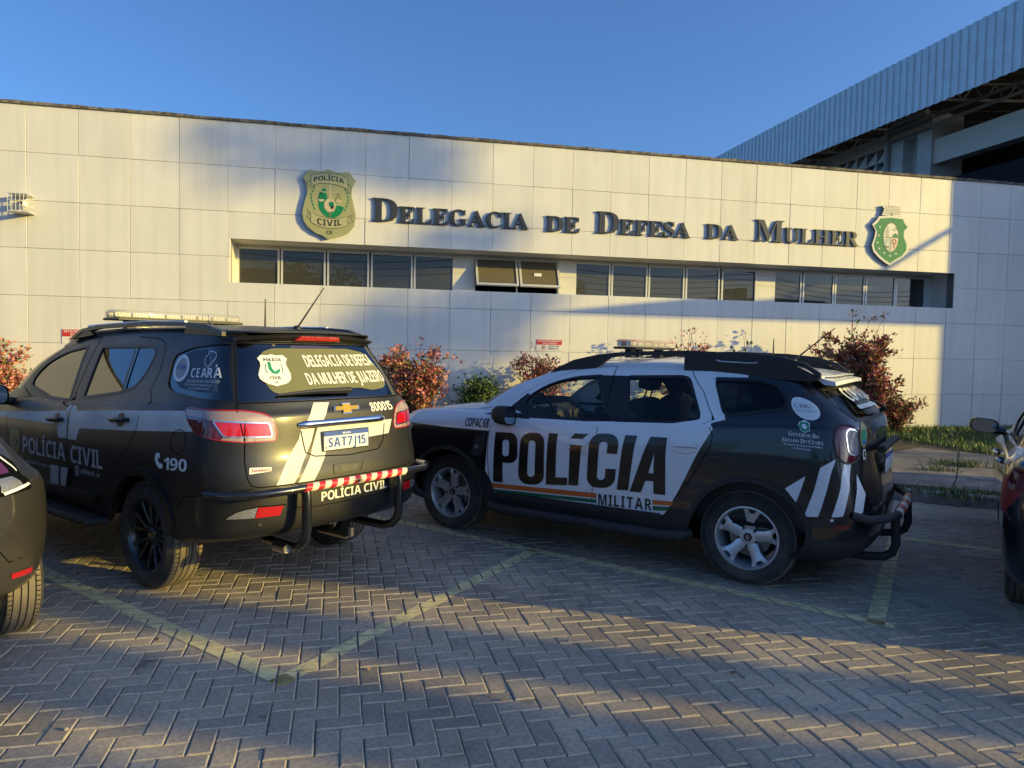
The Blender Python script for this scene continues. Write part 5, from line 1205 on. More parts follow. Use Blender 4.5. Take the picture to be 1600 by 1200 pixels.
for i in range(-220, 221):
    for j in range(-130, 131):
        # H at (i + 2j, -i + 2j), V next to it
        bx, by = i + 2 * j, -i + 2 * j
        if abs(bx) > 240 or abs(by) > 200: continue
        for hv in (0, 1):
            cx, cy = (bx + 1, by - .5) if hv == 0 else (bx + 2.5, by)
            lx, ly = cx * w_, cy * w_; x, y = lx * ca - ly * sa, lx * sa + ly * ca + 4
            if y < 1.9 or y > 12 or behind_kerb(x, y): continue
            px = cam_px(x, y)
            if px[2] < 0 or not (-120 < px[0] < 1720) or px[1] > 1330: continue
            pavers.append((px[2], x, y, hv, px))
pavers.sort(key=lambda t: t[0])
pave = struct(thing('paving', None, None, (0, 0, 0)))
del pave['kind']; pave['kind'] = 'structure'
nobj = 0; PV = []; PF = []; PMI = []
rp = random.Random(3); tops = []
for dist, x, y, hv, px in pavers:
    ang = PA + (R(90) if hv else 0) + rp.gauss(0, .006); dz = rp.gauss(0, .0014); tx, ty = rp.gauss(0, .006), rp.gauss(0, .006); k = rp.choice((0, 0, 1, 1, 2))
    Mx = Matrix.Translation((x + rp.gauss(0, .0007), y + rp.gauss(0, .0007), dz)) @ Matrix.Rotation(ang, 4, 'Z') @ Matrix.Rotation(tx, 4, 'X') @ Matrix.Rotation(ty, 4, 'Y')
    tops.append((x, y, ang, dz))
    if nobj < 300 and 0 < px[0] < 1600 and px[1] < 1200:
        o = link('paver', pmesh[k], pave); o.matrix_local = Mx; nobj += 1
    else:
        o = len(PV); PV += [tuple(Mx @ Vector(v)) for v in pv]; PF += [tuple(q + o for q in f) for f in pf]; PMI += [(k, 3)[q] for q in pm_]
me = bpy.data.meshes.new('pavers'); me.from_pydata(PV, [], PF)
for m in PM + [M_edge]: me.materials.append(m)
me.polygons.foreach_set('material_index', PMI); pst = link('far_pavers', me, pave); pst['kind'] = 'stuff'
# worn yellow bay lines, painted paver by paver
M_yel = mat('worn_yellow_paint', (.80, .70, .36), .8); n = M_yel.node_tree.nodes; l = M_yel.node_tree.links; b = n['Principled BSDF']
tcn = n.new('ShaderNodeNewGeometry'); t1 = n.new('ShaderNodeTexNoise'); t1.inputs['Scale'].default_value = 9; t1.inputs['Detail'].default_value = 8; t1.inputs['Roughness'].default_value = .7; l.new(tcn.outputs['Position'], t1.inputs['Vector'])
mr = n.new('ShaderNodeMapRange'); mr.inputs[1].default_value = .38; mr.inputs[2].default_value = .62; mr.inputs[3].default_value = .55; mr.inputs[4].default_value = .95; l.new(t1.outputs['Fac'], mr.inputs[0]); l.new(mr.outputs[0], b.inputs['Alpha'])
def clip(poly, a, b):
    out = []; nx, ny = -(b[1] - a[1]), b[0] - a[0]
    for i in range(len(poly)):
        p, q = poly[i], poly[(i + 1) % len(poly)]; dp = (p[0] - a[0]) * nx + (p[1] - a[1]) * ny; dq = (q[0] - a[0]) * nx + (q[1] - a[1]) * ny
        if dp >= 0: out.append(p)
        if dp * dq < 0: t = dp / (dp - dq); out.append((lerp(p[0], q[0], t), lerp(p[1], q[1], t)))
    return out
LINES = [((-3.6, 8.72), (2.33, 4.46)), ((.18, 5.94), (-1.10, 3.55)), ((-4.3, 5.90), (-1.10, 3.55)), ((3.52, 6.64), (2.27, 4.47)), ((3.52, 6.64), (8.5, 3.55)), ((3.52, 6.64), (1.6, 8.1))]
for a, b_ in LINES:
    a, b_ = Vector(a), Vector(b_); d = (b_ - a).normalized(); nn = Vector((-d.y, d.x)) * .052; mb = MB()
    rect = [a - nn - d * .05, b_ - nn + d * .05, b_ + nn + d * .05, a + nn - d * .05]; rect = [tuple(p) for p in rect]
    for x, y, ang, dz in tops:
        t = (Vector((x, y)) - a).dot(d); q = (Vector((x, y)) - a).dot(nn) / .052
        if -.2 < t < (b_ - a).length + .2 and abs(q) < .2:
            hx, hy = L_ / 2 - CH, W_ / 2 - CH; c, s_ = math.cos(ang), math.sin(ang)
            pl = [(x + c * u - s_ * v, y + s_ * u + c * v) for u, v in ((-hx, -hy), (hx, -hy), (hx, hy), (-hx, hy))]
            for k in range(4):
                pl = clip(pl, rect[k], rect[(k + 1) % 4])
                if len(pl) < 3: break
            if len(pl) >= 3: mb.add([(u, v, dz + .0032) for u, v in pl], [tuple(range(len(pl)))])
    if mb.v: struct(mb.build('bay_line', M_yel))
# ---------------------------------------------------------------- kerb, flower bed, pavement
M_kerb = mat('kerb_concrete', (.34, .31, .27), .9, noise=(12, .3), bump=(80, .5)); M_conc = mat('old_concrete', (.25, .22, .19), .92, noise=(5, .35), bump=(60, .4), dirt=(1.5, (.06, .055, .045), .6))
kt = thing('kerb', None, None); struct(kt)
for (a, b_), (c, d) in zip(KERB, KERB[1:]):
    A, B = Vector((a, b_)), Vector((c, d)); m = max(1, int((B - A).length / .8)); dd = (B - A).normalized(); nn = Vector((-dd.y, dd.x))
    for k in range(m):
        p, q = A.lerp(B, k / m) + dd * .006, A.lerp(B, (k + 1) / m) - dd * .006; e = random.uniform(-.006, .006)
        if cam_px(p.x, p.y)[2] < 0 or not (-200 < cam_px(p.x, p.y)[0] < 1800): continue
        s_ = MB(); s_.prism([(0, -.1), (0, .105 + e), (.018, .12 + e), (.13, .12 + e), (.13, -.1)], 0, 1, T=lambda u, z, t: (lerp(p.x, q.x, t) + nn.x * u, lerp(p.y, q.y, t) + nn.y * u, z)); s_.build('kerb_stone', M_kerb, kt)
bed = MB(); bed.add([(x, y + .12, .095) for x, y in KERB] + [(20, 19.5, .095), (-14, 12.5, .095)], [tuple(range(len(KERB) + 2))]); struct(bed.build('flower_bed', M_soil))
pvt = struct(thing('pavement', None, None))
def slab(poly): 
    s_ = MB(); c = (sum(p[0] for p in poly) / len(poly), sum(p[1] for p in poly) / len(poly)); q = [(c[0] + (x - c[0]) * .988, c[1] + (y - c[1]) * .988) for x, y in poly]
    s_.prism(q, .09, .128 + random.uniform(-.008, .008)); s_.build('slab', M_conc, pvt)
a0, a1 = Vector((3.9, 9.15)), Vector((9.6, 6.55)); b0, b1 = Vector((5.0, 12.6)), Vector((9.6, 9.0)); 
rows_ = [(Vector((3.7, 9.25)), Vector((9.6, 6.5))), (Vector((4.3, 9.9)), Vector((9.8, 7.5))), (Vector((5.1, 10.9)), Vector((9.9, 8.5))), (Vector((6.9, 12.35)), Vector((8.3, 10.3)))]
for (p0, p1), (q0, q1) in zip(rows_, rows_[1:]):
    k = 4
    for i in range(k): slab([tuple(p0.lerp(p1, i / k)), tuple(p0.lerp(p1, (i + 1) / k)), tuple(q0.lerp(q1, (i + 1) / k)), tuple(q0.lerp(q1, i / k))])
bs = MB(); bs.add([(3.6, 9.2, .108), (9.7, 6.4, .108), (10.0, 8.6, .108), (8.35, 10.2, .108), (6.9, 12.45, .108), (5.0, 11.0, .108)], [(0, 1, 2, 3, 4, 5)]); struct(bs.build('pavement_base', mat('dark_joint_dirt', (.05, .045, .035), .95)))
# ---------------------------------------------------------------- the station building
fac = thing('police_station', 'long cream panelled police station building with a recessed strip of windows', 'building', W0, WA)
M_pan = mat('cream_panel', (.74, .72, .665), .42, spec=.35, noise=(1.6, .035), dirt=(.9, (.68, .65, .57), .35)); M_strk = None; M_jnt = mat('panel_joint_grey', (.30, .28, .25), .9); M_pan2 = mat('cream_reveal', (.68, .66, .60), .5, noise=(3, .05))  # joints show one even grey-brown backing colour
n = M_pan.node_tree.nodes; l = M_pan.node_tree.links; b = n['Principled BSDF']; src = b.inputs['Base Color'].links[0].from_socket
tc = n.new('ShaderNodeTexCoord'); mp = n.new('ShaderNodeMapping'); mp.inputs['Scale'].default_value = (7, 7, .35); l.new(tc.outputs['Object'], mp.inputs[0])
tx = n.new('ShaderNodeTexNoise'); tx.inputs['Scale'].default_value = 1.; tx.inputs['Detail'].default_value = 6; l.new(mp.outputs[0], tx.inputs['Vector'])
mr = n.new('ShaderNodeMapRange'); mr.inputs[1].default_value = .45; mr.inputs[2].default_value = .75; mr.inputs[3].default_value = 1; mr.inputs[4].default_value = .90; l.new(tx.outputs['Fac'], mr.inputs[0])
oi = n.new('ShaderNodeObjectInfo'); m2 = n.new('ShaderNodeMapRange'); m2.inputs[3].default_value = .955; m2.inputs[4].default_value = 1.03; l.new(oi.outputs['Random'], m2.inputs[0])
ml = n.new('ShaderNodeMath'); ml.operation = 'MULTIPLY'; l.new(mr.outputs[0], ml.inputs[0]); l.new(m2.outputs[0], ml.inputs[1])
mx = n.new('ShaderNodeVectorMath'); mx.operation = 'SCALE'; l.new(src, mx.inputs[0]); l.new(ml.outputs[0], mx.inputs['Scale']); l.new(mx.outputs[0], b.inputs['Base Color'])
TOP = 1.65 + 4.948 * PP; BOT = .1147; OX0, OX1, OZ0, OZ1 = 3.15, 18.03, 2.72, 3.475
rp = random.Random(11)
for nx in range(-4, 31):
    for r_ in range(7):
        x0, x1 = nx * PP + .0022, (nx + 1) * PP - .0022; z1 = TOP - r_ * PP - .0022; z0 = TOP - (r_ + 1) * PP + .0022
        if r_ == 6: z0 = BOT
        pieces = [(x0, x1, z0, z1)]
        if x1 > OX0 and x0 < OX1 and z0 < OZ1 and z1 > OZ0:
            pieces = []
            if z1 > OZ1: pieces.append((x0, x1, OZ1, z1))
            if z0 < OZ0: pieces.append((x0, x1, z0, OZ0))
            if x0 < OX0: pieces.append((x0, OX0, max(z0, OZ0), min(z1, OZ1)))
            if x1 > OX1: pieces.append((OX1, x1, max(z0, OZ0), min(z1, OZ1)))
        for a, b_, c, d in pieces:
            if b_ - a < .01 or d - c < .01: continue
            p = MB(); y_ = rp.gauss(0, .0012); tl = rp.gauss(0, .0012); e = .004
            vs = [(a, y_ - tl, c), (b_, y_ + tl, c), (b_, y_ + tl, d), (a, y_ - tl, d), (a + e, y_ - .004 - tl, c + e), (b_ - e, y_ - .004 + tl, c + e), (b_ - e, y_ - .004 + tl, d - e), (a + e, y_ - .004 - tl, d - e), (a, .025, c), (b_, .025, c), (b_, .025, d), (a, .025, d)]
            p.add(vs, [(4, 5, 6, 7), (0, 1, 5, 4), (1, 2, 6, 5), (2, 3, 7, 6), (3, 0, 4, 7), (8, 9, 1, 0), (9, 10, 2, 1), (10, 11, 3, 2), (11, 8, 0, 3)]); p.build('panel', M_pan, fac)
w = MB()
for a, b_, c, d in ((-26, OX0, .0, TOP), (OX1, 34, 0, TOP), (OX0, OX1, OZ1 + .0, TOP), (OX0, OX1, 0, OZ0)):
    z0 = c if c else .1
    w.box(a, b_, .026, .2, z0, d)
w.box(-26, 34, .25, 14, .0, 5.2); w.build('wall', [M_jnt], fac) if False else None
w = MB()
for a, b_, c, d in ((-26, OX0, .13, TOP), (OX1, 34, .13, TOP), (OX0, OX1, OZ1 + .001, TOP), (OX0, OX1, .13, OZ0 - .001)): w.box(a, b_, .026, .20, c, d)
w.build('wall', M_jnt, fac)
w = MB(); w.box(-26, -4 * PP, -.002, .02, .13, TOP); w.box(31 * PP, 34, -.002, .02, .13, TOP); w.build('side_cladding', M_pan, fac)
w = MB(); w.box(-26, 34, .30, .45, -.1, .129); w.build('plinth', mat('shaded_plinth', (.03, .028, .025), .9), fac)  # near-black colour carries the shade of the gap under the panels
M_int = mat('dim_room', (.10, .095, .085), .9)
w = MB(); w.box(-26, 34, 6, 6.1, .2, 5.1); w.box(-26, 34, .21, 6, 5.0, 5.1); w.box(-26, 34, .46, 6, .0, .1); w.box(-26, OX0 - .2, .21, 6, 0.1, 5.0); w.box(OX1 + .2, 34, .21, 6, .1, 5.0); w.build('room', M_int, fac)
# reveal
RV = .65; w = MB()
w.box(OX0 - .02, OX0, .0, RV, OZ0, OZ1); w.box(OX1, OX1 + .02, .0, RV, OZ0, OZ1); w.box(OX0 - .02, OX1 + .02, .0, RV, OZ1, OZ1 + .02); w.box(OX0 - .02, OX1 + .02, .0, RV + .1, OZ0 - .02, OZ0)
w.box(OX0, OX1, RV, RV + .1, 3.43, OZ1)
for a, b_ in ((OX0, 3.205), (7.125, 7.54), (9.26, 9.628), (13.62, 14.085), (17.83, OX1)): w.box(a, b_, RV - .03, RV + .1, OZ0, 3.43)
w.build('window_reveal', M_pan2, fac)
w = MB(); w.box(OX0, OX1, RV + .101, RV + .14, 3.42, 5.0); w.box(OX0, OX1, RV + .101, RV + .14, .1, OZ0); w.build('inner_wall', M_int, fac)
for a in (7.33, 9.44, 13.85):
    s_ = MB(); s_.box(a - .2, a + .2, RV - .0335, RV - .0305, 3.10, 3.104); s_.build('pier_joint', M_jnt, fac)
M_fr = mat('white_aluminium', (.62, .62, .60), .35, metal=.1, spec=.6); G_WIN = glassmat('office_window_glass', (.30, .31, .30), .95, ior=1.62, haze=((.34, .34, .30), .14)); G_DUST = glassmat('dusty_window_glass', (.25, .24, .20), .8, ior=1.5, haze=((.34, .29, .20), .42))
groups = [[3.221, 3.869, 3.982, 4.693, 4.809, 5.491, 5.611, 6.31, 6.42, 7.113], [9.63, 10.311, 10.421, 11.117, 11.23, 11.942, 12.058, 12.743, 12.876, 13.6], [14.094, 14.68, 14.804, 15.481, 15.592, 16.251, 16.365, 17.038, 17.137, 17.824]]
def window(x0, x1, z0, z1, tilt=0, fw=.035, g=None):
    fr = bpy.data.objects.new('window', None); COL.objects.link(fr); fr.parent = fac; fr.location = (0, RV, z1); fr.rotation_euler = (R(-tilt), 0, 0)
    h = z1 - z0; m = MB(); d0, d1 = -.03, .02
    m.box(x0, x1, d0, d1, -fw, 0, bev=.003); m.box(x0, x1, d0, d1, -h, -h + fw, bev=.003); m.box(x0, x0 + fw, d0 + .001, d1 - .001, -h + fw, -fw); m.box(x1 - fw, x1, d0 + .001, d1 - .001, -h + fw, -fw)
    m.build('frame', M_fr, fr); m = MB(); m.box(x0 + fw, x1 - fw, -.008, -.003, -h + fw, -fw); m.build('pane', g or G_WIN, fr); return fr
for gx in groups:
    for i in range(0, 10, 2): window(gx[i] - .045, gx[i + 1] + .045, OZ0 + .012, 3.425)
window(7.56, 8.395, OZ0 + .10, 3.42, 24, .04, G_DUST); window(8.425, 9.24, OZ0 + .10, 3.42, 24, .04, G_DUST)
m = MB()
m.box(7.545, 7.575, RV - .01, RV + .04, OZ0, 3.43); m.box(8.395, 8.425, RV - .01, RV + .04, OZ0, 3.43); m.box(9.235, 9.26, RV - .01, RV + .04, OZ0, 3.43); m.box(7.575, 9.235, RV - .01, RV + .04, OZ0 + .002, OZ0 + .03); m.build('window_frame', M_fr, fac)
m = MB(); m.box(8.72, 8.87, RV - .162, RV - .158, 3.09, 3.15); m.build('window_label', CM['letw'], fac)
# inside: blinds, shelves and paper things by the glass
rp = random.Random(5)
for a, b_, c in ((3.3, 3.9, .25), (5.0, 5.6, .2), (6.9, 7.1, .6), (9.65, 10.3, .55), (12.2, 13.5, .4), (15.6, 16.3, .3), (17.2, 17.75, .62)):
    m = MB(); m.box(a, b_, RV + .22, RV + .26, OZ0, OZ0 + c); m.build('indoor_screen', mat('indoor_beige', (.25, .23, .19), .8), fac)
m = MB()
for gx in groups:
    for i in range(0, 10, 2):
        if rp.random() < .7: x_ = rp.uniform(gx[i] + .1, gx[i + 1] - .2); m.box(x_, x_ + rp.uniform(.08, .25), RV + .03, RV + .10, OZ0 + .02, OZ0 + rp.uniform(.03, .08))
m.build('papers', mat('paper', (.5, .48, .44), .8), fac)
# coping
M_cop = mat('weathered_coping', (.20, .175, .14), .9, noise=(14, .6), bump=(30, .8), dirt=(9, (.03, .025, .02), .9))
m = MB(); k = 260; vs = []
rp = random.Random(9)
for i in range(k + 1):
    x = lerp(-26, 34, i / k); e = rp.uniform(-.006, .008); vs += [(x, -.035, TOP - .012), (x, -.04, TOP + .032 + e), (x, .26, TOP + .045 + e), (x, .26, TOP - .01)]
m.add(vs, [(i * 4 + j, i * 4 + (j + 1) % 4, i * 4 + 4 + (j + 1) % 4, i * 4 + 4 + j) for i in range(k) for j in range(4)]); m.build('coping', M_cop, fac)
m = MB(); m.box(-26, 34, .205, .24, 5.0, TOP - .02); m.build('parapet', M_jnt, fac)
# ---------------------------------------------------------------- raised letters
M_let = mat('dark_bronze_letter', (.045, .048, .055), .45, metal=.3, noise=(30, .15))
sgn = thing('raised_lettering', 'dark raised serif letters reading DELEGACIA DE DEFESA DA MULHER on the cream wall', 'sign', W0, WA)
def raised(V, Fc, T, y0, y1, name, m_, parent, mi_side=None):
    """prism from 2D triangles: front at y0, back at y1 (local y into the wall)"""
    from collections import Counter
    ec = Counter(); n = len(V)
    for f in Fc:
        for i in range(len(f)): ec[tuple(sorted((f[i], f[(i + 1) % len(f)])))] += 1
    vs = [T(x, y, y0) for x, y in V] + [T(x, y, y1) for x, y in V]; fs = [tuple(f) for f in Fc]; mi = [0] * len(fs)
    for a, b_ in ec:
        if ec[(a, b_)] == 1: fs.append((a, b_, b_ + n, a + n)); mi.append(1)
    mb = MB(); mb.v = vs; mb.f = fs; mb.m = mi; return mb.build(name, [m_, mi_side or m_], parent)
def word(s_, x0, x1, z0, hcap, small):
    V, Fc, W = text2d(s_, 'serif', .07, .3); X = 0; items = []
    first = True; tot = 0
    for ch in s_:
        vs, fs, wd = glyph(ch, 'serif'); k = 1 if (first and small) else .70; items.append((vs, fs, tot, k)); tot += wd * k + .035; first = False
    tot -= .035; sx = (x1 - x0) / tot
    for vs, fs, off, k in items:
        raised([(x0 + (off + x * k) * sx, z0 + y * k * hcap) for x, y in vs], fs, lambda x, y, d: (x, d, y), -.050, -.015, 'letter', M_let, sgn)
word('DELEGACIA', 5.562, 8.463, 3.905, .415, True); word('DE', 8.80, 9.471, 3.895, .415, False); word('DEFESA', 9.80, 11.762, 3.915, .415, True); word('DA', 12.107, 12.821, 3.925, .415, False); word('MULHER', 13.19, 15.578, 3.935, .43, True)
# ---------------------------------------------------------------- crests on the wall
def crest_thing(name, label, ox, oz): return thing(name, label, 'crest', wl(ox, 0, 0)[:2] + (oz,), WA)
def flat(poly, y, name, m_, par, th=.003):
    mb = MB(); mb.prism(poly, y, y - th, T=lambda x, z, d: (x, d, z)); return mb.build(name, m_, par)
def tline(pts, r, y, name, m_, par, closed=False):
    mb = MB(); n = len(pts); cols = []
    for i in range(n):
        a = Vector(pts[i - 1] if (i or closed) else pts[i]); b = Vector(pts[(i + 1) % n] if (i < n - 1 or closed) else pts[i]); d = (b - a).normalized(); nn = Vector((-d.y, d.x)) * r; p = Vector(pts[i]); cols.append((p - nn, p + nn))
    vs = [(c[k].x, y, c[k].y) for c in cols for k in (0, 1)]; mb.add(vs, [(2 * i, 2 * i + 1, 2 * ((i + 1) % n) + 1, 2 * ((i + 1) % n)) for i in range(n if closed else n - 1)]); return mb.build(name, m_, par)
def wtext(s_, quad, y, m_, par, style='sans', gap=.1, arch_=0, name='lettering'):
    V, Fc, W = text2d(s_, style, gap); tl, tr, br, bl = quad; out = []
    for x, v in V:
        x /= W; a = (lerp(bl[0], br[0], x), lerp(bl[1], br[1], x)); b = (lerp(tl[0], tr[0], x), lerp(tl[1], tr[1], x)); out.append((lerp(a[0], b[0], v), y, lerp(a[1], b[1], v) + arch_ * (1 - (2 * x - 1) ** 2)))
    mb = MB(); mb.add(out, Fc); return mb.build(name, m_, par)
def spl(pts, n=6):
    P = [Vector(p) for p in pts]; k = len(P); out = []
    for i in range(k):
        p0, p1, p2, p3 = P[i - 1], P[i], P[(i + 1) % k], P[(i + 2) % k]
        for q in range(n):
            t = q / n; t2, t3 = t * t, t ** 3; v = (p1 * 2 + (p2 - p0) * t + (p0 * 2 - p1 * 5 + p2 * 4 - p3) * t2 + (p1 * 3 - p0 - p2 * 3 + p3) * t3) * .5; out.append((v.x, v.y))
    return out
M_sh = mat('olive_gold_enamel', (.44, .42, .17), .35, metal=.25, spec=.6); M_sh2 = mat('olive_gold_light', (.50, .47, .22), .35, metal=.2); M_gr = mat('enamel_green', (.005, .21, .085), .55, spec=.3); M_ln = mat('print_black', (.02, .02, .018), .5); M_pk = mat('print_beige', (.55, .45, .30), .5); M_edge2 = mat('brushed_metal_edge', (.35, .35, .34), .35, metal=.6)
c1 = crest_thing('police_badge', 'large olive gold police shield badge lettered POLÍCIA CIVIL CE on the wall', 4.93, 4.13)
s1 = [(x + .0, z) for x, z in SHIELD]
mb = MB(); mb.prism(s1, -.02, -.07, T=lambda x, z, d: (x, d, z), mi=0, side=1); mb.build('plate', [M_sh, M_edge2], c1)
tline([(x * .93 - .008, z * .94) for x, z in s1], .005, -0.0715, 'outline', M_sh2, c1, True)
cx = -.108
rt = [(-.432, .512), (-.28, .552), (-.108, .565), (.06, .552), (.201, .489), (.198, .301), (.087, .347), (-.06, .374), (-.16, .380), (-.279, .374), (-.431, .327)]; rb = [(-.435, -.133), (-.29, -.199), (-.114, -.234), (.062, -.216), (.207, -.17), (.204, -.344), (.063, -.389), (-.113, -.41), (-.288, -.378), (-.434, -.311)]
for r_ in (rt, rb): flat(r_, -0.0705, 'scroll', M_sh2, c1); tline(r_, .004, -0.0745, 'scroll_line', M_ln, c1, True)
for q in ([(-.435, .42), (-.50, .37), (-.47, .33), (-.49, .27), (-.40, .31), (-.36, .345)], [(.2, .40), (.27, .33), (.24, .30), (.26, .22), (.18, .28), (.13, .33)], [(-.435, -.16), (-.50, -.09), (-.47, -.16), (-.51, -.22), (-.435, -.27)], [(.2, -.2), (.29, -.13), (.26, -.2), (.30, -.27), (.2, -.3)]): tline(q, .0035, -0.0740, 'scroll_line', M_ln, c1)
wtext('POLÍCIA', [(-.385, .475), (.135, .475), (.135, .392), (-.385, .392)], -0.0755, M_ln, c1, gap=.12, arch_=.045); wtext('CIVIL', [(-.325, -.225), (.095, -.225), (.095, -.335), (-.325, -.335)], -0.0755, M_ln, c1, gap=.14, arch_=-.03); wtext('CE', [(-.165, -.447), (-.060, -.447), (-.060, -.505), (-.165, -.505)], -0.0725, M_ln, c1)
gm = spl([(-.292, .20), (-.22, .235), (-.165, .20), (-.15, .10), (-.215, .04), (-.20, -.07), (-.11, -.12), (-.02, -.09), (.01, .0), (.11, -.01), (.13, -.05), (.06, -.16), (-.05, -.22), (-.17, -.20), (-.27, -.10), (-.30, .0)], 3); flat(gm, -0.0705, 'green_map', M_gr, c1); flat([(-.27, .24), (-.20, .31), (-.16, .24)], -0.0705, 'green_map', M_gr, c1)
flat(circ(cx, -.0, .098, .118, 28), -0.0735, 'inner_seal', M_pk, c1); flat(circ(cx + .03, .02, .045, .05, 14), -0.0770, 'inner_seal', M_gr, c1); flat(circ(cx + .045, -.03, .024, .03, 12), -0.0805, 'inner_seal', M_ln, c1)
flat([(cx - .012, .36), (cx + .012, .36), (cx + .016, .13), (cx - .016, .13)], -0.0705, 'scales', M_pk, c1); flat([(-.28, .235), (.06, .235), (.06, .222), (-.28, .222)], -0.0740, 'scales', M_pk, c1); flat([(cx - .018, -.12), (cx + .018, -.12), (cx + .018, -.225), (cx - .018, -.225)], -0.0705, 'scales', M_pk, c1)
for sx in (-.255, .04):
    tline([(sx, .225), (sx - .05, .10)], .003, -0.0775, 'scales', M_ln, c1); tline([(sx, .225), (sx + .05, .10)], .003, -0.0775, 'scales', M_ln, c1); flat([(sx - .06, .10), (sx + .06, .10), (sx + .03, .06), (sx - .03, .06)], -0.0745, 'scales', M_pk, c1)
for sg in (-1, 1):
    for k in range(7):
        t = k / 6; x = cx + sg * (.285 + .03 * math.sin(t * 3.1) - .05 * abs(t - .4)), .29 - t * .36
        flat([(x[0], x[1] - .03), (x[0] + sg * .018, x[1]), (x[0] + sg * .028, x[1] + .03), (x[0] - sg * .008, x[1] + .008)], -0.0705, 'laurel_leaf', M_gr, c1)
c2 = crest_thing('state_crest', 'green state coat of arms shield topped by a pale mural crown on the wall', 16.33, 4.2)
M_cw = mat('crest_white', (.66, .64, .56), .4); M_cb = mat('crest_blue', (.35, .45, .45), .45)
o2 = [(-.675 + .37, .383), (-.366 + .37, .417), (-.05 + .37, .40), (.02 + .37 - .04, .32), (.085 + .37 - .0, .224), (-.018 + .37, .118), (-.011 + .37, -.016), (.073 + .37, -.18), (.075 + .37, -.315), (-.04 + .37, -.455), (-.22 + .37, -.55), (-.352 + .37, -.637), (-.483 + .37, -.575), (-.633 + .37, -.482), (-.775 + .37, -.355), (-.82 + .37, -.224), (-.761 + .37, -.054), (-.74 + .37, .08), (-.83 + .37, .209), (-.711 + .37, .314)]
o2 = [(x - .0, z) for x, z in o2]; mc = (sum(p[0] for p in o2) / len(o2), sum(p[1] for p in o2) / len(o2))
mb = MB(); mb.prism(o2, -.02, -.07, T=lambda x, z, d: (x, d, z), side=1); mb.build('plate', [M_cw, M_edge2], c2)
flat([(mc[0] + (x - mc[0]) * .89, mc[1] + (z - mc[1]) * .90) for x, z in o2], -0.0705, 'green_field', M_gr, c2)
ov = circ(.0, -.045, .185, .305, 36); flat(ov, -0.0735, 'oval', M_cw, c2); tline(ov, .006, -0.0775, 'oval_line', mat('crest_line', (.12, .12, .10), .5), c2, True)
flat([p for p in circ(.0, -.045, .18, .298, 36) if p[0] <= .001 and p[1] < -.05] + [(.0, -.05)], -0.0770, 'sea_field', M_cb, c2, .002)
flat([p for p in circ(.0, -.045, .18, .298, 36) if p[0] >= -.001 and p[1] < -.05][::1] + [(.0, -.05)], -0.0770, 'land_field', mat('crest_sand', (.58, .50, .40), .5), c2, .002)
tline([(-.18, -.05), (.18, -.05)], .005, -0.0805, 'oval_line', M_ln, c2); tline([(0, -.05), (0, -.33)], .004, -0.0805, 'oval_line', M_ln, c2)
flat([(-.12, -.04), (-.12, .12), (-.10, .12), (-.10, .17), (-.085, .20), (-.07, .17), (-.07, .12), (-.05, .12), (-.05, -.04)], -0.0775, 'lighthouse', mat('crest_grey', (.40, .40, .36), .5), c2, .002)
flat([(.02, -.04), (.06, .02), (.10, .05), (.14, .03), (.175, -.0), (.178, -.04)], -0.0775, 'green_hill', M_gr, c2, .002); flat([(-.12, -.22), (-.05, -.20), (-.07, -.11)], -0.0805, 'sail', M_cw, c2, .002); flat([(-.14, -.235), (-.03, -.235), (-.05, -.26), (-.12, -.26)], -0.0805, 'boat', M_ln, c2, .002)
V, Fc = strip(circ(.085, -.13, .055, .06, 20), circ(.085, -.13, .030, .034, 20)); mb = MB(); mb.add([(x, -0.0825, z) for x, z in V], Fc); mb.build('wreath', mat('crest_red', (.35, .06, .05), .5), c2); flat([(.075, -.19), (.095, -.19), (.095, -.27), (.075, -.27)], -0.0805, 'wreath_stem', mat('crest_red'), c2, .002)
tline([(.03, .13), (.08, .10), (.11, .12)], .005, -0.0805, 'bird', M_ln, c2); tline([(.08, .17), (.12, .15), (.15, .12)], .005, -0.0805, 'bird', M_ln, c2)
for x, z in ((-.275, .158), (-.297, -.016), (-.317, -.167), (-.272, -.289), (-.144, -.376), (.0, -.43), (.142, -.38)): flat(star(x, z, .032), -0.0745, 'star', M_cw, c2, .002)
cs = [(-.235, .41), (-.19, .53), (-.20, .565), (-.24, .60), (-.20, .62)]
n = 6
for i in range(n): a = lerp(-.20, .215, i / n); b_ = lerp(-.20, .215, (i + .55) / n); cs += [(a, .625 - abs(a) * .05), (b_, .625 - abs(b_) * .05), (b_ + .001, .595), (lerp(-.20, .215, (i + 1) / n) - .001, .595)]
cs += [(.24, .61), (.27, .60), (.235, .56), (.205, .53), (.24, .41)]
mb = MB(); mb.prism(cs, -.02, -.07, T=lambda x, z, d: (x, d, z), side=1); mb.build('mural_crown', [M_cw, M_edge2], c2)
for z in (.445, .48, .515, .55, .58): tline([(-.19, z), (.20, z)], .003, -0.0715, 'masonry_line', M_ln, c2)
for k, z in enumerate((.46, .497, .532)):
    for i in range(8): x = -.19 + i * .055 + (k % 2) * .025; tline([(x, z - .014), (x, z + .016)], .0025, -0.0715, 'masonry_line', M_ln, c2)
flat([(-.02, .415), (-.02, .45), (0, .465), (.02, .45), (.02, .415)], -0.0715, 'crown_gate', M_ln, c2, .002)
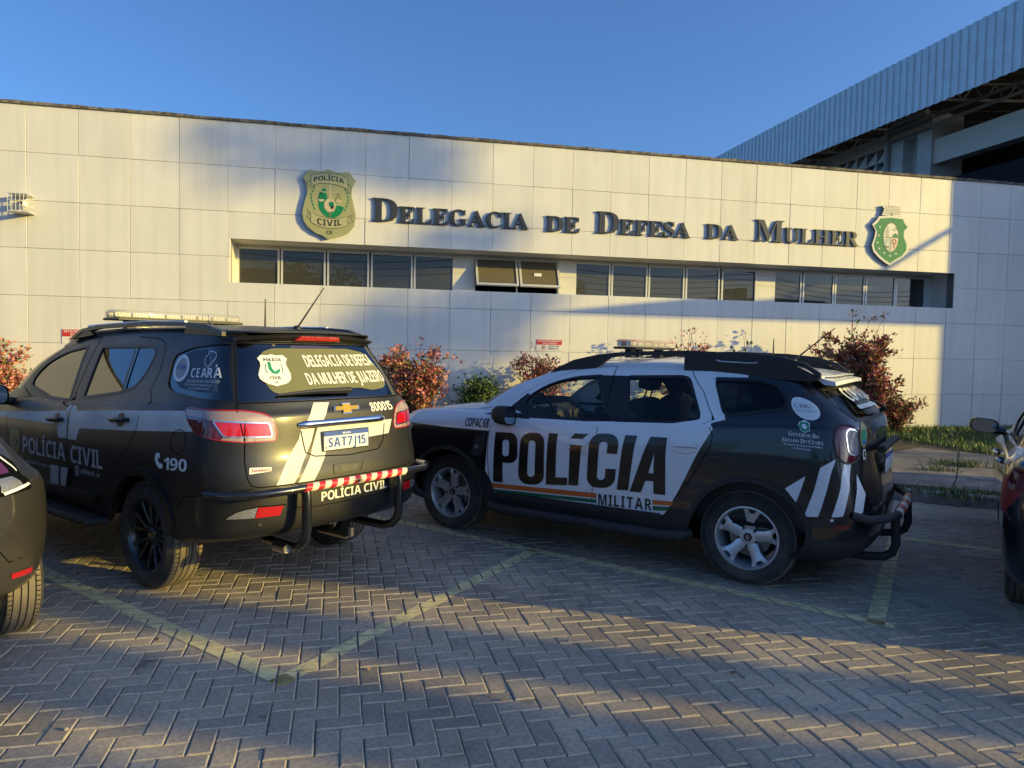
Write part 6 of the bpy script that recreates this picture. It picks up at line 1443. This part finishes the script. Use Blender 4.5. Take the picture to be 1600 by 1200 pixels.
# ---------------------------------------------------------------- parking signs and the camera cage
M_sr = mat('sign_red', (.58, .035, .03), .45); M_sw = mat('sign_white', (.74, .73, .70), .45)
def sign(x0, x1, z0, z1, label, l3, l4):
    s_ = thing('parking_sign', label, 'sign', wl(x0, 0, 0)[:2] + (z0,), WA, 'reserved parking signs on the wall'); w_, h = x1 - x0, z1 - z0
    mb = MB(); mb.box(0, w_, -.012, -.006, 0, h, bev=.001); mb.build('sheet', M_sw, s_); mb = MB(); mb.box(.006, w_ - .006, -.0145, -.0122, h * .5, h - .006); mb.build('red_band', M_sr, s_)
    wtext('ESTACIONAMENTO', [(w_ * .06, h * .92), (w_ * .94, h * .92), (w_ * .94, h * .77), (w_ * .06, h * .77)], -.0155, M_sw, s_); wtext('EXCLUSIVO', [(w_ * .24, h * .70), (w_ * .78, h * .70), (w_ * .78, h * .56), (w_ * .24, h * .56)], -.0155, M_sw, s_)
    V, Fc = strip(circ(w_ * .28, h * .25, h * .20, h * .20, 22), circ(w_ * .28, h * .25, h * .16, h * .16, 22)); mb = MB(); mb.add([(x, -.0135, z) for x, z in V], Fc); mb.build('ring', M_sr, s_)
    wtext('E', [(w_ * .28 - .02, h * .34), (w_ * .28 + .02, h * .34), (w_ * .28 + .02, h * .16), (w_ * .28 - .02, h * .16)], -.0135, M_ln, s_); wtext(l3, [(w_ * .46, h * .44), (w_ * .88, h * .44), (w_ * .88, h * .30), (w_ * .46, h * .30)], -.0135, M_ln, s_); wtext(l4, [(w_ * .46, h * .22), (w_ * .86, h * .22), (w_ * .86, h * .08), (w_ * .46, h * .08)], -.0135, M_ln, s_)
    return s_
sign(8.664, 9.177, 1.64, 1.85, 'small red and white reserved parking sign on the wall above the white and black car', 'JUIZ DE', 'DIREITO')
sign(.503, 1.05, 1.60, 1.845, 'small red and white reserved parking sign partly hidden by the roof of the dark SUV', 'JUIZ DE', 'DIREITO')
cc = thing('camera_cage', 'small white wire cage with a security camera at the left end of the wall', 'security camera', wl(-.02, 0, 0)[:2] + (3.70,), WA)
mw = MATS['white_aluminium']; mb = MB(); mb.box(-.15, .15, -.30, 0, .285, .295); mb.box(-.15, .15, -.30, 0, 0, .01); mb.build('cage_plate', mw, cc)
mb = MB()
for x in (-.145, -.085, -.03, .03, .085, .145): mb.tube([(x, -.295, .005), (x, -.295, .29)], .005, 5)
for y in (-.2, -.1): 
    for x in (-.145, .145): mb.tube([(x, y, .005), (x, y, .29)], .005, 5)
for z in (.10, .19): mb.tube([(-.145, 0, z), (-.145, -.295, z), (.145, -.295, z), (.145, 0, z)], .004, 5)
mb.build('cage_wire', mw, cc); mb = MB(); mb.lathe([(.001, -.24), (.035, -.24), (.05, -.2), (.05, -.06), (.001, -.06)], 'y', 18, c=(.02, 0, .15)); mb.tube([(.02, -.1, .2), (.02, 0, .25)], .014, 6); mb.build('camera_body', CM['letw'], cc, smooth=True)
mb = MB(); mb.lathe([(.001, -.246), (.028, -.246), (.03, -.238)], 'y', 16, c=(.02, 0, .15)); mb.build('lens', CM['black'], cc)
# ---------------------------------------------------------------- hangar roof behind
hg = thing('market_hall', 'tall hall behind the wall with a ribbed pale blue metal fascia and open roof trusses', 'building', W0, WA)
M_fas = mat('galvanised_fascia', (.70, .73, .72), .42, metal=.25, noise=(2.5, .08)); X0 = 22.0; p_ = .29; zb, zt = 9.12, 10.93
n = 0; y = -4.0
while y < 27:
    mb = MB(); P = [(y, 0), (y + p_ * .34, 0), (y + p_ * .42, .042), (y + p_ * .92, .042), (y + p_, 0)]; vs = []
    e = -.00045 * (y - 3) ** 2 * .6
    for yy, d in P: vs += [(X0 + d, yy, zb + e * .4), (X0 + d, yy, zt + e)]
    mb.add(vs, [(2 * i, 2 * i + 2, 2 * i + 3, 2 * i + 1) for i in range(4)])
    for yy in (y + p_ * .66,):
        for zz in (zt + e - .07, zb + .08): mb.lathe([(.012, -.006), (.001, -.008)], 'x', 6, c=(X0 + .0, y + p_ * .16, zz))
    mb.build('fascia_rib', M_fas, hg); y += p_
M_hd = mat('hall_dark_roof', (.16, .135, .11), .9, noise=(3, .3)); M_st = mat('hall_steel', (.36, .34, .30), .6); M_pl = mat('hall_plaster', (.60, .57, .52), .85, noise=(2, .1)); M_vd = mat('hall_unlit_black', (.012, .012, .014), .9)
mb = MB(); mb.add([(X0 + .05, -4, 10.0), (X0 + .05, 27, 10.0), (X0 + 26, 27, 12.5), (X0 + 26, -4, 12.5)], [(0, 1, 2, 3)])
for i in range(24): mb.box(X0 + .06, X0 + 24, -3.9 + i * 1.28, -3.82 + i * 1.28, 9.95, 10.02, M=Matrix.Translation((X0, 0, 10)) @ Matrix.Rotation(R(-5.5), 4, 'Y') @ Matrix.Translation((-X0, 0, -10)))
mb.build('roof', M_hd, hg)
mb = MB(); mb.box(23.5, 23.8, 8.9, 26, 0, 9.38); wall_o = None
for a, b_ in ((0, 0),): pass
mb = MB(); mb.box(23.5, 23.8, 11.6, 26, 5, 9.38); mb.box(23.5, 23.8, 8.9, 11.6, 8.93, 9.38); mb.box(23.5, 23.8, 8.9, 11.6, 5, 7.1); mb.build('side_wall', M_pl, hg)
for i in range(5):
    for j in range(4):
        y0, z0 = 8.95 + i * .53, 7.1 + j * .457; cb = MB(); t = .035
        cb.box(23.5, 23.72, y0, y0 + .53, z0, z0 + t); cb.box(23.5, 23.72, y0, y0 + t, z0 + t, z0 + .457); cb.prism([(y0 + t, z0 + t), (y0 + .53, z0 + t), (y0 + t, z0 + .457)] if (i + j) % 1 == 0 else [], 23.52, 23.56, T=lambda a, b, c: (c, a, b)); cb.build('breeze_block', M_pl, hg)
mb = MB(); mb.box(23.55, 23.75, 8.9, 11.6, 7.1, 8.9); 
mb = MB(); mb.box(23.4, 24.6, 8.10, 8.9, 4, 9.45); mb.box(23.4, 24.6, 6.85, 7.45, 4, 9.45); mb.box(23.8, 24.6, 7.45, 8.10, 4, 9.45); mb.box(23.4, 23.8, 7.45, 8.1, 8.95, 9.45); mb.build('column', M_pl, hg)
mb = MB(); mb.box(23.5, 23.9, -4, 6.85, 7.85, 8.62); mb.build('beam', mat('hall_beam', (.68, .61, .50), .85), hg)
mb = MB(); mb.box(26, 40, 1.5, 26, .0, 9.5); mb.box(23.95, 26, 1.5, 6.8, 4, 7.4); mb.build('unlit_inside', M_vd, hg)  # near-black boxes stand in for the hall's unlit inside
mb = MB()
for z, x in ((9.03, 23.3), (9.30, 23.3)): mb.tube([(x, -4, z), (x, 8.6, z)], .055, 8)
mb.tube([(23.32, 8.75, 6), (23.32, 8.75, 9.35), (23.34, 8.5, 9.5), (23.34, 7.0, 9.55)], .10, 10); mb.tube([(23.3, 12.9, 6), (23.3, 12.9, 9.1), (23.0, 12.95, 9.35), (22.4, 13, 9.45)], .11, 10); mb.build('drain_pipe', M_st, hg, smooth=True)
for i in range(7):
    y0 = -3.5 + i * 3.2; mb = MB(); mb.tube([(22.2, y0, 9.55), (27, y0, 9.9)], .045, 6); mb.tube([(22.2, y0, 9.95), (27, y0, 10.5)], .045, 6)
    for k in range(6): mb.tube([(22.2 + k * .8, y0, 9.56 + k * .055), (22.6 + k * .8, y0, 9.98 + k * .09)], .025, 5); mb.tube([(22.6 + k * .8, y0, 9.98 + k * .09), (23.0 + k * .8, y0, 9.60 + k * .055)], .025, 5)
    mb.tube([(23.1, y0, 9.3), (24.9, y0 + 1.6, 9.75)], .03, 5); mb.build('roof_truss', M_st, hg)
# ---------------------------------------------------------------- planting
M_lf = [mat('leaf_copper', (.44, .13, .09), .5, spec=.4), mat('leaf_rust', (.48, .22, .13), .5), mat('leaf_olive', (.15, .19, .05), .5), mat('leaf_dark_red', (.20, .05, .045), .5), mat('leaf_pink_tip', (.70, .24, .22), .5)]
M_gn = [mat('leaf_green', (.08, .15, .03), .5), mat('leaf_green_light', (.17, .25, .05), .5), mat('leaf_green_deep', (.04, .08, .02), .5)]
M_stem = mat('woody_stem', (.10, .065, .04), .9); M_fl = mat('hibiscus_petal', (.62, .05, .09), .5); M_flp = mat('pink_petal', (.72, .22, .24), .5)
def leafpt(mb, p, d, ln, wd, rnd, mi):
    d = d.normalized(); s_ = d.cross(Vector((rnd.uniform(-1, 1), rnd.uniform(-1, 1), rnd.uniform(.1, 1)))); s_ = s_.normalized() * wd if s_.length > 1e-5 else Vector((wd, 0, 0)); u = d.cross(s_).normalized()
    m = p + d * ln * .45; q = p + d * ln - u * ln * rnd.uniform(-.1, .35)
    mb.add([p, m + s_ + u * wd * .3, q, m - s_ + u * wd * .3, m], [(0, 1, 4), (1, 2, 4), (2, 3, 4), (3, 0, 4)], mi)
def bush(name, label, cat, c, rx, h, seed, leaves, mats, wts, flowers=0, ln=.055, group=None, low=.15, nst=16, spread=.75, fcols=None, spikes=0):
    rnd = random.Random(seed); t = thing(name, label, cat, (c[0], c[1], .095), 0, group); st = MB(); lf = MB(); tips = []; nodes = []
    for k in range(nst + spikes):
        spike = k >= nst
        a = rnd.uniform(0, 2 * math.pi); rr = rx * rnd.uniform(.15, 1) * (spread if not spike else .6); hh = h * (rnd.uniform(.45, .92) if not spike else rnd.uniform(.95, 1.18)) * (1 - .25 * (rr / rx) ** 2)
        p = Vector((rnd.uniform(-.08, .08), rnd.uniform(-.06, .06), 0)); end = Vector((rr * math.cos(a), rr * math.sin(a) * .75, hh)); pts = [p]
        for q in range(1, 7): u = q / 6; pts.append(p.lerp(end, u) + Vector((rnd.gauss(0, .03), rnd.gauss(0, .03), .22 * h * math.sin(u * 3.1) * .35)))
        st.tube(pts, [lerp(.014, .003, i / 6) for i in range(7)], 5); 
        for i in range(1, 7):
            nodes.append((pts[i], (pts[i] - pts[i - 1]).normalized()))
            if i > 1 and not spike:
                for _ in range(rnd.choice((1, 2, 2, 3))):
                    dv = Vector((rnd.gauss(0, 1), rnd.gauss(0, .8), rnd.gauss(.6, .6))).normalized(); L2 = rnd.uniform(.12, .34) * min(1, h); e = pts[i] + dv * L2; m = pts[i].lerp(e, .5) + Vector((0, 0, .02)); st.tube([pts[i], m, e], [.005, .004, .002], 4); nodes += [(m, dv), (e, dv)] * 2; tips.append((e, dv))
        tips.append((pts[-1], Vector((0, 0, 1))))
    for k in range(leaves):
        p, d = rnd.choice(nodes); 
        if p.z < low * h and rnd.random() < .75: continue
        dd = (d * .6 + Vector((rnd.gauss(0, .8), rnd.gauss(0, .8), rnd.gauss(.1, .6)))); l_ = ln * rnd.uniform(.6, 1.35)
        leafpt(lf, p + Vector((rnd.gauss(0, .045), rnd.gauss(0, .045), rnd.gauss(0, .04))), dd, l_, l_ * .30, rnd, rnd.choices(range(len(mats)), wts)[0])
    st.build('stem', M_stem, t); lf.build('leaves', mats, t)
    for k in range(flowers):
        p, d = rnd.choice(tips); p = p + Vector((0, -.03, .02)); f_ = MB(); col = (fcols or [M_fl, M_flp])[0 if rnd.random() < .55 else -1]; ax = (d + Vector((rnd.gauss(0, .4), -.8, .2))).normalized(); a1 = ax.orthogonal().normalized(); a2 = ax.cross(a1); r_ = rnd.uniform(.022, .042)
        for q in range(5):
            an = 2 * math.pi * q / 5; u = a1 * math.cos(an) + a2 * math.sin(an); w_ = a1 * -math.sin(an) + a2 * math.cos(an); f_.add([p, p + u * r_ * .7 + w_ * r_ * .45 + ax * .01, p + u * r_ * 1.15 + ax * .004, p + u * r_ * .7 - w_ * r_ * .45 + ax * .01], [(0, 1, 2, 3)])
        f_.tube([p, p + ax * .04], .003, 4); f_.build('flower', col, t)
    return t
def at_wall(x, off): q = wl(x, -off, 0); return (q[0], q[1])
GB = 'hibiscus bushes along the foot of the wall'
bush('hibiscus_bush', 'biggest copper-leaved hibiscus bush with red flowers, right of the white and black car', 'bush', at_wall(14.85, 1.15), 1.02, 2.05, 21, 17000, M_lf, (5, 4, 6, 3, 2.6), 48, .072, GB, nst=32, spikes=4)
bush('hibiscus_bush', 'copper hibiscus bush between the dark SUV and the white and black car', 'bush', at_wall(6.25, .95), .62, 1.62, 5, 8500, M_lf, (5, 5, 4, 4, 2.4), 14, .066, GB, nst=24, spikes=3)
bush('hibiscus_bush', 'pale reddish hibiscus bush showing over the bonnet of the white and black car', 'bush', at_wall(8.55, .60), .75, 1.52, 8, 5200, M_lf, (4, 4, 3, 3, 3), 14, .062, GB, nst=20, spikes=4)
bush('hibiscus_bush', 'pink-tipped hibiscus bush showing above the roof rail behind the small light bar', 'bush', at_wall(11.55, .75), .75, 1.78, 13, 5200, M_lf, (4, 4, 1, 3, 6), 16, .062, GB, nst=20, spikes=5)
bush('hibiscus_bush', 'sunlit hibiscus bush at the left edge above the bonnet of the dark SUV', 'bush', at_wall(-.35, .55), .75, 1.50, 17, 5200, M_lf, (3, 6, 3, 1, 4), 10, .066, GB, nst=20, spikes=3)
bush('clipped_shrub', 'low rounded bright green shrub against the wall above the bonnet', 'bush', at_wall(7.45, .75), .48, 1.02, 31, 7500, M_gn, (5, 4, 4), 0, .052, nst=30, spread=.95)
bush('slender_plant', 'thin pale green sapling against the wall left of the antenna', 'plant', at_wall(12.75, .45), .20, 1.92, 33, 170, M_gn, (2, 6, 1), 0, .08, nst=3, spikes=2, spread=.6)
bush('hibiscus_bush', 'low dark hibiscus growth beneath the biggest bush beside the pavement', 'bush', at_wall(15.95, .95), .55, .75, 44, 3600, M_lf, (3, 2, 6, 3, .6), 5, .055, GB, nst=18)
# grass and weeds
def grass(name, area, n, hh, mats, seed, spread=1.):
    rnd = random.Random(seed); mb = MB()
    for _ in range(n):
        x, y = area(rnd)
        if x is None: continue
        h = hh * rnd.uniform(.4, 1.3); a = rnd.uniform(0, 6.28); lx, ly = math.cos(a) * h * .4 * spread, math.sin(a) * h * .4 * spread; w_ = .004 + .004 * rnd.random(); px, py = -math.sin(a) * w_, math.cos(a) * w_
        z = .09; mb.add([(x - px, y - py, z), (x + px, y + py, z), (x + lx * .4 + px * .7, y + ly * .4 + py * .7, z + h * .6), (x + lx * .4 - px * .7, y + ly * .4 - py * .7, z + h * .6), (x + lx, y + ly, z + h)], [(0, 1, 2, 3), (3, 2, 4)], rnd.randrange(len(mats)))
    o = mb.build(name, mats, None); o['kind'] = 'stuff'; return o
def lawn(rnd):
    s_, d = rnd.uniform(15.2, 24), rnd.uniform(.05, 4.2)
    q = wl(s_, -d, 0)
    if q[1] < 10.2 - (q[0] - 8.35) * .3 or in_poly(q[0], q[1], [(3.4, 8.9), (12, 5.6), (13, 9.5), (8.35, 10.3), (6.9, 12.5), (5.0, 11.0)]): return None, None
    return q[0], q[1]
grass('grass', lawn, 26000, .10, M_gn, 2)
def bedg(rnd): q = wl(rnd.uniform(-3, 15), -rnd.uniform(.1, 2.6), 0); return q[0], q[1]
grass('ground_cover', bedg, 5000, .10, M_gn + [M_lf[2]], 4)
def clump(cx, cy, r):
    return lambda rnd: (cx + rnd.gauss(0, r), cy + rnd.gauss(0, r * .6))
M_dry = mat('dry_grass', (.30, .24, .13), .8)
for i, (cx, cy, r, n, h) in enumerate(((6.35, 10.35, .20, 420, .12), (5.75, 9.85, .12, 250, .10), (5.1, 8.25, .18, 420, .10), (4.75, 8.45, .10, 200, .08), (5.9, 7.95, .2, 300, .12))):
    o = grass('weeds', clump(cx, cy, r), n, h, M_gn + [M_dry], 50 + i, 1.6); del o['kind']
    tag(o, ['weed clump growing from a joint in the middle of the pavement', 'small weed tuft in the pavement joint nearer the kerb', 'weeds growing at the foot of the kerb right of the black rear bumper', 'smallest weed tuft at the left of the kerb', 'dry weeds at the kerb beside the black car'][i], 'weeds')
M_lit = [mat('dry_leaf_brown', (.22, .13, .06), .8), mat('dry_leaf_ochre', (.34, .24, .10), .8), mat('petal_litter', (.45, .12, .12), .7)]
rnd = random.Random(66); mb = MB()
for k in range(420):
    if k < 300: q = wl(rnd.uniform(1, 19), -rnd.uniform(1.5, 5.5), 0); x, y = q[0], q[1]
    else: x, y = rnd.uniform(-3.5, 6), rnd.uniform(2.8, 8)
    z = .135 if behind_kerb(x, y) else .006; leafpt(mb, Vector((x, y, z)), Vector((rnd.gauss(0, 1), rnd.gauss(0, 1), .12)), rnd.uniform(.014, .038), .010, rnd, rnd.randrange(3 if k < 300 else 1))
o = mb.build('fallen_leaves', M_lit); o['kind'] = 'stuff'
for x, y, r_, lb in ((-1.86, 3.04, .011, 'small pale pebble on the pavers at the lower left'), (1.45, 3.35, .009, 'tiny pebble on the pavers near the bottom right'), (.35, 4.1, .010, 'tiny pebble in the lit streak below the yellow line')):
    mb = MB(); mb.lathe([(.001, 0), (r_, r_ * .4), (r_ * .8, r_ * 1.1), (.001, r_ * 1.4)], 'z', 7, c=(0, 0, 0)); o = mb.build('pebble', M_kerb, None, smooth=True, loc=(x, y, .002)); tag(o, lb, 'pebble')
# ---------------------------------------------------------------- unseen blockers added outside the frame to throw the shade
M_pw = mat('painted_wall', (.46, .43, .37), .85, noise=(1, .06)); M_tr = mat('bark', (.12, .09, .065), .9, bump=(20, .8))
def sunpt(p, L): return (p[0] + TOSUN.x * L, p[1] + TOSUN.y * L, p[2] + TOSUN.z * L)
def mkbox(name, label, cat, x0, x1, y0, y1, z0, z1, m_, rz=0, loc=(0, 0, 0)):
    t = thing(name, label, cat, loc, rz); mb = MB(); mb.box(x0, x1, y0, y1, z0, z1); mb.build('walls', m_, t); return t
# unseen block added: its corner shades the right end of the wall
e = sunpt(wl(17.84, 0, 0), 9.5)
ax = mkbox('shade_block', 'plain two storey annexe to the right of the car park', 'building', 0, 8, 0, 4.4, 0, 8.6, M_pw, R(SUN_AZ + 6), (e[0], e[1], 0))
# unseen wedge and rod added, shaped from the shadow wanted on the wall
L1 = 13.0
A = [sunpt(wl(x, 0, z), L1 / 1.0) for x, z in ((8.7, 2.36), (17.95, 2.34), (17.95, 3.42), (12.1, 2.76))]
t = thing('canopy', 'steel canopy fascia reaching out from the annexe', 'canopy'); mb = MB(); off = Vector((TOSUN.x, TOSUN.y, 0)) * .12
mb.add(A + [tuple(Vector(a) + off) for a in A], [(0, 1, 2, 3), (4, 5, 6, 7), (0, 1, 5, 4), (1, 2, 6, 5), (2, 3, 7, 6), (3, 0, 4, 7)]); mb.build('fascia', M_st, t)
mb = MB(); mb.tube([sunpt(wl(15.6, 0, 3.12), L1), sunpt(wl(17.95, 0, 4.46), L1)], .055, 8); mb.build('shade_rod', M_st, t)
mb = MB(); p0 = sunpt(wl(9.6, 0, 2.4), L1); mb.tube([(p0[0], p0[1], 0), p0], .05, 8) if False else mb.tube([sunpt(wl(17.9, 0, 2.5), L1), (lambda q: (q[0], q[1], 0))(sunpt(wl(17.9, 0, 2.5), L1))], .08, 8); mb.build('post', M_st, t)
# unseen boxes added further right to keep the side-on car and pavement in shade
t = mkbox('shade_box', 'painted kiosk to the right of the car park', 'building', 14, 17, 1.25, 6.7, 0, 3.68, M_pw)
mb = MB(); mb.box(13.8, 17.2, 1.2, 6.9, 3.68, 3.75); mb.build('roof', M_conc, t)
mkbox('shade_wall', 'low boundary wall beside the annexe', 'wall', 16, 16.2, 6.95, 13.4, 0, 1.75, M_pw)
for (c0, c1, h) in ((3.50, 3.98, 4.95), (2.60, 3.2, 4.95), (1.60, 2.30, 4.6)):  # unseen pillars added to lay bands of shade across the pavers
    y0, y1 = [(c - 20 * math.sin(R(-SUN_AZ))) / math.cos(R(SUN_AZ)) for c in (c0, c1)]
    mkbox('shade_pillar', {3.50: 'gate pillar nearest the kiosk', 2.60: 'middle gate pillar to the right of the car park', 1.60: 'widest gate pillar to the right of the car park'}[c0], 'pillar', 20, 20.4, y0, y1, 0, h, M_pw)
# ---------------------------------------------------------------- what the glass reflects: street side, trees and a ridge behind the camera
rr = random.Random(77)
hm = MB(); n = 60; vs = []
for i in range(n + 1):
    x = lerp(-320, 320, i / n); h = 15 + 9 * math.sin(i * .23) + 5 * math.sin(i * .61 + 1) + rr.uniform(-.6, .6); vs += [(x, -230, -1), (x, -245, h), (x, -330, h * .7)]
hm.add(vs, [(i * 3 + j, i * 3 + j + 1, i * 3 + 4 + j, i * 3 + 3 + j) for i in range(n) for j in range(2)]); struct(hm.build('hills', mat('far_hill', (.05, .065, .04), .95, noise=(.05, .4)), smooth=True))
def tree(x, y, h, r_, seed, label, clumps=None, nl=2600, ls=.34):
    rnd = random.Random(seed); t = thing('tree', label, 'tree', (x, y, 0), 0); m = MB(); th = h * .45; m.tube([(0, 0, -.1), (.1, 0, th * .5), (0, .1, th), (.2, .1, h * .7)], [.24, .2, .17, .08], 8)
    cl = []
    for k in range(9):
        a = rnd.uniform(0, 6.28); c = Vector((math.cos(a) * r_ * rnd.uniform(.2, .75), math.sin(a) * r_ * rnd.uniform(.2, .75), lerp(th, h * .88, rnd.random()))); cl.append((c, r_ * rnd.uniform(.35, .55))); m.tube([(0, .05, th * .8), c * .6 + Vector((0, 0, th * .35)), c], [.09, .06, .02], 5)
    if clumps: cl = clumps
    m.build('trunk', M_tr, t); c_ = MB()
    for k in range(nl):
        c, q = rnd.choice(cl); d = Vector((rnd.gauss(0, 1), rnd.gauss(0, 1), rnd.gauss(0, .8))).normalized() * q * rnd.uniform(.6, 1) ; leafpt(c_, c + d, Vector((rnd.gauss(0, 1), rnd.gauss(0, 1), rnd.gauss(0, 1))), ls, ls * .4, rnd, rnd.randrange(3))
    c_.build('crown', M_gn, t); return t
for i, (x, y, h, q) in enumerate(((-46, -6, 9, 4), (-38, -24, 8, 4), (-24, -34, 8.5, 4.2), (-10, -40, 7, 3.6), (6, -38, 8.5, 4.2), (19, -34, 6.5, 3.4), (30, -36, 9, 4.5))): tree(x, y, h, q, 100 + i, ['leafy tree farthest west behind the car park', 'tree south west of the car park near the hedge corner', 'tall tree before the first house across the street', 'lowest round tree between two houses across the street', 'tree facing the middle house across the street', 'small tree before the third house across the street', 'tallest tree at the east end of the street'][i])
for i, (x, y, w_, h) in enumerate(((-22, -46, 12, 4.2), (-4, -50, 10, 5.0), (12, -46, 9, 3.6))):
    t = thing('house', ['long low house at the west end across the street', 'taller house in the middle across the street', 'smallest house across the street'][i], 'house', (x, y, 0), 0, 'houses across the street'); m = MB(); m.box(-w_ / 2, w_ / 2, -4, 4, 0, h); m.build('wall', M_pw, t); m = MB(); m.prism([(-4.5, h), (0, h + 1.6), (4.5, h)], -w_ / 2 - .3, w_ / 2 + .3, T=lambda a, b, c: (c, a, b)); m.build('roof', mat('roof_tile_red', (.25, .10, .06), .9), t)
pl = thing('utility_poles', 'street poles with overhead wires behind the viewer', 'poles'); m = MB()
for x in (-34, -10, 14, 38): m.tube([(x, -19, 0), (x, -19, 9)], [.16, .11], 8); m.box(x - .9, x + .9, -19.06, -18.94, 8.3, 8.42)
m.build('pole', M_conc, pl)
for k in range(4):
    m = MB(); pts = []
    for x in range(-60, 61, 3): u = ((x + 34) % 24) / 24; pts.append((x, -19 + (k - 1.5) * .1, 8.4 - k * .45 - 1.0 * (1 - (2 * u - 1) ** 2)))
    m.tube(pts, .025, 4); m.build('wire', M_jnt, pl)
# an unseen tree added far off towards the sun, crown clumps placed to mottle the wall
q = sunpt(wl(6.0, 0, 0), 62); base = Vector((q[0], q[1], 0)); cl = []
for (wx, wz, r_) in ((3.7, 5.15, .75), (4.6, 5.2, .8), (5.5, 5.05, .6), (6.5, 4.9, .45), (6.6, 2.3, .75), (7.4, 2.1, .85), (6.9, 1.5, .7), (7.9, 2.5, .55), (5.9, 1.9, .55), (7.3, 3.65, .40)):
    p = Vector(sunpt(wl(wx, 0, wz), 62)) - base; cl.append((p, r_))
tree(base.x, base.y, 18, 3.0, 300, 'tall thin-crowned eucalyptus far to the right of the car park', cl, 640, .34)
hd = thing('hedge', 'long dark clipped hedge behind the viewer on the left', 'hedge', (-9, -2, 0), R(205)); mb = MB(); rnd = random.Random(4)  # added out of view so the black flank mirrors something dark
for k in range(9000):
    p = Vector((rnd.uniform(0, 26), rnd.uniform(-.6, .6), rnd.uniform(0, 1.7))); leafpt(mb, p, Vector((rnd.gauss(0, 1), rnd.gauss(0, 1), rnd.gauss(0, 1))), .22, .1, rnd, 0)
mb.build('leaves', M_gn[2], hd); mb = MB(); mb.box(0, 26, -.5, .5, 0, 1.6); mb.build('inner_twigs', M_soil, hd)
build_duster(); build_tb(); build_left()
build_right('parked_car', 'black car with a red and white flank cut by the right frame edge', RC_LOC, RC_YAW, CM['black'])
